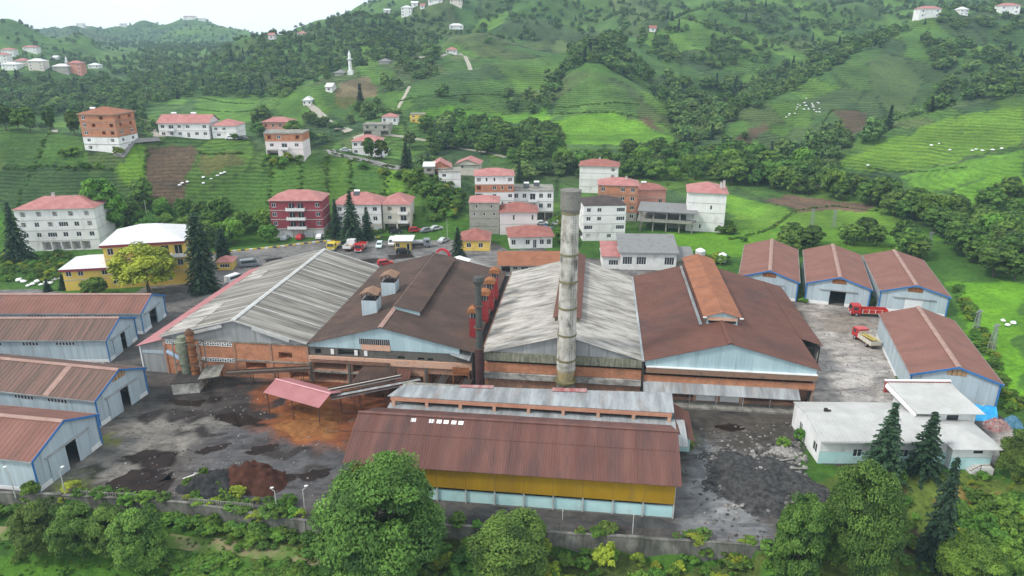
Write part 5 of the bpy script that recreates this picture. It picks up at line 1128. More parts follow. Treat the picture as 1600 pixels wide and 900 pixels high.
# on the left crest
house('unfinished orange brick apartment block on the left crest', 161, 237, 58, 58, 11, 5, -6, 'brick', ('hip', 'brown', 2.0, 0.6), ('o.w', 'w.o', 'w.oo', 'wo.o', 'w.o.'), right=('o', 'ww', 'ww', 'oo', 'oo'), wall2={0: 'white', 1: 'white'}, tanks=((.2,.4,1.6),), cat='apartment block')
house('long white house with pink roof on the left crest', 289, 215, 78, 22, 10, 2, 0, 'white', ('gx', 'pink', 2.6, 0.5), ('wwwdww', 'wbww.w'), tanks=((.2,.6,3.0), (.6,.6,3.0)))
house('smaller white house with pink roof beside the long one on the crest', 352, 216, 38, 19, 9, 2, 0, 'white', ('hip', 'pink', 2.0, 0.4), ('ww', 'ww.'))
house('brick and white house with flat roof, lower of the stacked pair', 446, 245, 58, 36, 9, 3, 0, 'pinkw', ('flat', 'slab', 0.3, 0.3), ('vw.', 'wbw', 'ow.o'), wall2={2: 'brick'})
house('brick house with pink hip roof, upper of the stacked pair', 434, 213, 44, 22, 10, 2, 0, 'pinkw', ('hip', 'pink', 2.2, 0.7), ('w.w', 'owwo'), wall2={1: 'salmon'})
house('white house with orange-pink roof beyond the crest road', 572, 243, 42, 22, 9, 2, -3, 'white', ('hip', 'pink', 1.9, 0.5), ('w.ww', 'www.'))
house('grey unfinished house with open upper floor above the crest road', 588, 212, 40, 17, 9, 2, -4, 'grey', ('flat', 'slab', 0.3, 0.3), ('v.v', 'ooo'))
house('little white house with pink roof above the unfinished grey one', 609, 194, 24, 11, 7, 1, 0, 'white', ('hip', 'pink', 1.6, 0.4), ('w.w',))
house('little yellow house half hidden by trees in the middle distance', 652, 192, 22, 13, 7, 2, 0, 'yellow', ('flat', 'slab', 0.3, 0.2), ('o.', 'w.'))
# concrete frame under construction
def frame():
    X, Y, Z = T(1042, 361); r = thing('concrete_frame', 'bare two-storey concrete frame with flat roof slab beside the white village-edge block', 'unfinished building', (X-9, Y+0.5, Z), R(-14))
    w, d, fh = 17.0, 12.0, 3.3
    for i in (1, 2):
        q = MB(); q.box(-0.8, w+0.8, -0.8, d+0.8, i*fh, i*fh+0.28); q.build('floor_slab' if i == 1 else 'roof_slab', WALLS['skel'] if i == 1 else ROOFS['grey'], r)
    for i in (0, 1):
        for x in (0.3, 4.3, 8.5, 12.6, 16.6):
            for y in (0.3, 6.0, 11.6):
                q = MB(); q.box(x-0.22, x+0.22, y-0.22, y+0.22, i*fh-(2 if i == 0 else -0.281), (i+1)*fh-0.001); q.build('column', WALLS['skel'], r)
    q = MB(); q.box(9, w, 5.9, 6.1, 0, fh-0.01); q.build('inner_wall', WALLS['grey'], r)
    q = MB(); q.box(0.6, w-0.4, -0.7, -0.5, fh+0.29, fh+1.0); q.build('parapet', WALLS['skel'], r)
frame()
# --- far houses on the hills
FAR = [  # px, py, width px, height px, floors, wall, roof, label
 (47,82,22,8,2,'white','pink','topmost pink-roofed house of the far left settlement'), (12,86,20,8,2,'white','pink','far left settlement house by the picture edge, upper'),
 (4,100,16,14,3,'white','pink','pale house cut by the left picture edge'), (15,110,26,9,2,'white','white','wide white house lowest of the far left settlement'),
 (33,104,18,9,2,'cream','pink','cream house in the middle of the far left settlement'), (57,110,24,14,3,'cream','white','bulky cream house of the far left settlement'),
 (95,114,26,10,2,'grey','white','grey house left of the far minaret'), (118,116,20,17,3,'salmon','pink','salmon house right of the far minaret'), (86,96,9,6,1,'white','white','small white hut above the far left settlement'), (146,107,16,5,1,'white','white','low white roofs right of the far settlement'),
 (125,42,12,5,1,'white','white','pale building among trees on the far left skyline'), (78,38,14,5,1,'white','white','first pale skyline house on the far left mountain'), (105,37,12,4,1,'white','white','second pale skyline house on the far left mountain'), (192,42,9,5,1,'white','white','lone white skyline house with trees'),
 (233,31,16,4,1,'white','pink','pink-roofed row on the far skyline hump'), (296,31,20,5,1,'white','pink','pink-roofed cluster on the far skyline hump'), (315,33,10,4,1,'white','white','white house at the right of the far skyline hump'),
 (515,27,14,7,2,'salmon','pink','pink house on the wooded skyline, right of the sky gap'), (424,62,9,7,1,'pinkw','pink','small pinkish house on the wooded hillside'), (471,58,13,6,1,'pinkw','pink','pinkish house below the wooded skyline'),
 (605,22,10,6,1,'white','white','small white house beside the tall skyline house'), (635,26,16,14,3,'white','white','tall white house on the skyline ridge'), (648,11,10,6,1,'white','white','white house at the very top beside the ridge'), (660,14,7,5,1,'white','pink','little skyline house right of the tall one'),
 (680,6,22,6,1,'white','white','long white house at the top edge, middle'), (712,9,18,9,2,'cream','pink','cream house with red roof at the top edge'), (705,84,16,6,1,'white','pink','white farmhouse on the bare green spur'), (713,46,22,6,1,'white','white','white house row on the high slope, middle'),
 (1020,50,10,6,1,'white','red','tiny white house on the wooded knoll'),
 (1452,28,34,14,2,'white','pink','white house group on the top right crest, left one'), (1506,24,12,9,2,'white','white','small white house between the two top right houses'), (1577,22,30,13,2,'white','pink','white house with pink roof at the top right edge'),
 (480,165,12,8,1,'white','white','white hut at the bend of the hill road'), (514,144,10,8,1,'white','white','small white building beside the bare earth field'), (530,118,14,4,1,'grey','grey','low grey roof left of the minaret'), (600,100,16,4,1,'grey','grey','low grey roof right of the minaret'),
 (598,243,14,6,1,'white','white','white shed by the crest road trees')]
for px, py, wp, hp, fl, wl, rf, lb in FAR:
    house(lb, px, py, wp, hp, 8, fl, rnd.uniform(-8, 8), wl, ('hip' if wp > 11 else 'gx', rf, 2.0, 0.5), ('w.w' if wp > 11 else 'w',)*fl, bands=False, group='houses on the far hills')
# --- minarets
def minaret(label, px, py, hp, r0):
    X, Y, Z = T(px, py); H = px_height(X, Y, Z, hp); r = thing('minaret', label, 'minaret', (X, Y, Z))
    q = MB(); q.box(-r0*1.5, r0*1.5, -r0*1.5, r0*1.5, -2, H*0.16); q.build('base', m_white, r)
    q = MB(); q.tube((0,0,H*0.16), (0,0,H*0.60), r0, r0*0.9, 12); q.build('shaft', m_white, r)
    q = MB(); q.tube((0,0,H*0.58), (0,0,H*0.62), r0*0.95, r0*1.7, 12); q.tube((0,0,H*0.62), (0,0,H*0.65), r0*1.7, r0*1.7, 12); q.build('balcony', m_white, r)
    q = MB(); q.tube((0,0,H*0.65), (0,0,H*0.80), r0*0.8, r0*0.75, 12); q.build('upper_shaft', m_white, r)
    q = MB(); q.tube((0,0,H*0.80), (0,0,H), r0*0.95, 0.03, 12); q.build('spire', m_white, r)
minaret('white minaret rising from the trees in mid picture', 548, 116, 38, 1.1)
minaret('slim white minaret in the far left settlement', 107, 112, 24, 0.9)
# ------------------------------------------------------------------ vehicles
def paint(name, c, rough=0.3): return M('paint_'+name, c, tuple(min(1, x*1.1) for x in c), scale=0.8, rough=rough, spec=0.5)
PC = {'white': (0.70,0.70,0.70), 'red': (0.42,0.022,0.022), 'yellow': (0.62,0.47,0.04), 'black': (0.02,0.021,0.023), 'grey': (0.22,0.24,0.26), 'blue': (0.03,0.13,0.36), 'cream': (0.52,0.48,0.40), 'silver': (0.45,0.47,0.48), 'mint': (0.55,0.66,0.64)}
def wheels(root, xs, y, rad=0.33, w=0.22, dual=()):
    for x in xs:
        for s in (-1, 1):
            ww = w*(1.8 if x in dual else 1.0)
            q = MB(); q.tube((x, s*y-s*ww, rad), (x, s*y, rad), rad, n=14); t = q.build('wheel', m_rubber, root)
            q = MB(); q.tube((x, s*y, rad), (x, s*(y+0.012), rad), rad*0.55, n=10); q.build('rim', m_steel, t)
def car(label, px, py, rz, col, kind='car', z=None, group='parked cars'):
    X, Y, Z = T(px, py); Z = max(Z, 0.03) if Y < 216 else Z
    r = thing('parked_car' if kind != 'van' else 'parked_van', label, 'car' if kind != 'van' else 'van', (X, Y, Z), R(rz), group)
    p = paint(col, PC[col])
    if kind == 'van':
        L, w = 4.9, 0.92; prof = [(-2.4,0.35),(2.42,0.35),(2.45,0.85),(2.1,1.1),(1.35,1.95),(1.1,2.05),(-2.35,2.05),(-2.42,1.0)]; gz = [(1.42,1.15),(1.95,1.15),(1.36,1.8),(-2.0,1.8),(-2.0,1.15)]
    elif kind == 'wagon':
        L, w = 4.3, 0.86; prof = [(-2.1,0.3),(2.15,0.3),(2.18,0.75),(1.1,0.98),(0.45,1.52),(0.2,1.58),(-1.75,1.55),(-2.1,0.95)]; gz = [(0.95,1.0),(0.42,1.45),(-1.68,1.45),(-1.85,1.0)]
    else:
        L, w = 4.2, 0.85; prof = [(-2.08,0.3),(2.1,0.3),(2.12,0.72),(1.15,0.9),(0.45,1.38),(0.2,1.43),(-0.95,1.41),(-1.5,0.98),(-2.05,0.92)]; gz = [(0.98,0.93),(0.42,1.32),(-0.92,1.34),(-1.35,0.98)]
    q = MB(); n = len(prof)
    # body tapers towards the roof
    lo = min(b for _, b in prof); hi = max(b for _, b in prof)
    def yw(z): return w*(1-0.16*max(0, (z-0.9*(hi if kind == 'van' else 1.0))/(hi-0.8*hi+0.4)))
    k = len(q.v); q.v += [(a, -yw(b), b) for a, b in prof]+[(a, yw(b), b) for a, b in prof]
    q.f.append(tuple(range(k, k+n))); q.f.append(tuple(range(k+2*n-1, k+n-1, -1)))
    for i in range(n): j = (i+1) % n; q.f.append((k+j, k+i, k+n+i, k+n+j))
    q.build('body', p, r)
    for s in (-1, 1):
        q = MB(); pts = [(a, s*(yw(b)+0.012), b) for a, b in gz]; q.poly(pts if s < 0 else pts[::-1]); q.build('side_window', m_glass, r)
    fx = [(a, b) for a, b in prof if a > 0.1 and b > 0.85]
    (a0, b0), (a1, b1) = (fx[0], fx[1]) if kind != 'van' else ((2.05,1.13),(1.42,1.88))
    q = MB(); q.poly([(a0+0.0,-w*0.82,b0+0.04),(a0+0.0,w*0.82,b0+0.04),(a1+0.05,w*0.74,b1-0.02),(a1+0.05,-w*0.74,b1-0.02)])
    for v in range(len(q.v)): q.v[v] = (q.v[v][0]+0.03, q.v[v][1], q.v[v][2]+0.03)
    q.build('windscreen', m_glass, r)
    wheels(r, (-L*0.30, L*0.31), w+0.01)
    for s in (-1, 1):
        q = MB(); q.box(prof[2][0]-0.02, prof[2][0]+0.02, s*w*0.72-0.16, s*w*0.72+0.16, 0.58, 0.72); q.build('headlight', m_frame, r)
    return r
def truck(label, px, py, rz, cab, bed, L=7.5, load=None, stake=True, z=0.03, tank=False, sc=1.0):
    X, Y, Z = T(px, py); r = thing('truck', label, 'truck', (X, Y, max(Z, 0.03)), R(rz), 'parked trucks'); r.scale = (sc, sc, sc)
    pc, pb = paint(cab, PC[cab]), paint(bed, PC[bed], 0.6); w = 1.15
    q = MB(); q.box(-L/2, L/2-0.5, -0.42, 0.42, 0.55, 0.80); q.build('chassis', m_dark, r)
    q = MB(); q.prism([(L/2-2.1,0.62),(L/2,0.62),(L/2+0.02,1.45),(L/2-0.22,2.5),(L/2-2.1,2.55)], -w, w); q.build('cab', pc, r)
    q = MB(); q.poly([(L/2+0.05,-w*0.86,1.52),(L/2+0.05,w*0.86,1.52),(L/2-0.15,w*0.82,2.38),(L/2-0.15,-w*0.82,2.38)]); q.build('windscreen', m_glass, r)
    for s in (-1, 1):
        q = MB(); q.box(L/2-1.4, L/2-0.45, s*(w+0.006)-0.004, s*(w+0.006)+0.004, 1.55, 2.25); q.build('side_window', m_glass, r)
        q = MB(); q.box(L/2+0.021, L/2+0.05, s*0.8-0.17, s*0.8+0.17, 0.85, 1.08); q.build('headlight', m_frame, r)
    q = MB(); q.box(L/2+0.0, L/2+0.12, -w, w, 0.45, 0.72); q.build('bumper', m_steel, r)
    x0, x1 = -L/2-0.1, L/2-2.25
    if tank:
        q = MB(); q.tube((x0,0,1.55), (x1,0,1.55), 0.72, n=14); q.build('tank', m_steel, r)
    else:
        q = MB(); q.box(x0, x1, -w-0.05, w+0.05, 0.82, 0.98); q.build('bed_floor', m_wood, r)
        h = 0.75 if stake else 0.55
        for nm, b4 in (('side_board', (x0,x1,-w-0.05,-w+0.02)), ('side_board', (x0,x1,w-0.02,w+0.05)), ('tail_board', (x0-0.02,x0+0.06,-w+0.02,w-0.02)), ('head_board', (x1-0.06,x1,-w+0.02,w-0.02))):
            q = MB(); q.box(*b4, 0.981, 0.98+h+(0.5 if nm == 'head_board' else 0)); q.build(nm, pb, r)
        for k in range(5):
            x = x0+0.1+(x1-x0-0.2)*k/4
            for s in (-1, 1):
                q = MB(); q.box(x-0.05, x+0.05, s*(w+0.09)-0.035, s*(w+0.09)+0.035, 0.9, 1.05+h); q.build('stake', m_frame, r)
        if load:
            q = MB(); q.box(x0+0.2, x1-0.2, -w+0.1, w-0.1, 1.0, 1.25); q.build('load', M('load_mud', (0.16,0.12,0.07), (0.24,0.18,0.1), rough=0.9), r)
            for k, y in ((0, -0.6), (1, 0.2)):
                q = MB(); q.bar((x0+0.4, y, 1.9), (x1-0.5, y+0.9, 1.95), 0.16, 0.1); q.build('plank', paint('yellow', PC['yellow']), r)
    wheels(r, (L/2-1.2, -L/2+1.5), w, 0.48, 0.28, (-L/2+1.5,))
    return r
truck('red stake-bed truck with blue nose parked before the right sheds', 1355, 493, 172, 'red', 'red', 7.8)
q = MB()
truck('truck with yellow planks across its open bed on the pale right yard', 1352, 536, 97, 'red', 'cream', 6.6, load=True)
truck('bright yellow truck facing the halls in the car park', 522, 389, -95, 'yellow', 'yellow', 6.0, stake=False)
truck('white open-bed truck between the yellow and red trucks', 547, 389, 85, 'white', 'white', 6.0)
truck('bright red truck fourth in the car park row', 564, 391, -93, 'red', 'red', 6.4)
truck('grey tanker truck right of the yellow kiosk', 655, 386, 6, 'grey', 'grey', 7.0, tank=True)
car('white van parked beside the pink lean-to roof', 367, 440, 60, 'white', 'van', group='vans')
car('dark blue-grey van behind the white van', 390, 416, 20, 'grey', 'van', group='vans')
car('mint-white car alone in the car park row', 593, 386, -88, 'mint', 'wagon')
car('white box van left of the yellow kiosk', 613, 382, -88, 'white', 'van', group='vans')
car('black car in front of the yellow kiosk', 630, 396, 8, 'black', 'wagon')
car('small red tractor-like car by the box vents', 602, 414, 20, 'red', 'wagon')
car('grey car at the left shopfront of the maroon block', 446, 374, 88, 'silver')
car('red car in front of the maroon block', 470, 373, 85, 'red', 'wagon')
car('white car at the right shopfront of the maroon block', 500, 372, 88, 'white')
car('dark car under the cream house garage', 618, 364, 4, 'black')
car('red pickup-like car at the roadside trees', 649, 362, 12, 'red', 'wagon')
car('dark car behind the red one at the roadside', 667, 362, 30, 'grey')
car('silver car farthest along the roadside trees', 682, 359, 30, 'silver')
car('white car, left one beside the pinkish white house', 846, 351, 8, 'white')
car('white car, right one beside the pinkish white house', 869, 351, 4, 'white')
car('blue car below the two white cars', 853, 359, 5, 'blue')
car('white van under the long white house', 857, 338, 80, 'white', 'van', group='vans')
car('white car, left one at the crest beside the small white house', 362, 218, 5, 'white'); car('dark car at the crest beside the small white house', 378, 218, 5, 'black')
car('white car below the roadside white house with orange roof', 592, 246, -10, 'white'); car('pale car left of the orange-roofed white house', 540, 237, 10, 'silver')
car('black car at the white striped crossing by the gatehouse', 693, 378, 60, 'silver')
# ------------------------------------------------------------------ trees
def quads_mesh(name, P, N, size, tint, rs, aspect=1.5, mat=None, droop=0.0):
    """one rhomb-shaped leaf spray per point P, facing N"""
    n = len(P); N = N/np.maximum(np.linalg.norm(N, axis=1, keepdims=True), 1e-6)
    a = rs.normal(size=(n, 3)); U = np.cross(N, a); U /= np.maximum(np.linalg.norm(U, axis=1, keepdims=True), 1e-6); V = np.cross(N, U)
    s = (np.asarray(size)*rs.uniform(0.7, 1.3, n))[:, None]
    c = np.stack([P - U*s*aspect*0.5, P - V*s*0.42 + N*s*0.10, P + U*s*aspect*0.5 - N*s*droop, P + V*s*0.42 + N*s*0.10], 1).reshape(-1, 3)
    me = bpy.data.meshes.new(name); me.vertices.add(4*n); me.vertices.foreach_set('co', c.astype('f4').ravel())
    idx = np.arange(4*n); me.loops.add(4*n); me.loops.foreach_set('vertex_index', idx)
    me.polygons.add(n); me.polygons.foreach_set('loop_start', np.arange(0, 4*n, 4)); me.update()
    at = me.attributes.new('tint', 'FLOAT', 'POINT'); at.data.foreach_set('value', np.repeat(tint, 4).astype('f4'))
    if mat: me.materials.append(mat)
    return me
def crown_points(seed, ncl, per, rx, rz, zc, flat=0.25, lo=-0.55):
    """leaf points on many small clumps spread through an uneven crown"""
    rs = np.random.RandomState(seed); lob = rs.normal(size=(7, 3)); lob /= np.linalg.norm(lob, axis=1, keepdims=True)
    Ps, Ns, Ts = [], [], []
    for k in range(ncl):
        while True:
            d = rs.normal(size=3); d /= np.linalg.norm(d)
            if d[2] > lo: break
        f = 0.72 + 0.30*np.max(np.clip(lob @ d, 0, 1)**3) ; rad = (rs.uniform(0.35, 1.0)**0.45)*f
        c = d*rad*np.array([rx, rx, rz]); cr = rs.uniform(0.16, 0.30)*rx
        m = int(per*rs.uniform(0.7, 1.3)); v = rs.normal(size=(m, 3)); v[:, 2] = np.abs(v[:, 2])*1.0 - 0.35; v += d*0.5
        v /= np.linalg.norm(v, axis=1, keepdims=True); rr = rs.uniform(0.55, 1.05, m)[:, None]
        p = c + v*rr*cr*np.array([1.15, 1.15, 0.8])
        Ps.append(p); Ns.append(v*0.7 + np.array([0, 0, 0.55]) + rs.normal(size=(m, 3))*0.35)
        Ts.append(np.clip(0.45 + rs.normal()*0.22 + rs.normal(size=m)*0.13, 0, 1))
    P = np.concatenate(Ps); P[:, 2] += zc
    return P, np.concatenate(Ns), np.concatenate(Ts), rs
def trunk_mesh(seed, h, r, rx, zc, rz, limbs=6):
    rs = random.Random(seed); q = MB(); top = zc + rz*0.35; pts = [(0, 0, -1.2, r*1.25), (0, 0, 0.3, r*1.1)]
    for k in range(1, 5): f = k/4; pts.append((rs.uniform(-.25, .25)*f, rs.uniform(-.25, .25)*f, top*f, r*(1-0.72*f)))
    for a, b in zip(pts[:-1], pts[1:]): q.tube(a[:3], b[:3], a[3], b[3], 8, False)
    for k in range(limbs):
        t = rs.uniform(0.35, 0.85); z0 = top*t; a = 6.28*k/limbs + rs.uniform(-.4, .4); L = rx*rs.uniform(0.5, 0.85)
        p1 = (math.cos(a)*L*0.5, math.sin(a)*L*0.5, z0+L*0.35); p2 = (math.cos(a)*L, math.sin(a)*L, z0+L*0.55)
        q.tube((0, 0, z0), p1, r*0.45*(1.1-t), r*0.28*(1.1-t), 6, False); q.tube(p1, p2, r*0.28*(1.1-t), 0.02, 6, False)
    me = q.mesh('trunk'); me.materials.append(m_bark); me.shade_smooth(); return me
m_bark = M('bark', (0.085,0.065,0.048), (0.15,0.12,0.09), scale=2.0, stretch=(3,3,0.5), rough=0.95, bump=0.5)
LG = M_leaf('leaf_green', (0.030,0.072,0.013), (0.155,0.280,0.044))
LB = M_leaf('leaf_bright', (0.050,0.120,0.016), (0.150,0.290,0.035))
LY = M_leaf('leaf_yellow_green', (0.10,0.150,0.014), (0.36,0.43,0.040))
LD = M_leaf('needle_dark', (0.012,0.032,0.016), (0.036,0.072,0.030), 0.1)
LF = M_leaf('leaf_far', (0.040,0.088,0.026), (0.190,0.310,0.072), 0.2)
KINDS = {}
def kind_broad(key, seed, ncl, per, rx, rz, zc, leaf, mat, tr=0.32, lo=-0.55):
    P, N, Tn, rs = crown_points(seed, ncl, per, rx, rz, zc, lo=lo)
    KINDS[key] = dict(crown=quads_mesh('crown', P, N, leaf, Tn, rs, 1.5, mat, 0.1), trunk=trunk_mesh(seed, zc+rz, tr, rx, zc, rz), h=zc+rz*1.05, w=2*rx*1.12)
def kind_conifer(key, seed, h, rad, leaf, mat, whorl=0.42, nb=9, pw=0.85):
    rs = np.random.RandomState(seed); P, N, Tn = [], [], []; z = 0.9
    while z < h-0.15:
        f = (z-0.9)/(h-0.9); L = rad*(1-f)**pw*rs.uniform(0.82, 1.12) + 0.12; m = max(4, int(nb*(0.5+0.5*(1-f)))); a0 = rs.uniform(0, 6.28)
        for b in range(m):
            a = a0 + 6.283*b/m + rs.uniform(-.2, .2); Lb = L*rs.uniform(0.75, 1.12); ns = max(2, int(Lb/(leaf*0.62)))
            t = (np.arange(ns)+rs.uniform(0.2, 1.0))/ns; d = np.array([math.cos(a), math.sin(a)])
            zz = z + 0.10*Lb - Lb*0.42*t**1.4 + rs.normal(size=ns)*0.05
            for s in (-1, 1):
                off = s*leaf*0.55*(1.05-t*0.7)
                p = np.stack([d[0]*t*Lb - d[1]*off, d[1]*t*Lb + d[0]*off, zz + rs.normal(size=ns)*0.04], 1)
                P.append(p); N.append(np.stack([d[0]*0.35 - d[1]*s*0.45 + rs.normal(size=ns)*0.3, d[1]*0.35 + d[0]*s*0.45 + rs.normal(size=ns)*0.3, np.ones(ns)], 1)); Tn.append(np.clip(0.3+0.5*t**2+rs.normal(size=ns)*0.15, 0, 1))
        z += whorl*rs.uniform(0.8, 1.2)
    P, N, Tn = np.concatenate(P), np.concatenate(N), np.concatenate(Tn)
    q = MB(); q.tube((0,0,-1.2), (0,0,h*0.5), h*0.018, h*0.011, 8, False); q.tube((0,0,h*0.5), (0,0,h*0.98), h*0.011, 0.02, 8, False); tm = q.mesh('trunk'); tm.materials.append(m_bark)
    KINDS[key] = dict(crown=quads_mesh('crown', P, N, leaf, Tn, rs, 1.6, mat, 0.25), trunk=tm, h=h, w=2*rad*1.05)
kind_broad('near1', 11, 190, 300, 5.6, 5.6, 6.6, 0.23, LG, 0.34, -0.8); kind_broad('near2', 12, 150, 260, 4.2, 5.2, 6.0, 0.22, LG, 0.30, -0.9); kind_broad('near3', 13, 130, 230, 4.0, 3.2, 3.6, 0.22, LG, 0.25, -0.9)
kind_broad('near4', 43, 150, 240, 4.6, 4.6, 5.4, 0.22, LB, 0.28, -0.9)
kind_broad('bright1', 14, 110, 90, 4.0, 4.6, 5.6, 0.40, LB, 0.28, -0.8); kind_broad('yellow1', 15, 90, 80, 4.2, 4.0, 5.4, 0.36, LY, 0.28, -0.7)
kind_broad('mid1', 16, 80, 48, 3.9, 4.0, 5.0, 0.62, LG, 0.26, -0.7); kind_broad('mid2', 17, 80, 48, 3.5, 4.8, 5.8, 0.60, LG, 0.26, -0.8); kind_broad('mid3', 18, 70, 48, 4.3, 3.4, 4.4, 0.64, LB, 0.26, -0.7)
kind_conifer('column', 19, 15.0, 2.9, 0.46, LD, 0.34, 12, 0.38)
kind_broad('far1', 20, 46, 20, 3.9, 3.8, 4.6, 1.05, LF, 0.25, -0.6); kind_broad('far2', 21, 46, 20, 3.3, 4.6, 5.2, 1.0, LF, 0.25, -0.7); kind_broad('far3', 22, 42, 20, 4.4, 3.3, 3.9, 1.1, LF, 0.25, -0.5); kind_broad('far4', 23, 44, 20, 3.7, 3.9, 4.6, 1.0, LG, 0.25, -0.6)
kind_broad('bush', 24, 26, 40, 1.6, 1.1, 0.9, 0.36, LB, 0.08, -0.3)
kind_conifer('spruce', 31, 13.0, 3.6, 0.50, LD); kind_conifer('spruce2', 32, 14.0, 3.2, 0.50, LD, 0.40, 8, 0.8); kind_conifer('farfir', 33, 11.0, 2.3, 0.9, LD, 0.7, 7)
FIRST_CROWN = {}
def tree(kind, label, x, y, z, H, W, cat='tree', group=None, name=None, trunk=True, rot=None):
    k = KINDS[kind]; r = thing(name or ('conifer_tree' if kind in ('spruce', 'spruce2', 'farfir') else 'leafy_tree'), label, cat, (x, y, z), rnd.uniform(0, 6.28) if rot is None else rot, group)
    r.scale = (W/k['w'], W/k['w'], H/k['h'])
    c = link('crown', k['crown'], r); FIRST_CROWN.setdefault(kind, c)
    if trunk: link('trunk', k['trunk'], r)
    return r
def tree_at(kind, label, px, py, hp, wp, cat='tree', group=None, name=None):
    X, Y, Z = T(px, py); dep = Y*_c-(Z-CAM_H)*_s
    return tree(kind, label, X, Y, Z, px_height(X, Y, Z, hp), wp*dep/FPX, cat, group, name)
# foreground
tree_at('near1', 'huge round leafy tree in the foreground overlapping the yellow shed', 597, 912, 188, 200)
for px, py, hp, wp, k, lb in ((72,862,72,88,'near3','leftmost dense round tree of the foreground row below the left shed'), (128,866,76,90,'near3','second dense round tree of the foreground row, below the puddle'), (180,866,70,80,'near3','low dense tree in the middle of the left foreground row'), (226,884,82,94,'near3','rightmost dense tree of the left foreground row'),
    (795,915,108,140,'near2','bushy dark tree at the bottom edge right of the huge one'), (738,918,62,80,'near3','low bush tree between the huge tree and the bushy dark one'),
    (1240,915,152,88,'near2','narrow tall leafy tree at the bottom left of the right clump'), (1332,912,180,128,'near1','broad leafy tree largest of the right clump'), 
    (1508,922,84,104,'near4','low leafy tree at the bottom right of the dark conifer'), (1590,750,76,70,'near3','leafy tree cut by the right edge beside the office')):
    tree_at(k, lb, px, py, hp, wp)
for px, py, hp, wp, k, lb in ((1376,748,118,80,'spruce','larger spruce in front of the white office'), (1440,742,100,64,'spruce2','smaller spruce in front of the white office'), (1456,880,168,66,'spruce2','tall dark conifer leaning over the garden below the office'),
    (32,408,92,50,'spruce','dark spruce in front of the left white apartment block'), (527,374,64,26,'spruce2','left spruce of the three before the pink-roofed white house'), (551,380,82,50,'spruce','middle and largest spruce of the three'), (575,374,52,28,'spruce2','right spruce of the three, beside the narrow cream house'),
    (716,402,48,28,'spruce2','small spruce beside the yellow gatehouse'), (635,264,42,26,'spruce2','lone spruce at the end of the crest road'), (811,285,36,14,'spruce2','slim conifer behind the tall white block'), (75,455,20,16,'spruce2','young conifer, left one before the yellow wing'), (100,452,24,18,'spruce2','young conifer, right one before the yellow wing')):
    tree_at(k, lb, px, py, hp, wp)
tree_at('yellow1', 'airy yellow-green tree in front of the yellow office block', 234, 462, 84, 96)
tree_at('mid3', 'round bush before the low yellow wing', 151, 464, 30, 42, 'bush', name='round_bush')
tree_at('column', 'tall dark columnar tree beside the yellow office block', 320, 455, 122, 50); tree_at('column', 'smaller dark columnar tree behind the tall one', 350, 408, 52, 28)
tree_at('bright1', 'tall fresh-green tree right of the left white apartment block', 172, 372, 104, 66)
for px, py, hp, wp, k, lb in ((462,236,52,32,'mid2','dark tree right of the stacked brick houses'), (410,205,40,30,'mid2','dark tree left of the stacked brick houses'), (485,228,28,20,'mid1','small tree by the crest road start'), (577,250,38,20,'mid2','dark tree in front of the orange-roofed white house, left'), (597,248,32,22,'mid1','tree in front of the orange-roofed white house, right'),
    (367,158+60,10,14,'mid1','shrub beside the cars on the crest'), (10,204,44,26,'mid2','leftmost tree of the crest row at the left edge'), (30,205,38,28,'mid1','second tree of the left crest row'), (48,206,42,24,'mid2','third tree of the left crest row'), (80,206,44,18,'mid2','slender tree of the left crest row'), (118,212,42,22,'mid2','tree left of the unfinished brick block'), (142,184,22,20,'mid1','tree behind the unfinished brick block')):
    tree_at(k, lb, px, py, hp, wp)
# trees told apart in belts: sampled on the ground, not on the picture
def scatter(px_poly, spacing, seed, jit=0.45):
    pl = world_poly(px_poly); rs = np.random.RandomState(seed); xs = [p[0] for p in pl]; ys = [p[1] for p in pl]
    gx, gy = np.meshgrid(np.arange(min(xs), max(xs), spacing), np.arange(min(ys), max(ys), spacing)); gx = gx.ravel()+rs.uniform(-jit, jit, gx.size)*spacing; gy = gy.ravel()+rs.uniform(-jit, jit, gy.size)*spacing
    m = in_poly(gx, gy, pl); return gx[m], gy[m], rs
HOUSE_XY = [(o.location.x, o.location.y, o.rotation_euler.z, *o['_dims'][:2]) for o in COL.objects if '_dims' in o]
def clear_of_houses(x, y, pad=2.5):
    for hx, hy, a, w, d in HOUSE_XY:
        dx, dy = x-hx, y-hy; u = dx*math.cos(a)+dy*math.sin(a); v = -dx*math.sin(a)+dy*math.cos(a)
        if -pad < u < w+pad and -pad-2 < v < d+pad: return False
    return True
for o in COL.objects:
    if '_dims' in o: del o['_dims']
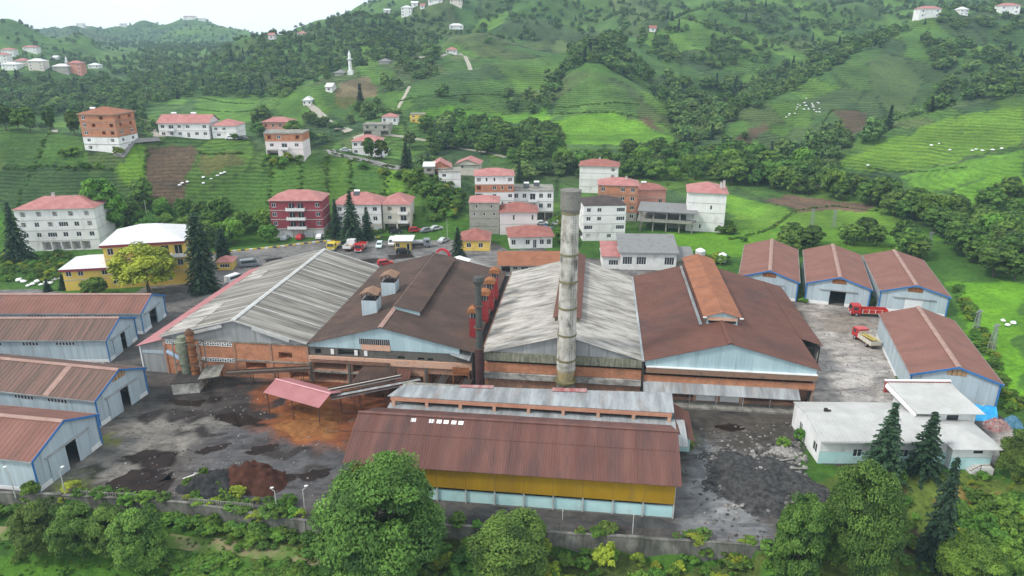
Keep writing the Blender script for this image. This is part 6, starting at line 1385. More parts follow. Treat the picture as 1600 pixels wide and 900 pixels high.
BELTS = [
 ([(185,330),(225,318),(300,330),(430,335),(428,382),(330,388),(205,378)], 6.5, ('bright1','mid3','mid1'), (6,10), 'leafy tree in the grove behind the yellow office block', 'grove behind the yellow office'),
 ([(640,285),(680,300),(725,330),(722,352),(650,352),(640,330)], 6.0, ('mid1','mid3'), (4,7), 'leafy tree on the bushy bank above the car park road', 'trees on the bank by the car park'),
 ([(1210,385),(1260,375),(1300,372),(1305,392),(1220,400)], 6.5, ('mid1','mid2'), (5,9), 'leafy tree right behind the left back-row sheds', 'trees behind the back-row sheds'),
 ([(1310,375),(1365,372),(1440,388),(1480,408),(1470,420),(1380,396),(1312,390)], 6.5, ('mid1','mid2'), (6,10), 'leafy tree in the row behind the right back-row sheds', 'trees behind the right sheds'),
 ([(1478,378),(1540,355),(1610,370),(1610,440),(1530,432),(1490,425)], 7.0, ('mid1','mid3','mid2'), (8,12), 'leafy tree in the thick clump right of the sheds', 'clump right of the sheds'),
 ([(880,262),(1010,240),(1150,246),(1290,275),(1400,318),(1470,340),(1520,342),(1560,330),(1600,300),(1610,345),(1480,372),(1390,335),(1280,305),(1130,290),(1010,280),(880,285)], 7.0, ('mid1','mid2','far4','mid3','mid1'), (6,12), 'leafy tree in the river belt below the tea hills', 'river belt trees'),
 ([(650,205),(700,195),(770,200),(870,205),(880,250),(800,262),(740,240),(660,225)], 8.0, ('mid1','mid2','far4'), (7,11), 'leafy tree in the wood below the pyramid-shaped tea hill', 'wood below the pyramid hill'),
 ([(395,190),(415,180),(420,200),(405,215)], 6.0, ('mid1',), (6,9), 'leafy tree beside the stacked brick houses', 'trees by the stacked houses'),
]
count = 0
ORD = 'first second third fourth fifth sixth seventh eighth ninth tenth eleventh twelfth thirteenth fourteenth fifteenth sixteenth seventeenth eighteenth nineteenth twentieth'.split()
ORD += ['twenty-'+w for w in ORD[:9]] + ['thirtieth']
def project(x, y, z):
    dz = z-CAM_H; d = y*_c-dz*_s; return 800+FPX*x/d, 450+FPX*(-y*_s-dz*_c)/d
STRETCH = [(940,'behind the white block with the dark roof'), (1010,'behind the brick and salmon houses'), (1080,'behind the concrete frame'), (1140,'behind the village-edge white block'), (1215,'above the bright meadow, left'), (1290,'above the brown strip of the meadow'), (1370,'at the foot of the near right hill, left'), (1440,'at the foot of the near right hill, right'), (1520,'left of the small hill at the right'), (9999,'at the right picture edge')]
for i, (pl, sp, kinds, hh, lb, gp) in enumerate(BELTS):
    gx, gy, rs = scatter(pl, sp, 50+i)
    pts = [(x, y) for x, y in zip(gx, gy) if clear_of_houses(x, y)][:max(0, 290-count)]
    pts.sort(key=lambda p: project(p[0], p[1], 0)[0])
    for j, (x, y) in enumerate(pts):
        H = rs.uniform(*hh)*rs.uniform(0.8, 1.1); l2 = lb
        if len(pts) <= 30: l2 = lb.replace('leafy tree', 'leafy tree, %s from the left,' % ORD[j])
        elif 'river belt' in lb: l2 = 'leafy river belt tree ' + next(t for m, t in STRETCH if project(x, y, 0)[0] < m)
        elif 'pyramid' in lb: l2 = 'leafy tree in the wood below the pyramid hill, ' + next(t for m, t in ((700,'its left tip'), (740,'left of the middle'), (790,'its middle'), (840,'right of the middle'), (9999,'its right end by the chimney top')) if project(x, y, 12)[0] < m)
        tree(kinds[rs.randint(len(kinds))], l2, x, y, hz(x, y)-0.3, H, H*rs.uniform(0.75, 1.05), group=gp+(l2[21:] if 'river' in l2 else l2[45:] if 'pyramid' in l2 else '')); count += 1
print('belt trees', count)
# far woods: one mass, instanced
WOODS = [  # polygon in the photo, spacing
 ([(-60,118),(0,118),(130,122),(200,130),(240,150),(230,172),(200,192),(110,186),(0,178),(-60,180)], 8.0),
 ([(285,122),(330,98),(400,58),(470,42),(560,22),(620,18),(700,30),(690,62),(640,86),(560,102),(500,118),(480,128),(440,155),(330,152),(285,140)], 8.0),
 ([(200,120),(290,105),(300,150),(240,165)], 9.0), ([(0,60),(60,66),(150,95),(180,108),(0,108)], 14.0), ([(180,100),(260,60),(390,55),(330,95),(260,115)], 15.0), ([(-20,34),(130,46),(320,38),(400,52),(300,75),(120,75),(0,55)], 22.0),
 ([(880,112),(890,78),(930,58),(975,62),(1000,98),(1035,120),(1010,135),(975,122),(930,100)], 7.5), ([(1018,145),(1040,120),(1085,142),(1110,175),(1120,210),(1090,238),(1062,250),(1055,205),(1030,165)], 7.5),
 ([(1090,140),(1180,118),(1240,95),(1310,68),(1380,48),(1420,48),(1310,102),(1205,155),(1115,208),(1098,175)], 8.0), ([(1080,98),(1120,60),(1170,95),(1140,110)], 8.5), ([(985,62),(1050,62),(1060,100),(1030,100)], 8.5),
 ([(1215,250),(1290,215),(1345,212),(1420,190),(1480,158),(1600,118),(1600,148),(1490,168),(1400,198),(1330,232),(1275,270)], 7.5), ([(1450,78),(1500,70),(1490,120),(1455,110)], 8.0), ([(1440,60),(1600,50),(1600,120),(1520,140),(1470,120)], 13.0),
 ([(1060,10),(1300,0),(1440,10),(1300,60),(1180,90),(1080,60)], 13.0), ([(1300,5),(1600,5),(1600,50),(1440,40)], 13.0), ([(880,5),(1060,5),(1080,50),(990,55),(900,60)], 12.0), ([(690,25),(800,0),(880,10),(880,60),(760,70)], 17.0),
 ([(600,165),(640,140),(660,180),(700,205),(640,215),(560,195)], 10.0), ([(520,170),(590,155),(620,175),(560,190)], 11.0), ([(650,150),(700,160),(780,165),(850,170),(830,150),(720,140)], 17.0), ([(860,118),(880,105),(875,135),(845,160),(838,150)], 7.0), ([(800,160),(840,165),(830,185),(800,180)], 8.0),
 ([(1500,250),(1600,225),(1600,280),(1540,275)], 9.0), ([(1400,318),(1460,330),(1480,350),(1420,340)], 8.0), ([(455,95),(480,85),(480,115),(440,130)], 8.0), ([(560,75),(640,60),(660,110),(600,105)], 9.0), ([(660,80),(685,65),(685,100),(665,105)], 6.5), ([(1105,222),(1180,215),(1230,255),(1160,250)], 10.0), ([(1220,240),(1300,240),(1330,285),(1250,275)], 11.0)]
def project(x, y, z):
    dz = z-CAM_H; d = y*_c-dz*_s; return 800+FPX*x/d, 450+FPX*(-y*_s-dz*_c)/d
# slopes that stay open tea fields
OPEN = [[(835,195),(870,150),(925,106),(1016,157),(1064,214),(1040,235),(880,230)], [(1108,222),(1200,166),(1300,116),(1400,62),(1440,40),(1452,80),(1470,140),(1400,190),(1340,208),(1300,235),(1215,250),(1150,248)], [(1275,276),(1400,208),(1500,175),(1600,156),(1600,225),(1510,262),(1440,300),(1380,305)],
 [(612,176),(650,135),(720,118),(800,101),(865,95),(860,150),(800,158),(700,152),(650,165)], [(640,95),(700,83),(745,108),(770,120),(700,125)], [(205,142),(300,148),(400,150),(480,165),(480,215),(300,195),(215,180)], [(1440,322),(1600,256),(1600,290),(1500,318)],
 [(1010,66),(1085,130),(1060,128),(1010,90)], [(1070,42),(1185,122),(1170,118),(1090,70)], [(700,60),(800,40),(880,70),(860,92),(720,112),(700,85)], [(515,110),(590,112),(600,155),(515,175)]]
rs = np.random.RandomState(77); PX, PY, PS = [], [], []
for y0, y1, sp in ((300, 560, 5.4), (560, 900, 5.6), (900, 1350, 8.0), (1350, 2100, 12.0)):
    w = 0.80*y1+60; gx, gy = np.meshgrid(np.arange(-w, w, sp), np.arange(y0, y1, sp)); gx, gy = gx.ravel(), gy.ravel()
    gx = gx+rs.uniform(-.5, .5, gx.size)*sp; gy = gy+rs.uniform(-.5, .5, gy.size)*sp; m = np.abs(gx) < 0.80*gy+60; gx, gy = gx[m], gy[m]
    u, v = project(gx, gy, terrain(gx, gy)); pr = np.where(fbm(gx*1.6+300, gy*1.6) > 1.05, 0.6, 0.004)
    for pl in OPEN: pr[in_poly(u, v, pl)] = 0.0
    for pl, s_ in WOODS: k = in_poly(u, v, pl); pr[k] = np.maximum(pr[k], 0.84 if s_ < 10 else np.where(fbm(gx[k]*2.6+9, gy[k]*2.6) > 0.15+0.03*(s_-10), 0.85, 0.02))
    pr[(v < -25) | (u < -60) | (u > 1660)] *= 0.3
    clump = fbm(gx*4.0+50, gy*4.0); pr = pr*np.where(clump > -0.75, 1.0, 0.35)
    k = rs.rand(len(gx)) < pr; PX.append(gx[k]); PY.append(gy[k])
PX, PY = np.concatenate(PX), np.concatenate(PY)
ok = np.array([clear_of_houses(a, b, 5) for a, b in zip(PX, PY)]); PX, PY = PX[ok], PY[ok]
PZ = terrain(PX, PY) - 0.4; NT = len(PX); print('far trees', NT)
def instancer(name, label, cat, P, rot, scl, idx, crowns):
    me = bpy.data.meshes.new(name); me.vertices.add(len(P)); me.vertices.foreach_set('co', P.astype('f4').ravel()); me.update()
    for nm, ty, d in (('rot', 'FLOAT', rot), ('idx', 'INT', idx)):
        a = me.attributes.new(nm, ty, 'POINT'); a.data.foreach_set('value', d.astype('f4' if ty == 'FLOAT' else 'i4'))
    a = me.attributes.new('scl', 'FLOAT_VECTOR', 'POINT'); a.data.foreach_set('vector', scl.astype('f4').ravel())
    ng = bpy.data.node_groups.new(name, 'GeometryNodeTree'); ng.interface.new_socket('Geometry', in_out='INPUT', socket_type='NodeSocketGeometry'); ng.interface.new_socket('Geometry', in_out='OUTPUT', socket_type='NodeSocketGeometry')
    gi = ng.nodes.new('NodeGroupInput'); go = ng.nodes.new('NodeGroupOutput'); iop = ng.nodes.new('GeometryNodeInstanceOnPoints'); jn = ng.nodes.new('GeometryNodeJoinGeometry')
    for c in reversed(crowns):
        oi = ng.nodes.new('GeometryNodeObjectInfo'); oi.transform_space = 'ORIGINAL'; oi.inputs['Object'].default_value = c; oi.inputs['As Instance'].default_value = True
        ng.links.new(oi.outputs['Geometry'], jn.inputs[0])
    def attr(nm, ty):
        n = ng.nodes.new('GeometryNodeInputNamedAttribute'); n.data_type = ty; n.inputs['Name'].default_value = nm; return n.outputs['Attribute']
    cx = ng.nodes.new('ShaderNodeCombineXYZ'); ng.links.new(attr('rot', 'FLOAT'), cx.inputs['Z'])
    ng.links.new(gi.outputs[0], iop.inputs['Points']); ng.links.new(jn.outputs[0], iop.inputs['Instance']); iop.inputs['Pick Instance'].default_value = True
    ng.links.new(attr('idx', 'INT'), iop.inputs['Instance Index']); ng.links.new(cx.outputs[0], iop.inputs['Rotation']); ng.links.new(attr('scl', 'FLOAT_VECTOR'), iop.inputs['Scale'])
    ng.links.new(iop.outputs[0], go.inputs[0])
    o = link(name, me); md = o.modifiers.new('scatter', 'NODES'); md.node_group = ng
    o['label'] = label; o['category'] = cat; return stuff(o)
# one visible specimen of each far kind stands at the wood's edge; the mass repeats its crown
for i, (k, px, py, lb) in enumerate((('far1', 690, 232, 'round dark tree at the wood edge below the hill lane'), ('far2', 905, 262, 'tall narrow tree at the left end of the river belt'), ('far3', 640, 232, 'low wide tree beyond the crest road'), ('farfir', 1235, 262, 'pointed fir beside the river belt'))):
    X, Y, Z = T(px, py); tree(k, lb, X, Y, Z-0.3, 9.0, 7.0)
kk = ['far1', 'far2', 'far3', 'far4', 'farfir']; rs = np.random.RandomState(5)
idx = rs.choice(5, NT, p=(0.3, 0.24, 0.24, 0.16, 0.06)); sc = rs.uniform(0.6, 1.35, NT)*np.interp(PY, [300, 420, 600, 800, 1300], [0.85, 0.75, 0.60, 0.52, 0.62])
scl = np.stack([sc*rs.uniform(0.85, 1.2, NT), sc*rs.uniform(0.85, 1.2, NT), sc*rs.uniform(0.8, 1.2, NT)], 1)
instancer('far_woods', 'dark broadleaf woods covering the gullies of the far hills', 'woodland', np.stack([PX, PY, PZ], 1), rs.uniform(0, 6.28, NT), scl, idx, [FIRST_CROWN[k] for k in kk])
# ------------------------------------------------------------------ roads and paths
def ribbon(name, pts, width, mat, lift=0.10, wpts=False):
    W = [p if wpts else T(*p)[:2] for p in pts]; P = []
    for a, b in zip(W[:-1], W[1:]):
        n = max(1, int(math.hypot(b[0]-a[0], b[1]-a[1])/2.0))
        P += [(a[0]+(b[0]-a[0])*k/n, a[1]+(b[1]-a[1])*k/n) for k in range(n)]
    P.append(W[-1]); q = MB(); m = 5; rows = []
    for i, p in enumerate(P):
        a, b = P[max(0, i-1)], P[min(len(P)-1, i+1)]; d = Vector((b[0]-a[0], b[1]-a[1], 0)).normalized(); nx, ny = -d.y, d.x
        wv = width*(1+0.12*math.sin(i*1.7)); row = []
        zc = hz(*p)
        for k in range(m):
            o = (k/(m-1)-0.5)*wv; x, y = p[0]+nx*o, p[1]+ny*o; row.append(len(q.v)); q.v.append((x, y, max(hz(x, y), zc-0.3)+lift))
        rows.append(row)
    for r0, r1 in zip(rows[:-1], rows[1:]):
        for k in range(m-1): q.f.append((r0[k], r0[k+1], r1[k+1], r1[k]))
    return struct(q.build(name, mat, smooth=True))
m_track = M('pale_track', (0.30,0.27,0.22), (0.42,0.39,0.33), scale=0.4, dirt=(0.20,0.19,0.12), dscale=0.4, rough=0.95, world=True)
m_road = M('worn_road', (0.19,0.18,0.17), (0.27,0.26,0.25), scale=0.4, rough=0.9, world=True)
m_dirt = M('dirt_track', (0.20,0.16,0.09), (0.30,0.25,0.15), scale=0.7, dirt=(0.09,0.15,0.03), dscale=0.35, dp=(0.40,0.55), rough=0.95, world=True)
ribbon('road', [(-40,188),(0,193),(40,198),(85,203)], 3.5, m_track); ribbon('road', [(200,178),(222,186),(238,202),(250,214)], 4, m_track); ribbon('road', [(186,245),(205,222),(250,218)], 4, m_road)
ribbon('road', [(470,232),(520,240),(570,250),(640,266)], 3.5, m_road); ribbon('road', [(478,160),(500,178),(520,195),(545,206)], 4.5, m_track); ribbon('path', [(552,216),(575,208),(615,212),(680,222),(760,238),(790,246)], 2.5, m_track)
ribbon('path', [(1215,281),(1245,288),(1280,291),(1310,294)], 4, m_track); ribbon('path', [(655,90),(690,88),(720,84),(745,108)], 3, m_track); ribbon('path', [(620,172),(640,135)], 2.0, m_track)
ribbon('dirt_track', [(-40,836),(60,832),(130,836),(265,846),(380,858),(500,872),(600,890)], 2.4, m_dirt, 0.06)
# ------------------------------------------------------------------ retaining wall and fence at the yard edge
m_wall = M('mouldy_wall', (0.13,0.125,0.105), (0.24,0.23,0.205), scale=0.5, dirt=(0.06,0.06,0.05), dscale=0.5, dstretch=(1.2,1.2,0.35), dp=(0.40,0.66), rough=0.95, bump=0.3)
rw = thing('retaining_wall', 'long mould-stained concrete retaining wall along the front of the yard', 'wall', (0, 0, 0))
seg = [p for p in EDGE[1:9]]
acc = []
for a, b in zip(seg[:-1], seg[1:]):
    L = math.hypot(b[0]-a[0], b[1]-a[1]); n = max(1, int(round(L/4.2)))
    for k in range(n): acc.append(((a[0]+(b[0]-a[0])*k/n, a[1]+(b[1]-a[1])*k/n), (a[0]+(b[0]-a[0])*(k+1)/n, a[1]+(b[1]-a[1])*(k+1)/n)))
for i, (a, b) in enumerate(acc):
    d = Vector((b[0]-a[0], b[1]-a[1], 0)); L = d.length; d.normalize(); nn = Vector((-d.y, d.x, 0)); h = 0.55 + 0.05*(i % 3); A = Vector((*a, 0)) - nn*0.42; B = Vector((*b, 0)) - nn*0.42 - d*0.03
    q = MB(); q.hexa([A-nn*0.1+Vector((0,0,-3.0)), B-nn*0.1+Vector((0,0,-3.0)), B+nn*0.45+Vector((0,0,-3.0)), A+nn*0.45+Vector((0,0,-3.0))], [A+Vector((0,0,h)), B+Vector((0,0,h)), B+nn*0.35+Vector((0,0,h)), A+nn*0.35+Vector((0,0,h))]); q.build('wall_panel', m_wall, rw)
    q = MB(); q.hexa([A-nn*0.06+Vector((0,0,h+0.002)), B-nn*0.06+Vector((0,0,h+0.002)), B+nn*0.41+Vector((0,0,h+0.002)), A+nn*0.41+Vector((0,0,h+0.002))], [A-nn*0.06+Vector((0,0,h+0.12)), B-nn*0.06+Vector((0,0,h+0.12)), B+nn*0.41+Vector((0,0,h+0.12)), A+nn*0.41+Vector((0,0,h+0.12))]); q.build('coping', m_wall, rw)
fr = thing('wire_fence', 'thin rusty post-and-rail fence on the wall at the lower right', 'fence', (0, 0, 0))
for i, (a, b) in enumerate(acc[-7:]):
    for f in (0.0, 0.5):
        x, y = a[0]+(b[0]-a[0])*f, a[1]+(b[1]-a[1])*f; q = MB(); q.tube((x,y,0.6), (x,y,1.9), 0.035, n=6); q.build('post', m_rust_dk, fr)
    for z in (1.2, 1.8):
        q = MB(); q.tube((a[0],a[1],z), (b[0],b[1],z), 0.02, n=5); q.build('rail', m_rust_dk, fr)
pf = thing('board_fence', 'low grey paling fence above the wall below the soil heap', 'fence', (0, 0, 0))
for (p0, p1) in (((128,781),(235,788)), ((297,793),(395,802))):
    a, b = G(*p0), G(*p1); n = 26
    for k in range(n+1):
        f = k/n; x, y = a[0]+(b[0]-a[0])*f, a[1]+(b[1]-a[1])*f+0.25; h = rnd.uniform(0.7, 1.0)
        if rnd.random() < 0.12: continue
        q = MB(); q.box(x-0.09, x+0.09, y-0.03, y+0.03, 0.5, 0.5+h); q.build('paling', m_conc, pf)
    q = MB(); q.bar((a[0],a[1]+0.31,1.2), (b[0],b[1]+0.31,1.2), 0.06, 0.1); q.build('rail', m_conc, pf)
# ------------------------------------------------------------------ lamps, poles, masts
def lamp(label, px, py, hp, arm=1):
    x, y = G(px, py); H = px_height(x, y, 0, hp); r = thing('yard_lamp', label, 'lamp post', (x, y, 0), 0, 'yard lamp posts')
    q = MB(); q.tube((0,0,0), (0,0,H*0.82), 0.09, 0.06, 8); q.build('pole', m_white_flash, r)
    q = MB(); q.tube((0,0,H*0.82), (0.55*arm,0,H*0.95), 0.05, 0.045, 6); q.build('arm', m_white_flash, r)
    q = MB(); q.hexa([(0.4*arm-0.15,-0.12,H*0.95),(0.4*arm+0.35,-0.12,H*0.98),(0.4*arm+0.35,0.12,H*0.98),(0.4*arm-0.15,0.12,H*0.95)], [(0.4*arm-0.1,-0.08,H*0.985),(0.4*arm+0.3,-0.08,H),(0.4*arm+0.3,0.08,H),(0.4*arm-0.1,0.08,H*0.985)]); q.build('lamp_head', m_white, r)
lamp('white lamp post before the nearest left shed, by the left edge', 25, 778, 50, -1); lamp('bent white lamp post at the corner of the nearest left shed', 104, 778, 50, 1); lamp('white lamp post beside the huge foreground tree', 477, 800, 42, 1); lamp('white lamp post below the dark soil heap', 433, 797, 36, -1)
def mast(label, px, py, hp, r0=0.07, z=0.0, mat=None):
    x, y = G(px, py, z); H = px_height(x, y, z, hp); r = thing('slim_pole', label, 'pole', (x, y, z), 0, 'slim poles')
    q = MB(); q.tube((0,0,-0.3), (0,0,H), r0, r0*0.6, 8); q.build('shaft', mat or m_white_flash, r); q = MB(); q.tube((0,0,H), (0,0,H+0.15), 0.12, 0.02, 8); q.build('finial', m_white_flash, r)
mast('slim white pole in front of the yellow shed, right one', 988, 838, 34); mast('slim white pole in front of the yellow shed, left one', 879, 812, 14); mast('tall thin flag mast behind the yellow office block', 236, 372, 58, 0.09); mast('thin white mast beside the car park road', 699, 374, 30); mast('thin lamp mast at the gatehouse corner', 766, 398, 36)
mast('slim white pole standing on the grey annex roof', 994, 640, 14, 0.06, 4.5)
def pylon(label, px, py, hp):
    X, Y, Z = T(px, py); H = px_height(X, Y, Z, hp); r = thing('utility_pylon', label, 'pylon', (X, Y, Z), 0.4, 'lattice utility pylons'); b = 0.55
    for sx in (-1, 1):
        for sy in (-1, 1):
            q = MB(); q.bar((sx*b,sy*b,-0.5), (sx*0.18,sy*0.18,H), 0.09); q.build('leg', m_steel, r)
    n = 7
    for k in range(n):
        z0, z1 = H*k/n, H*(k+1)/n; w0, w1 = b-(b-.18)*k/n, b-(b-.18)*(k+1)/n; q = MB()
        q.bar((-w0,-w0,z0), (w1,-w1,z1), 0.05); q.bar((w0,w0,z0), (-w1,w1,z1), 0.05); q.bar((-w0,w0,z0), (-w1,-w1,z1), 0.05); q.bar((w0,-w0,z0), (w1,w1,z1), 0.05); q.build('brace', m_steel, r)
    q = MB(); q.bar((-1.2,0,H-0.4), (1.2,0,H-0.4), 0.12); q.build('cross_arm', m_steel, r)
pylon('left lattice pylon on the bright meadow', 1268, 352, 26); pylon('second lattice pylon on the bright meadow', 1302, 354, 26); pylon('lattice pylon beyond the rightmost back-row shed', 1451, 388, 26); pylon('lattice pylon in the field beside the front right shed', 1548, 548, 42); pylon('lattice pylon at the field edge behind the front right shed', 1523, 520, 36)
# ------------------------------------------------------------------ striped kerb of the car park
kb = thing('striped_kerb', 'yellow and white striped kerb along the back of the car park', 'kerb', (0, 0, 0))
kp = [G(300,399), G(420,388), G(505,378), G(600,371)]
_y, _w = paint('kerb_yellow', (0.66,0.46,0.05), 0.7), m_white
i = 0
for a, b in zip(kp[:-1], kp[1:]):
    L = math.hypot(b[0]-a[0], b[1]-a[1]); n = int(L/1.1); d = Vector((b[0]-a[0], b[1]-a[1], 0)).normalized(); nn = Vector((-d.y, d.x, 0))*0.2
    for k in range(n):
        p = Vector((*a, 0))+d*(L*k/n); e = p+d*(L/n-0.06); q = MB(); U = Vector((0,0,0.42)); q.hexa([p-nn, e-nn, e+nn, p+nn], [p-nn*0.9+U, e-nn*0.9+U, e+nn*0.9+U, p+nn*0.9+U]); q.build('kerb_stone', _y if i % 2 else m_conc_dk if i % 4 == 0 else _w, kb); i += 1
# red arch gate and white tent behind hall B
r = thing('red_arch_gate', 'small red arched gate behind the dark roofed hall', 'gate', (*G(692,402,2.0), 0), R(-10))
q = MB(); n = 12
for k in range(n):
    a0, a1 = math.pi*k/n, math.pi*(k+1)/n
    q.hexa([(1.5*math.cos(a0),-0.25,2.4+1.6*math.sin(a0)),(2.2*math.cos(a0),-0.25,2.4+2.2*math.sin(a0)),(2.2*math.cos(a0),0.25,2.4+2.2*math.sin(a0)),(1.5*math.cos(a0),0.25,2.4+1.6*math.sin(a0))], [(1.5*math.cos(a1),-0.25,2.4+1.6*math.sin(a1)),(2.2*math.cos(a1),-0.25,2.4+2.2*math.sin(a1)),(2.2*math.cos(a1),0.25,2.4+2.2*math.sin(a1)),(1.5*math.cos(a1),0.25,2.4+1.6*math.sin(a1))])
q.build('arch', m_gate_red, r)
for s in (-1, 1): q = MB(); q.box(s*1.85-0.38, s*1.85+0.38, -0.3, 0.3, 0, 2.4); q.build('pier', m_gate_red, r)
r = thing('white_canopy', 'white sloping sheet canopy behind the dark roofed hall', 'canopy', (*G(716,408,3.0), 0), R(-8))
for s in (-1, 1): q = MB(); q.slab([(0,-2.2,3.9),(s*3.0,-2.2,3.0),(s*3.0,2.2,3.0),(0,2.2,3.9)] if s > 0 else [(-3.0,-2.2,3.0),(0,-2.2,3.9),(0,2.2,3.9),(-3.0,2.2,3.0)], 0.08); q.build('sheet', m_white, r)
for x in (-2.7, 2.7):
    for y in (-2, 2): q = MB(); q.tube((x,y,0), (x,y,3.0), 0.06, n=6); q.build('post', m_steel, r)
# pale tanks behind hall D
for px, py, hp, lb in ((1128, 412, 17, 'white ribbed water tank on the grass behind the red-brown hall'), (1093, 408, 20, 'white tank on a stand beside the workshop')):
    x, y = G(px, py); H = px_height(x, y, 0, hp); r = thing('water_tank', lb, 'tank', (x, y, 0), 0, 'white tanks'); q = MB(); q.tube((0,0,0.6), (0,0,H*0.85), H*0.36, n=16); q.tube((0,0,H*0.85), (0,0,H), H*0.36, H*0.12, 16); q.build('vessel', m_white, r)
    for k in range(4): q = MB(); z = 0.8+k*(H*0.8-0.8)/3.5; q.tube((0,0,z), (0,0,z+0.08), H*0.375, n=16); q.build('hoop', m_galv, r)
    for a in range(4): q = MB(); t = R(45+90*a); q.box(math.cos(t)*H*.25-0.08, math.cos(t)*H*.25+0.08, math.sin(t)*H*.25-0.08, math.sin(t)*H*.25+0.08, 0, 0.6); q.build('foot', m_conc, r)
# ------------------------------------------------------------------ heaps and rubble
def heap(name, label, cx, cy, rx, ry, h, mat, seed, rough=0.35, rz=0.0, n=46):
    rs = np.random.RandomState(seed); g = np.linspace(-1, 1, n); X, Y = np.meshgrid(g, g); Rr = np.hypot(X, Y); th = np.arctan2(Y, X)
    edge = 0.82 + 0.10*np.sin(3*th+seed) + 0.07*np.sin(5*th+2*seed); Z = h*np.clip(1-(Rr/edge)**1.6, -0.12, 1)
    nz = sum(np.sin((X*math.cos(a)+Y*math.sin(a))*f+p)/(f**0.8) for a, f, p in zip(rs.uniform(0, 6.28, 16), rs.uniform(5, 40, 16), rs.uniform(0, 6.28, 16)))
    Z = Z + nz*rough*h*np.clip(1.3-Rr, 0, 1) + rs.normal(size=X.shape)*0.03*h
    q = MB(); q.v = [(a*rx, b*ry, c) for a, b, c in zip(X.ravel(), Y.ravel(), Z.ravel())]
    q.f = [(r_*n+c_, r_*n+c_+1, (r_+1)*n+c_+1, (r_+1)*n+c_) for r_ in range(n-1) for c_ in range(n-1) if Rr[r_, c_] < 1.05]
    o = q.build(name, mat, None, (cx, cy, 0.02), rz, smooth=True); return tag(o, label, 'heap')
m_soil = M('red_brown_soil', (0.048,0.018,0.011), (0.085,0.035,0.022), scale=0.8, dirt=(0.05,0.022,0.016), dscale=0.6, rough=0.95, bump=0.6, bscale=5)
m_coal = M('black_slag', (0.018,0.018,0.019), (0.05,0.048,0.047), scale=1.5, rough=0.9, bump=0.8, bscale=4)
m_slag = M('grey_rubble', (0.026,0.025,0.025), (0.085,0.082,0.078), scale=1.2, dirt=(0.016,0.016,0.016), dscale=1.0, rough=0.95, bump=0.9, bscale=4)
heap('soil_heap', 'red-brown soil heap in the yard beside the black one', *G(392,754), 6.4, 4.6, 3.0, m_soil, 3); heap('slag_heap', 'black slag heap with weeds at the yard edge', *G(338,762), 5.6, 4.4, 2.7, m_coal, 5); heap('rubble_heap', 'wide dark grey rubble heap left of the white office', *G(1180,752), 9.6, 9.0, 1.1, m_slag, 8, 0.6, n=80)
heap('bark_heap', 'rusty orange bark spread under the pink canopy', *G(478,668), 5.5, 3.4, 0.7, M('rusty_bark', (0.17,0.068,0.022), (0.27,0.12,0.042), scale=0.8, dirt=(0.14,0.055,0.02), dscale=0.6, rough=0.95, bump=0.6), 12); heap('ash_heap', 'brown ash heap at the foot of the conveyors', *G(585,610), 5.0, 2.6, 1.0, M('rust_mud', (0.13,0.05,0.022), (0.22,0.10,0.04), scale=0.8, rough=0.95, bump=0.6), 14)
heap('scrap_heap', 'faded red scrap heap right of the white office', *G(1556,668), 2.6, 1.8, 1.5, M('scrap_red', (0.22,0.06,0.055), (0.38,0.30,0.28), scale=1.8, dirt=(0.10,0.08,0.08), dscale=1.6, rough=0.8), 21, 0.5); heap('scrap_heap', 'blue wrapped scrap heap at the right edge', *G(1580,664), 2.0, 1.6, 1.6, M('scrap_blue', (0.05,0.14,0.22), (0.10,0.22,0.30), scale=1.5, rough=0.6), 22, 0.45)
heap('debris_heap', 'pale debris heap with planks between rubble and office', *G(1226,706), 2.6, 1.8, 0.8, M('pale_debris', (0.16,0.15,0.14), (0.40,0.38,0.36), scale=2.0, dirt=(0.06,0.06,0.05), dscale=1.5, rough=0.9), 24, 0.7)
# blue tarpaulin
r = thing('blue_tarpaulin', 'bright blue tarpaulin draped beside the front right shed', 'tarpaulin', (*G(1521,652), 0), R(-14)); m_tarp = M('blue_tarp', (0.02,0.26,0.55), (0.05,0.36,0.66), scale=1.0, rough=0.35)
q = MB(); n = 9
for k in range(n):
    for j in range(4): q.v.append((-3.2+6.4*k/(n-1), -1.2+0.9*j, [0.0, 1.2, 1.9, 1.7][j]+0.18*math.sin(k*2.3+j*1.3)))
for k in range(n-1):
    for j in range(3): q.f.append((k*4+j, k*4+4+j, k*4+5+j, k*4+1+j))
q.build('sheet', m_tarp, r); q = MB(); q.box(-3.0, 3.0, 0.2, 1.4, 0, 1.35); q.build('pile_below', m_wood, r)
# timber stack near the heap, planks on the rubble
for i, (px, py, a, lb) in enumerate(((300,752,0.9,'pale plank leaning at the slag heap, upper'), (305,745,0.5,'pale plank leaning at the slag heap, lower'), (1225,722,0.1,'weathered plank lying below the debris heap'), (1240,735,-0.2,'weathered plank lying beside the red rag'))):
    x, y = G(px, py); q = MB(); q.bar((-1.6,0,0.15), (1.6,0,0.5), 0.28, 0.08); tag(q.build('plank', m_concw if i < 2 else m_conc, None, (x, y, 0.05), a), lb, 'plank')
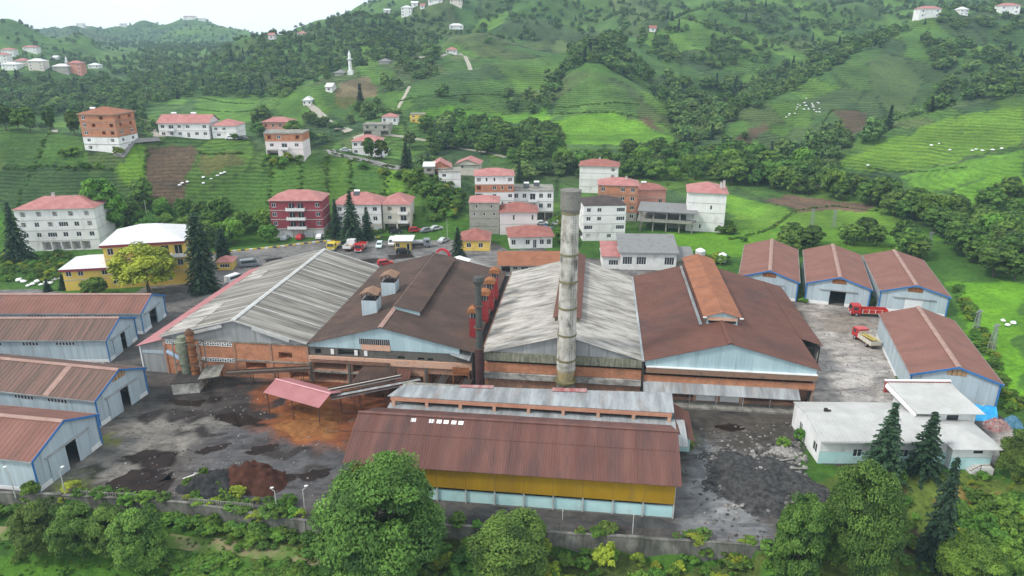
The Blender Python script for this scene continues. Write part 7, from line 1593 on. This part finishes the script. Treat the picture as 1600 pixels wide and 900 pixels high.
# ------------------------------------------------------------------ white sacks
def sack_mesh():
    q = MB(); n, m = 8, 5
    for j in range(m):
        v = j/(m-1); z = 0.62*v; rr_ = 0.62*math.sin(math.pi*(0.18+0.72*v))**0.7
        for i in range(n): a = 2*math.pi*i/n; k = 1+0.12*math.sin(3*a+j); q.v.append((math.cos(a)*rr_*k*1.25, math.sin(a)*rr_*k*0.85, z+0.05*math.sin(a*2+j)))
    for j in range(m-1):
        for i in range(n): q.f.append((j*n+i, j*n+(i+1) % n, (j+1)*n+(i+1) % n, (j+1)*n+i))
    q.f.append(tuple(range((m-1)*n, m*n))); me = q.mesh('tea_sack'); me.materials.append(m_white); me.shade_smooth(); return me
SACK = sack_mesh()
def sacks(pts, label, group, s=1.0):
    for px, py in pts:
        X, Y, Z = T(px, py); o = link('tea_sack', SACK, None, (X, Y, max(Z, 0.03)), rnd.uniform(0, 3)); k = s*rnd.uniform(0.8, 1.25); o.scale = (k, k, k*0.8); tag(o, label, 'sack', group)
sacks([(281,290),(285,287),(293,285),(318,278),(318,287),(330,280),(340,275),(346,272),(351,270)], 'white sack on the tea slope beside the brown ploughed strip', 'sacks on the left tea slope', 0.9)
rs = random.Random(4); sacks([(1230+28*i/9+rs.uniform(-3,3), 186-30*i/9+rs.uniform(-3,3)) for i in range(10)]+[(1255+rs.uniform(0,28), 160+rs.uniform(0,18)) for i in range(16)], 'white sack scattered on the far tea spur by the brown field', 'sacks on the far tea spur', 0.95)
sacks([(1455,228),(1484,235),(1519,236),(1525,234),(1535,236),(1551,235),(1565,233),(1467,225)], 'white sack in a loose row on the near right tea hill', 'sacks on the right tea hill', 1.1); sacks([(1356,259)], 'lone white sack low on the near right tea hill', None, 1.1); sacks([(1567,502),(1574,509),(1583,506)], 'white sack lying in the bright field right of the sheds', 'sacks in the right field', 1.0)
sacks([(82+i*6.0+rs.uniform(-2,2), 571+rs.uniform(-1,2)) for i in range(14)], 'white sack along the foot of the third left shed', 'sacks beside the left shed', 1.0); sacks([(30+i*7, 445-i*0.5+rs.uniform(-6,4)) for i in range(10)], 'pale bundle on the weedy bank before the yellow wing', 'bundles before the yellow wing', 1.2)
# ------------------------------------------------------------------ low plants
kind_broad('bushG', 41, 22, 34, 1.5, 1.0, 0.8, 0.34, LG, 0.08, -0.3); kind_broad('bushY', 42, 22, 34, 1.4, 1.1, 0.9, 0.32, LY, 0.08, -0.3)
def kind_tuft(key, seed, mat, n=16, h=0.6):
    rs = np.random.RandomState(seed); P = np.stack([rs.normal(size=n)*0.22, rs.normal(size=n)*0.22, rs.uniform(0.2, 0.6, n)*h], 1); N = rs.normal(size=(n, 3)); N[:, 2] *= 0.3
    KINDS[key] = dict(crown=quads_mesh('crown', P, N, h*0.55, np.clip(rs.uniform(0.1, 0.95, n), 0, 1), rs, 1.7, mat), trunk=None, h=h, w=0.9)
kind_tuft('tuftB', 51, LB); kind_tuft('tuftY', 52, LY); kind_tuft('tuftG', 53, LG)
for k, px, py, hp, wp, lb in (('bush', 320, 757, 24, 30, 'bright weed bush on the left flank of the slag heap'), ('bushG', 342, 770, 20, 34, 'dull green weed bush in front of the slag heap'), ('bushY', 372, 778, 16, 30, 'yellow-green weed bush at the foot of the slag heap'), ('bush', 296, 760, 14, 20, 'small bright weed at the left end of the slag heap'), ('bush', 1225, 700, 16, 26, 'weed patch beside the debris heap'), ('bush', 1250, 690, 20, 22, 'bright green weed strip beside the office wall'), ('bushY', 945, 862, 34, 44, 'yellow-green shrub overhanging the retaining wall, largest'), ('bushY', 1000, 858, 18, 26, 'yellow-flowering weed on the wall right of the large shrub'), ('bushY', 850, 850, 30, 28, 'yellow bush on the wall beside the bushy dark tree'),
    ('tuftB', 1100, 846, 10, 14, 'small green tuft on the fence line'), ('tuftY', 1099, 838, 8, 10, 'small yellow weed by the fence posts'), ('tuftG', 1130, 860, 10, 14, 'dark tuft under the fence')):
    X, Y = G(px, py); Z = hz(X, Y); dep = Y*_c-(Z-CAM_H)*_s; k_ = KINDS[k]; r = thing('weed_bush', lb, 'bush', (X, Y, Z), rnd.uniform(0, 6)); H = px_height(X, Y, Z, hp); W = wp*dep/FPX; r.scale = (W/k_['w'], W/k_['w'], H/k_['h']); c = link('foliage', k_['crown'], r); FIRST_CROWN.setdefault(k, c)
LOW = ['bush', 'bushG', 'bushY', 'tuftB', 'tuftY', 'tuftG']
def low_plants(name, label, polys, spacing, seed, probs, smin, smax, flat=1.0, exclude=None):
    A, B, rs = [], [], None
    for i, pl in enumerate(polys):
        gx, gy, rs = scatter(pl, spacing, seed+i, 0.6); A.append(gx); B.append(gy)
    A, B = np.concatenate(A), np.concatenate(B); m = fbm(A*5, B*5) + rs.normal(size=len(A))*0.6 > -0.5; A, B = A[m], B[m]; n = len(A); s = rs.uniform(smin, smax, n); print(name, n)
    instancer(name, label, 'undergrowth', np.stack([A, B, terrain(A, B)], 1), rs.uniform(0, 6.28, n), np.stack([s, s, s*flat*rs.uniform(0.7, 1.2, n)], 1), rs.choice(6, n, p=probs), [FIRST_CROWN[k] for k in LOW])
low_plants('wall_weeds', 'tangled weeds and brambles below the retaining wall', [[(262,806),(480,836),(690,852),(1215,884),(1215,912),(470,912),(440,880),(300,835)]], 0.8, 300, (0.20,0.12,0.10,0.34,0.12,0.12), 0.3, 0.85)
low_plants('tea_bed', 'dense fresh-green tea bushes at the lower left edge', [[(262,868),(330,868),(470,884),(490,912),(262,912)]], 0.62, 320, (0.75,0.25,0,0,0,0), 0.42, 0.55, 0.8)
low_plants('garden_weeds', 'overgrown garden slope below the white office', [[(1290,738),(1600,750),(1610,905),(1250,912),(1222,850)]], 1.0, 340, (0.16,0.10,0.08,0.34,0.18,0.14), 0.25, 0.7)
low_plants('lime_shrubs', 'bright lime-green shrubs in the lower right corner', [[(1490,790),(1610,790),(1610,912),(1480,912)]], 1.7, 350, (0.95,0.03,0.02,0,0,0), 0.8, 1.5)
low_plants('heap_weeds', 'weeds growing over the slag heap edge', [[(290,762),(330,748),(345,765),(420,775),(480,800),(470,812),(300,790)]], 0.9, 355, (0.35,0.2,0.1,0.2,0.1,0.05), 0.3, 0.8)
low_plants('verge_weeds', 'weedy verges around the sheds and yard edge', [[(1392,505),(1400,503),(1424,632),(1408,636)], [(1484,448),(1500,445),(1600,640),(1572,650)], [(1240,470),(1256,472),(1250,450),(1240,440)], [(1356,480),(1370,486),(1372,455),(1358,450)], [(0,775),(130,782),(260,792),(260,806),(0,800)], [(0,400),(110,395),(115,440),(0,440)], [(1060,668),(1082,660),(1084,700),(1066,712)], [(505,372),(600,366),(620,352),(520,355)]], 0.9, 360, (0.20,0.16,0.12,0.22,0.12,0.18), 0.3, 0.8)
low_plants('field_bushes', 'low hedges and scrub between the village houses and fields', [[(640,270),(720,300),(730,345),(640,350)], [(560,260),(640,275),(640,300)], [(95,238),(200,240),(170,268),(110,262)], [(1120,370),(1200,385),(1150,372),(1130,345)], [(980,395),(1140,405),(1130,415),(1060,410)], [(410,250),(480,250),(440,270),(400,262)], [(860,345),(905,345),(900,395),(870,395)]], 2.0, 380, (0.34,0.40,0.10,0.06,0.04,0.06), 0.6, 1.4)
low_plants('meadow_tufts', 'rough grass tufts on the front meadow', [[(-20,800),(262,806),(262,912),(-20,912)], [(300,830),(500,850),(600,890),(500,885),(262,850)]], 1.0, 400, (0.03,0.03,0.0,0.70,0.14,0.10), 0.25, 0.6)
# hedges between the tea plots
def hedges(name, label, lines, spacing, smin, smax, probs=(0.15,0.75,0.02,0.03,0.0,0.05), lift=-0.1, wd=0.35):
    A, B = [], []; rs = np.random.RandomState(9)
    for ln in lines:
        W = [T(*p)[:2] for p in ln]
        for a, b in zip(W[:-1], W[1:]):
            n = max(1, int(math.hypot(b[0]-a[0], b[1]-a[1])/spacing)); f = (np.arange(n)+rs.rand(n))/n; k = rs.rand(n) < 0.85
            A.append((a[0]+(b[0]-a[0])*f+rs.normal(size=n)*wd)[k]); B.append((a[1]+(b[1]-a[1])*f+rs.normal(size=n)*wd)[k])
    A, B = np.concatenate(A), np.concatenate(B); n = len(A); s = rs.uniform(smin, smax, n)
    instancer(name, label, 'hedge', np.stack([A, B, terrain(A, B)+lift], 1), rs.uniform(0, 6.28, n), np.stack([s, s, s*rs.uniform(0.5, 1.0, n)], 1), rs.choice(6, n, p=probs), [FIRST_CROWN[k] for k in LOW])
hedges('field_hedges', 'thin dark hedge lines between the tea plots', [[(80,208),(62,240),(40,290)], [(0,262),(60,262),(140,263),(180,266)], [(30,292),(28,330)], [(312,240),(378,240)], [(510,245),(511,320)], [(547,250),(548,298)], [(602,260),(603,300)], [(425,252),(420,320)], [(470,250),(468,318)], [(548,298),(635,303)], [(232,232),(222,285),(215,312)], [(860,178),(925,176),(1010,186)], [(870,168),(940,162),(1000,164)], [(1215,250),(1290,232),(1350,212)], [(1355,262),(1440,268),(1510,262)], [(1280,205),(1300,172),(1350,174)], [(620,160),(700,150),(780,148),(850,150)], [(310,152),(350,160),(400,162)], [(300,170),(360,175),(410,172)], [(470,232),(520,241),(560,250),(620,262)], [(480,205),(520,215),(545,208)], [(640,178),(700,186),(780,205)], [(1235,330),(1300,322),(1370,330)], [(1140,375),(1200,360),(1240,332)]], 0.6, 0.22, 0.5)
hedges('wall_creepers', 'creepers and shrubs hanging over the retaining wall', [[(0,797),(100,799),(262,806),(380,820),(480,834)], [(690,842),(760,848)], [(900,856),(960,858)], [(1050,862),(1120,868),(1212,874)], [(480,836),(560,838)]], 0.45, 0.35, 0.95, (0.34,0.34,0.10,0.12,0.05,0.05), 0.35, 0.7)
# ------------------------------------------------------------------ puddles and loose stones in the yard
m_pud = M('brown_water', (0.012,0.007,0.005), (0.026,0.015,0.011), scale=0.5, rough=0.45, spec=0.08, world=True)
def puddle(pts, seed):
    rs = random.Random(seed); W = [G(*p) for p in pts]; out = []
    for a, b in zip(W, W[1:]+W[:1]):
        n = max(2, int(math.hypot(b[0]-a[0], b[1]-a[1])/0.35)); ph = rs.uniform(0, 6)
        for k in range(n):
            f = k/n; x, y = a[0]+(b[0]-a[0])*f, a[1]+(b[1]-a[1])*f; w = 0.32*math.sin(x*2.3+ph)+0.22*math.sin(y*4.1+ph*2)+rs.uniform(-0.12, 0.12); out.append((x+w, y+0.7*w*math.cos(x*3+ph)))
    q = MB(); q.poly([(x, y, 0.046) for x, y in out]); struct(q.build('puddle', m_pud))
for i, p in enumerate(([(152,776),(172,753),(205,734),(240,738),(232,750),(270,737),(246,754),(282,743),(262,766),(228,777),(195,781)], [(192,716),(226,703),(248,706),(240,716),(270,707),(266,728),(238,734),(224,723)], [(300,706),(340,696),(362,692),(350,702),(312,713)], [(380,706),(412,696),(438,694),(425,706),(392,713)], [(462,742),(520,730),(510,745),(478,755)], [(330,652),(368,642),(412,657),(375,668),(350,660)], [(412,406),(440,402),(450,407),(422,412)], [(563,406),(590,404),(592,410),(566,414)], [(604,399),(640,397),(652,402),(612,406)], [(1112,666),(1165,660),(1185,668),(1140,676)], [(440,738),(463,742),(456,755),(441,750)], [(262,622),(300,628),(330,622),(312,636),(275,634)])): puddle(p, i)
def loose_stones():
    rs = np.random.RandomState(31); V, F = [], []
    zones = [([(120,760),(230,640),(420,610),(640,600),(560,700),(480,790),(300,780)], 420, 0.14), ([(1085,670),(1250,660),(1250,700),(1215,840),(1100,840)], 320, 0.20), ([(1110,700),(1260,690),(1265,800),(1130,800)], 420, 0.32), ([(1262,485),(1385,500),(1405,630),(1275,635)], 140, 0.12), ([(430,400),(700,385),(740,415),(560,420)], 90, 0.12), ([(1205,690),(1250,690),(1255,740),(1205,740)], 120, 0.26), ([(290,735),(330,725),(440,770),(330,785)], 140, 0.26)]
    for pl, n, s in zones:
        W = [G(*p) for p in pl]; xs = [p[0] for p in W]; ys = [p[1] for p in W]; x = rs.uniform(min(xs), max(xs), n*2); y = rs.uniform(min(ys), max(ys), n*2); k = in_poly(x, y, W)
        for a, b in zip(x[k][:n], y[k][:n]):
            h = s*rs.uniform(0.4, 1.3); o = len(V); th = rs.uniform(0, 6.28)
            for zz, m in ((0.03, 1.0), (0.03+h*0.7, 0.6)):
                for j in range(5): t = th+6.283*j/5; r_ = h*m*rs.uniform(0.7, 1.2); V.append((a+math.cos(t)*r_*1.3, b+math.sin(t)*r_, zz+rs.uniform(-0.03, 0.05)))
            for j in range(5): i2 = (j+1) % 5; F.append((o+j, o+i2, o+5+i2, o+5+j))
            F.append(tuple(range(o+5, o+10)))
    q = MB(); q.v, q.f = V, F; o = stuff(q.build('loose_stones', M('mixed_rubble', (0.06,0.057,0.053), (0.34,0.32,0.30), scale=0.8, p=(0.42,0.66), rough=0.95, world=True))); o['label'] = 'loose stones and scrap scattered over the yard'; o['category'] = 'rubble'
loose_stones()
# ------------------------------------------------------------------ haze: the moist valley air
q = MB(); q.box(-3200, 3200, -60, 2900, -9, 215); hzo = stuff(q.build('haze', bpy.data.materials.new('moist_air')))
hm = bpy.data.materials['moist_air']; hm.use_nodes = True; hn = hm.node_tree; hn.nodes.clear(); ho = hn.nodes.new('ShaderNodeOutputMaterial'); hv = hn.nodes.new('ShaderNodeVolumePrincipled')
hv.inputs['Color'].default_value = (0.60, 0.83, 1.0, 1); hv.inputs['Density'].default_value = 0.00018; hv.inputs['Anisotropy'].default_value = 0.1
hn.links.new(hv.outputs['Volume'], ho.inputs['Volume'])
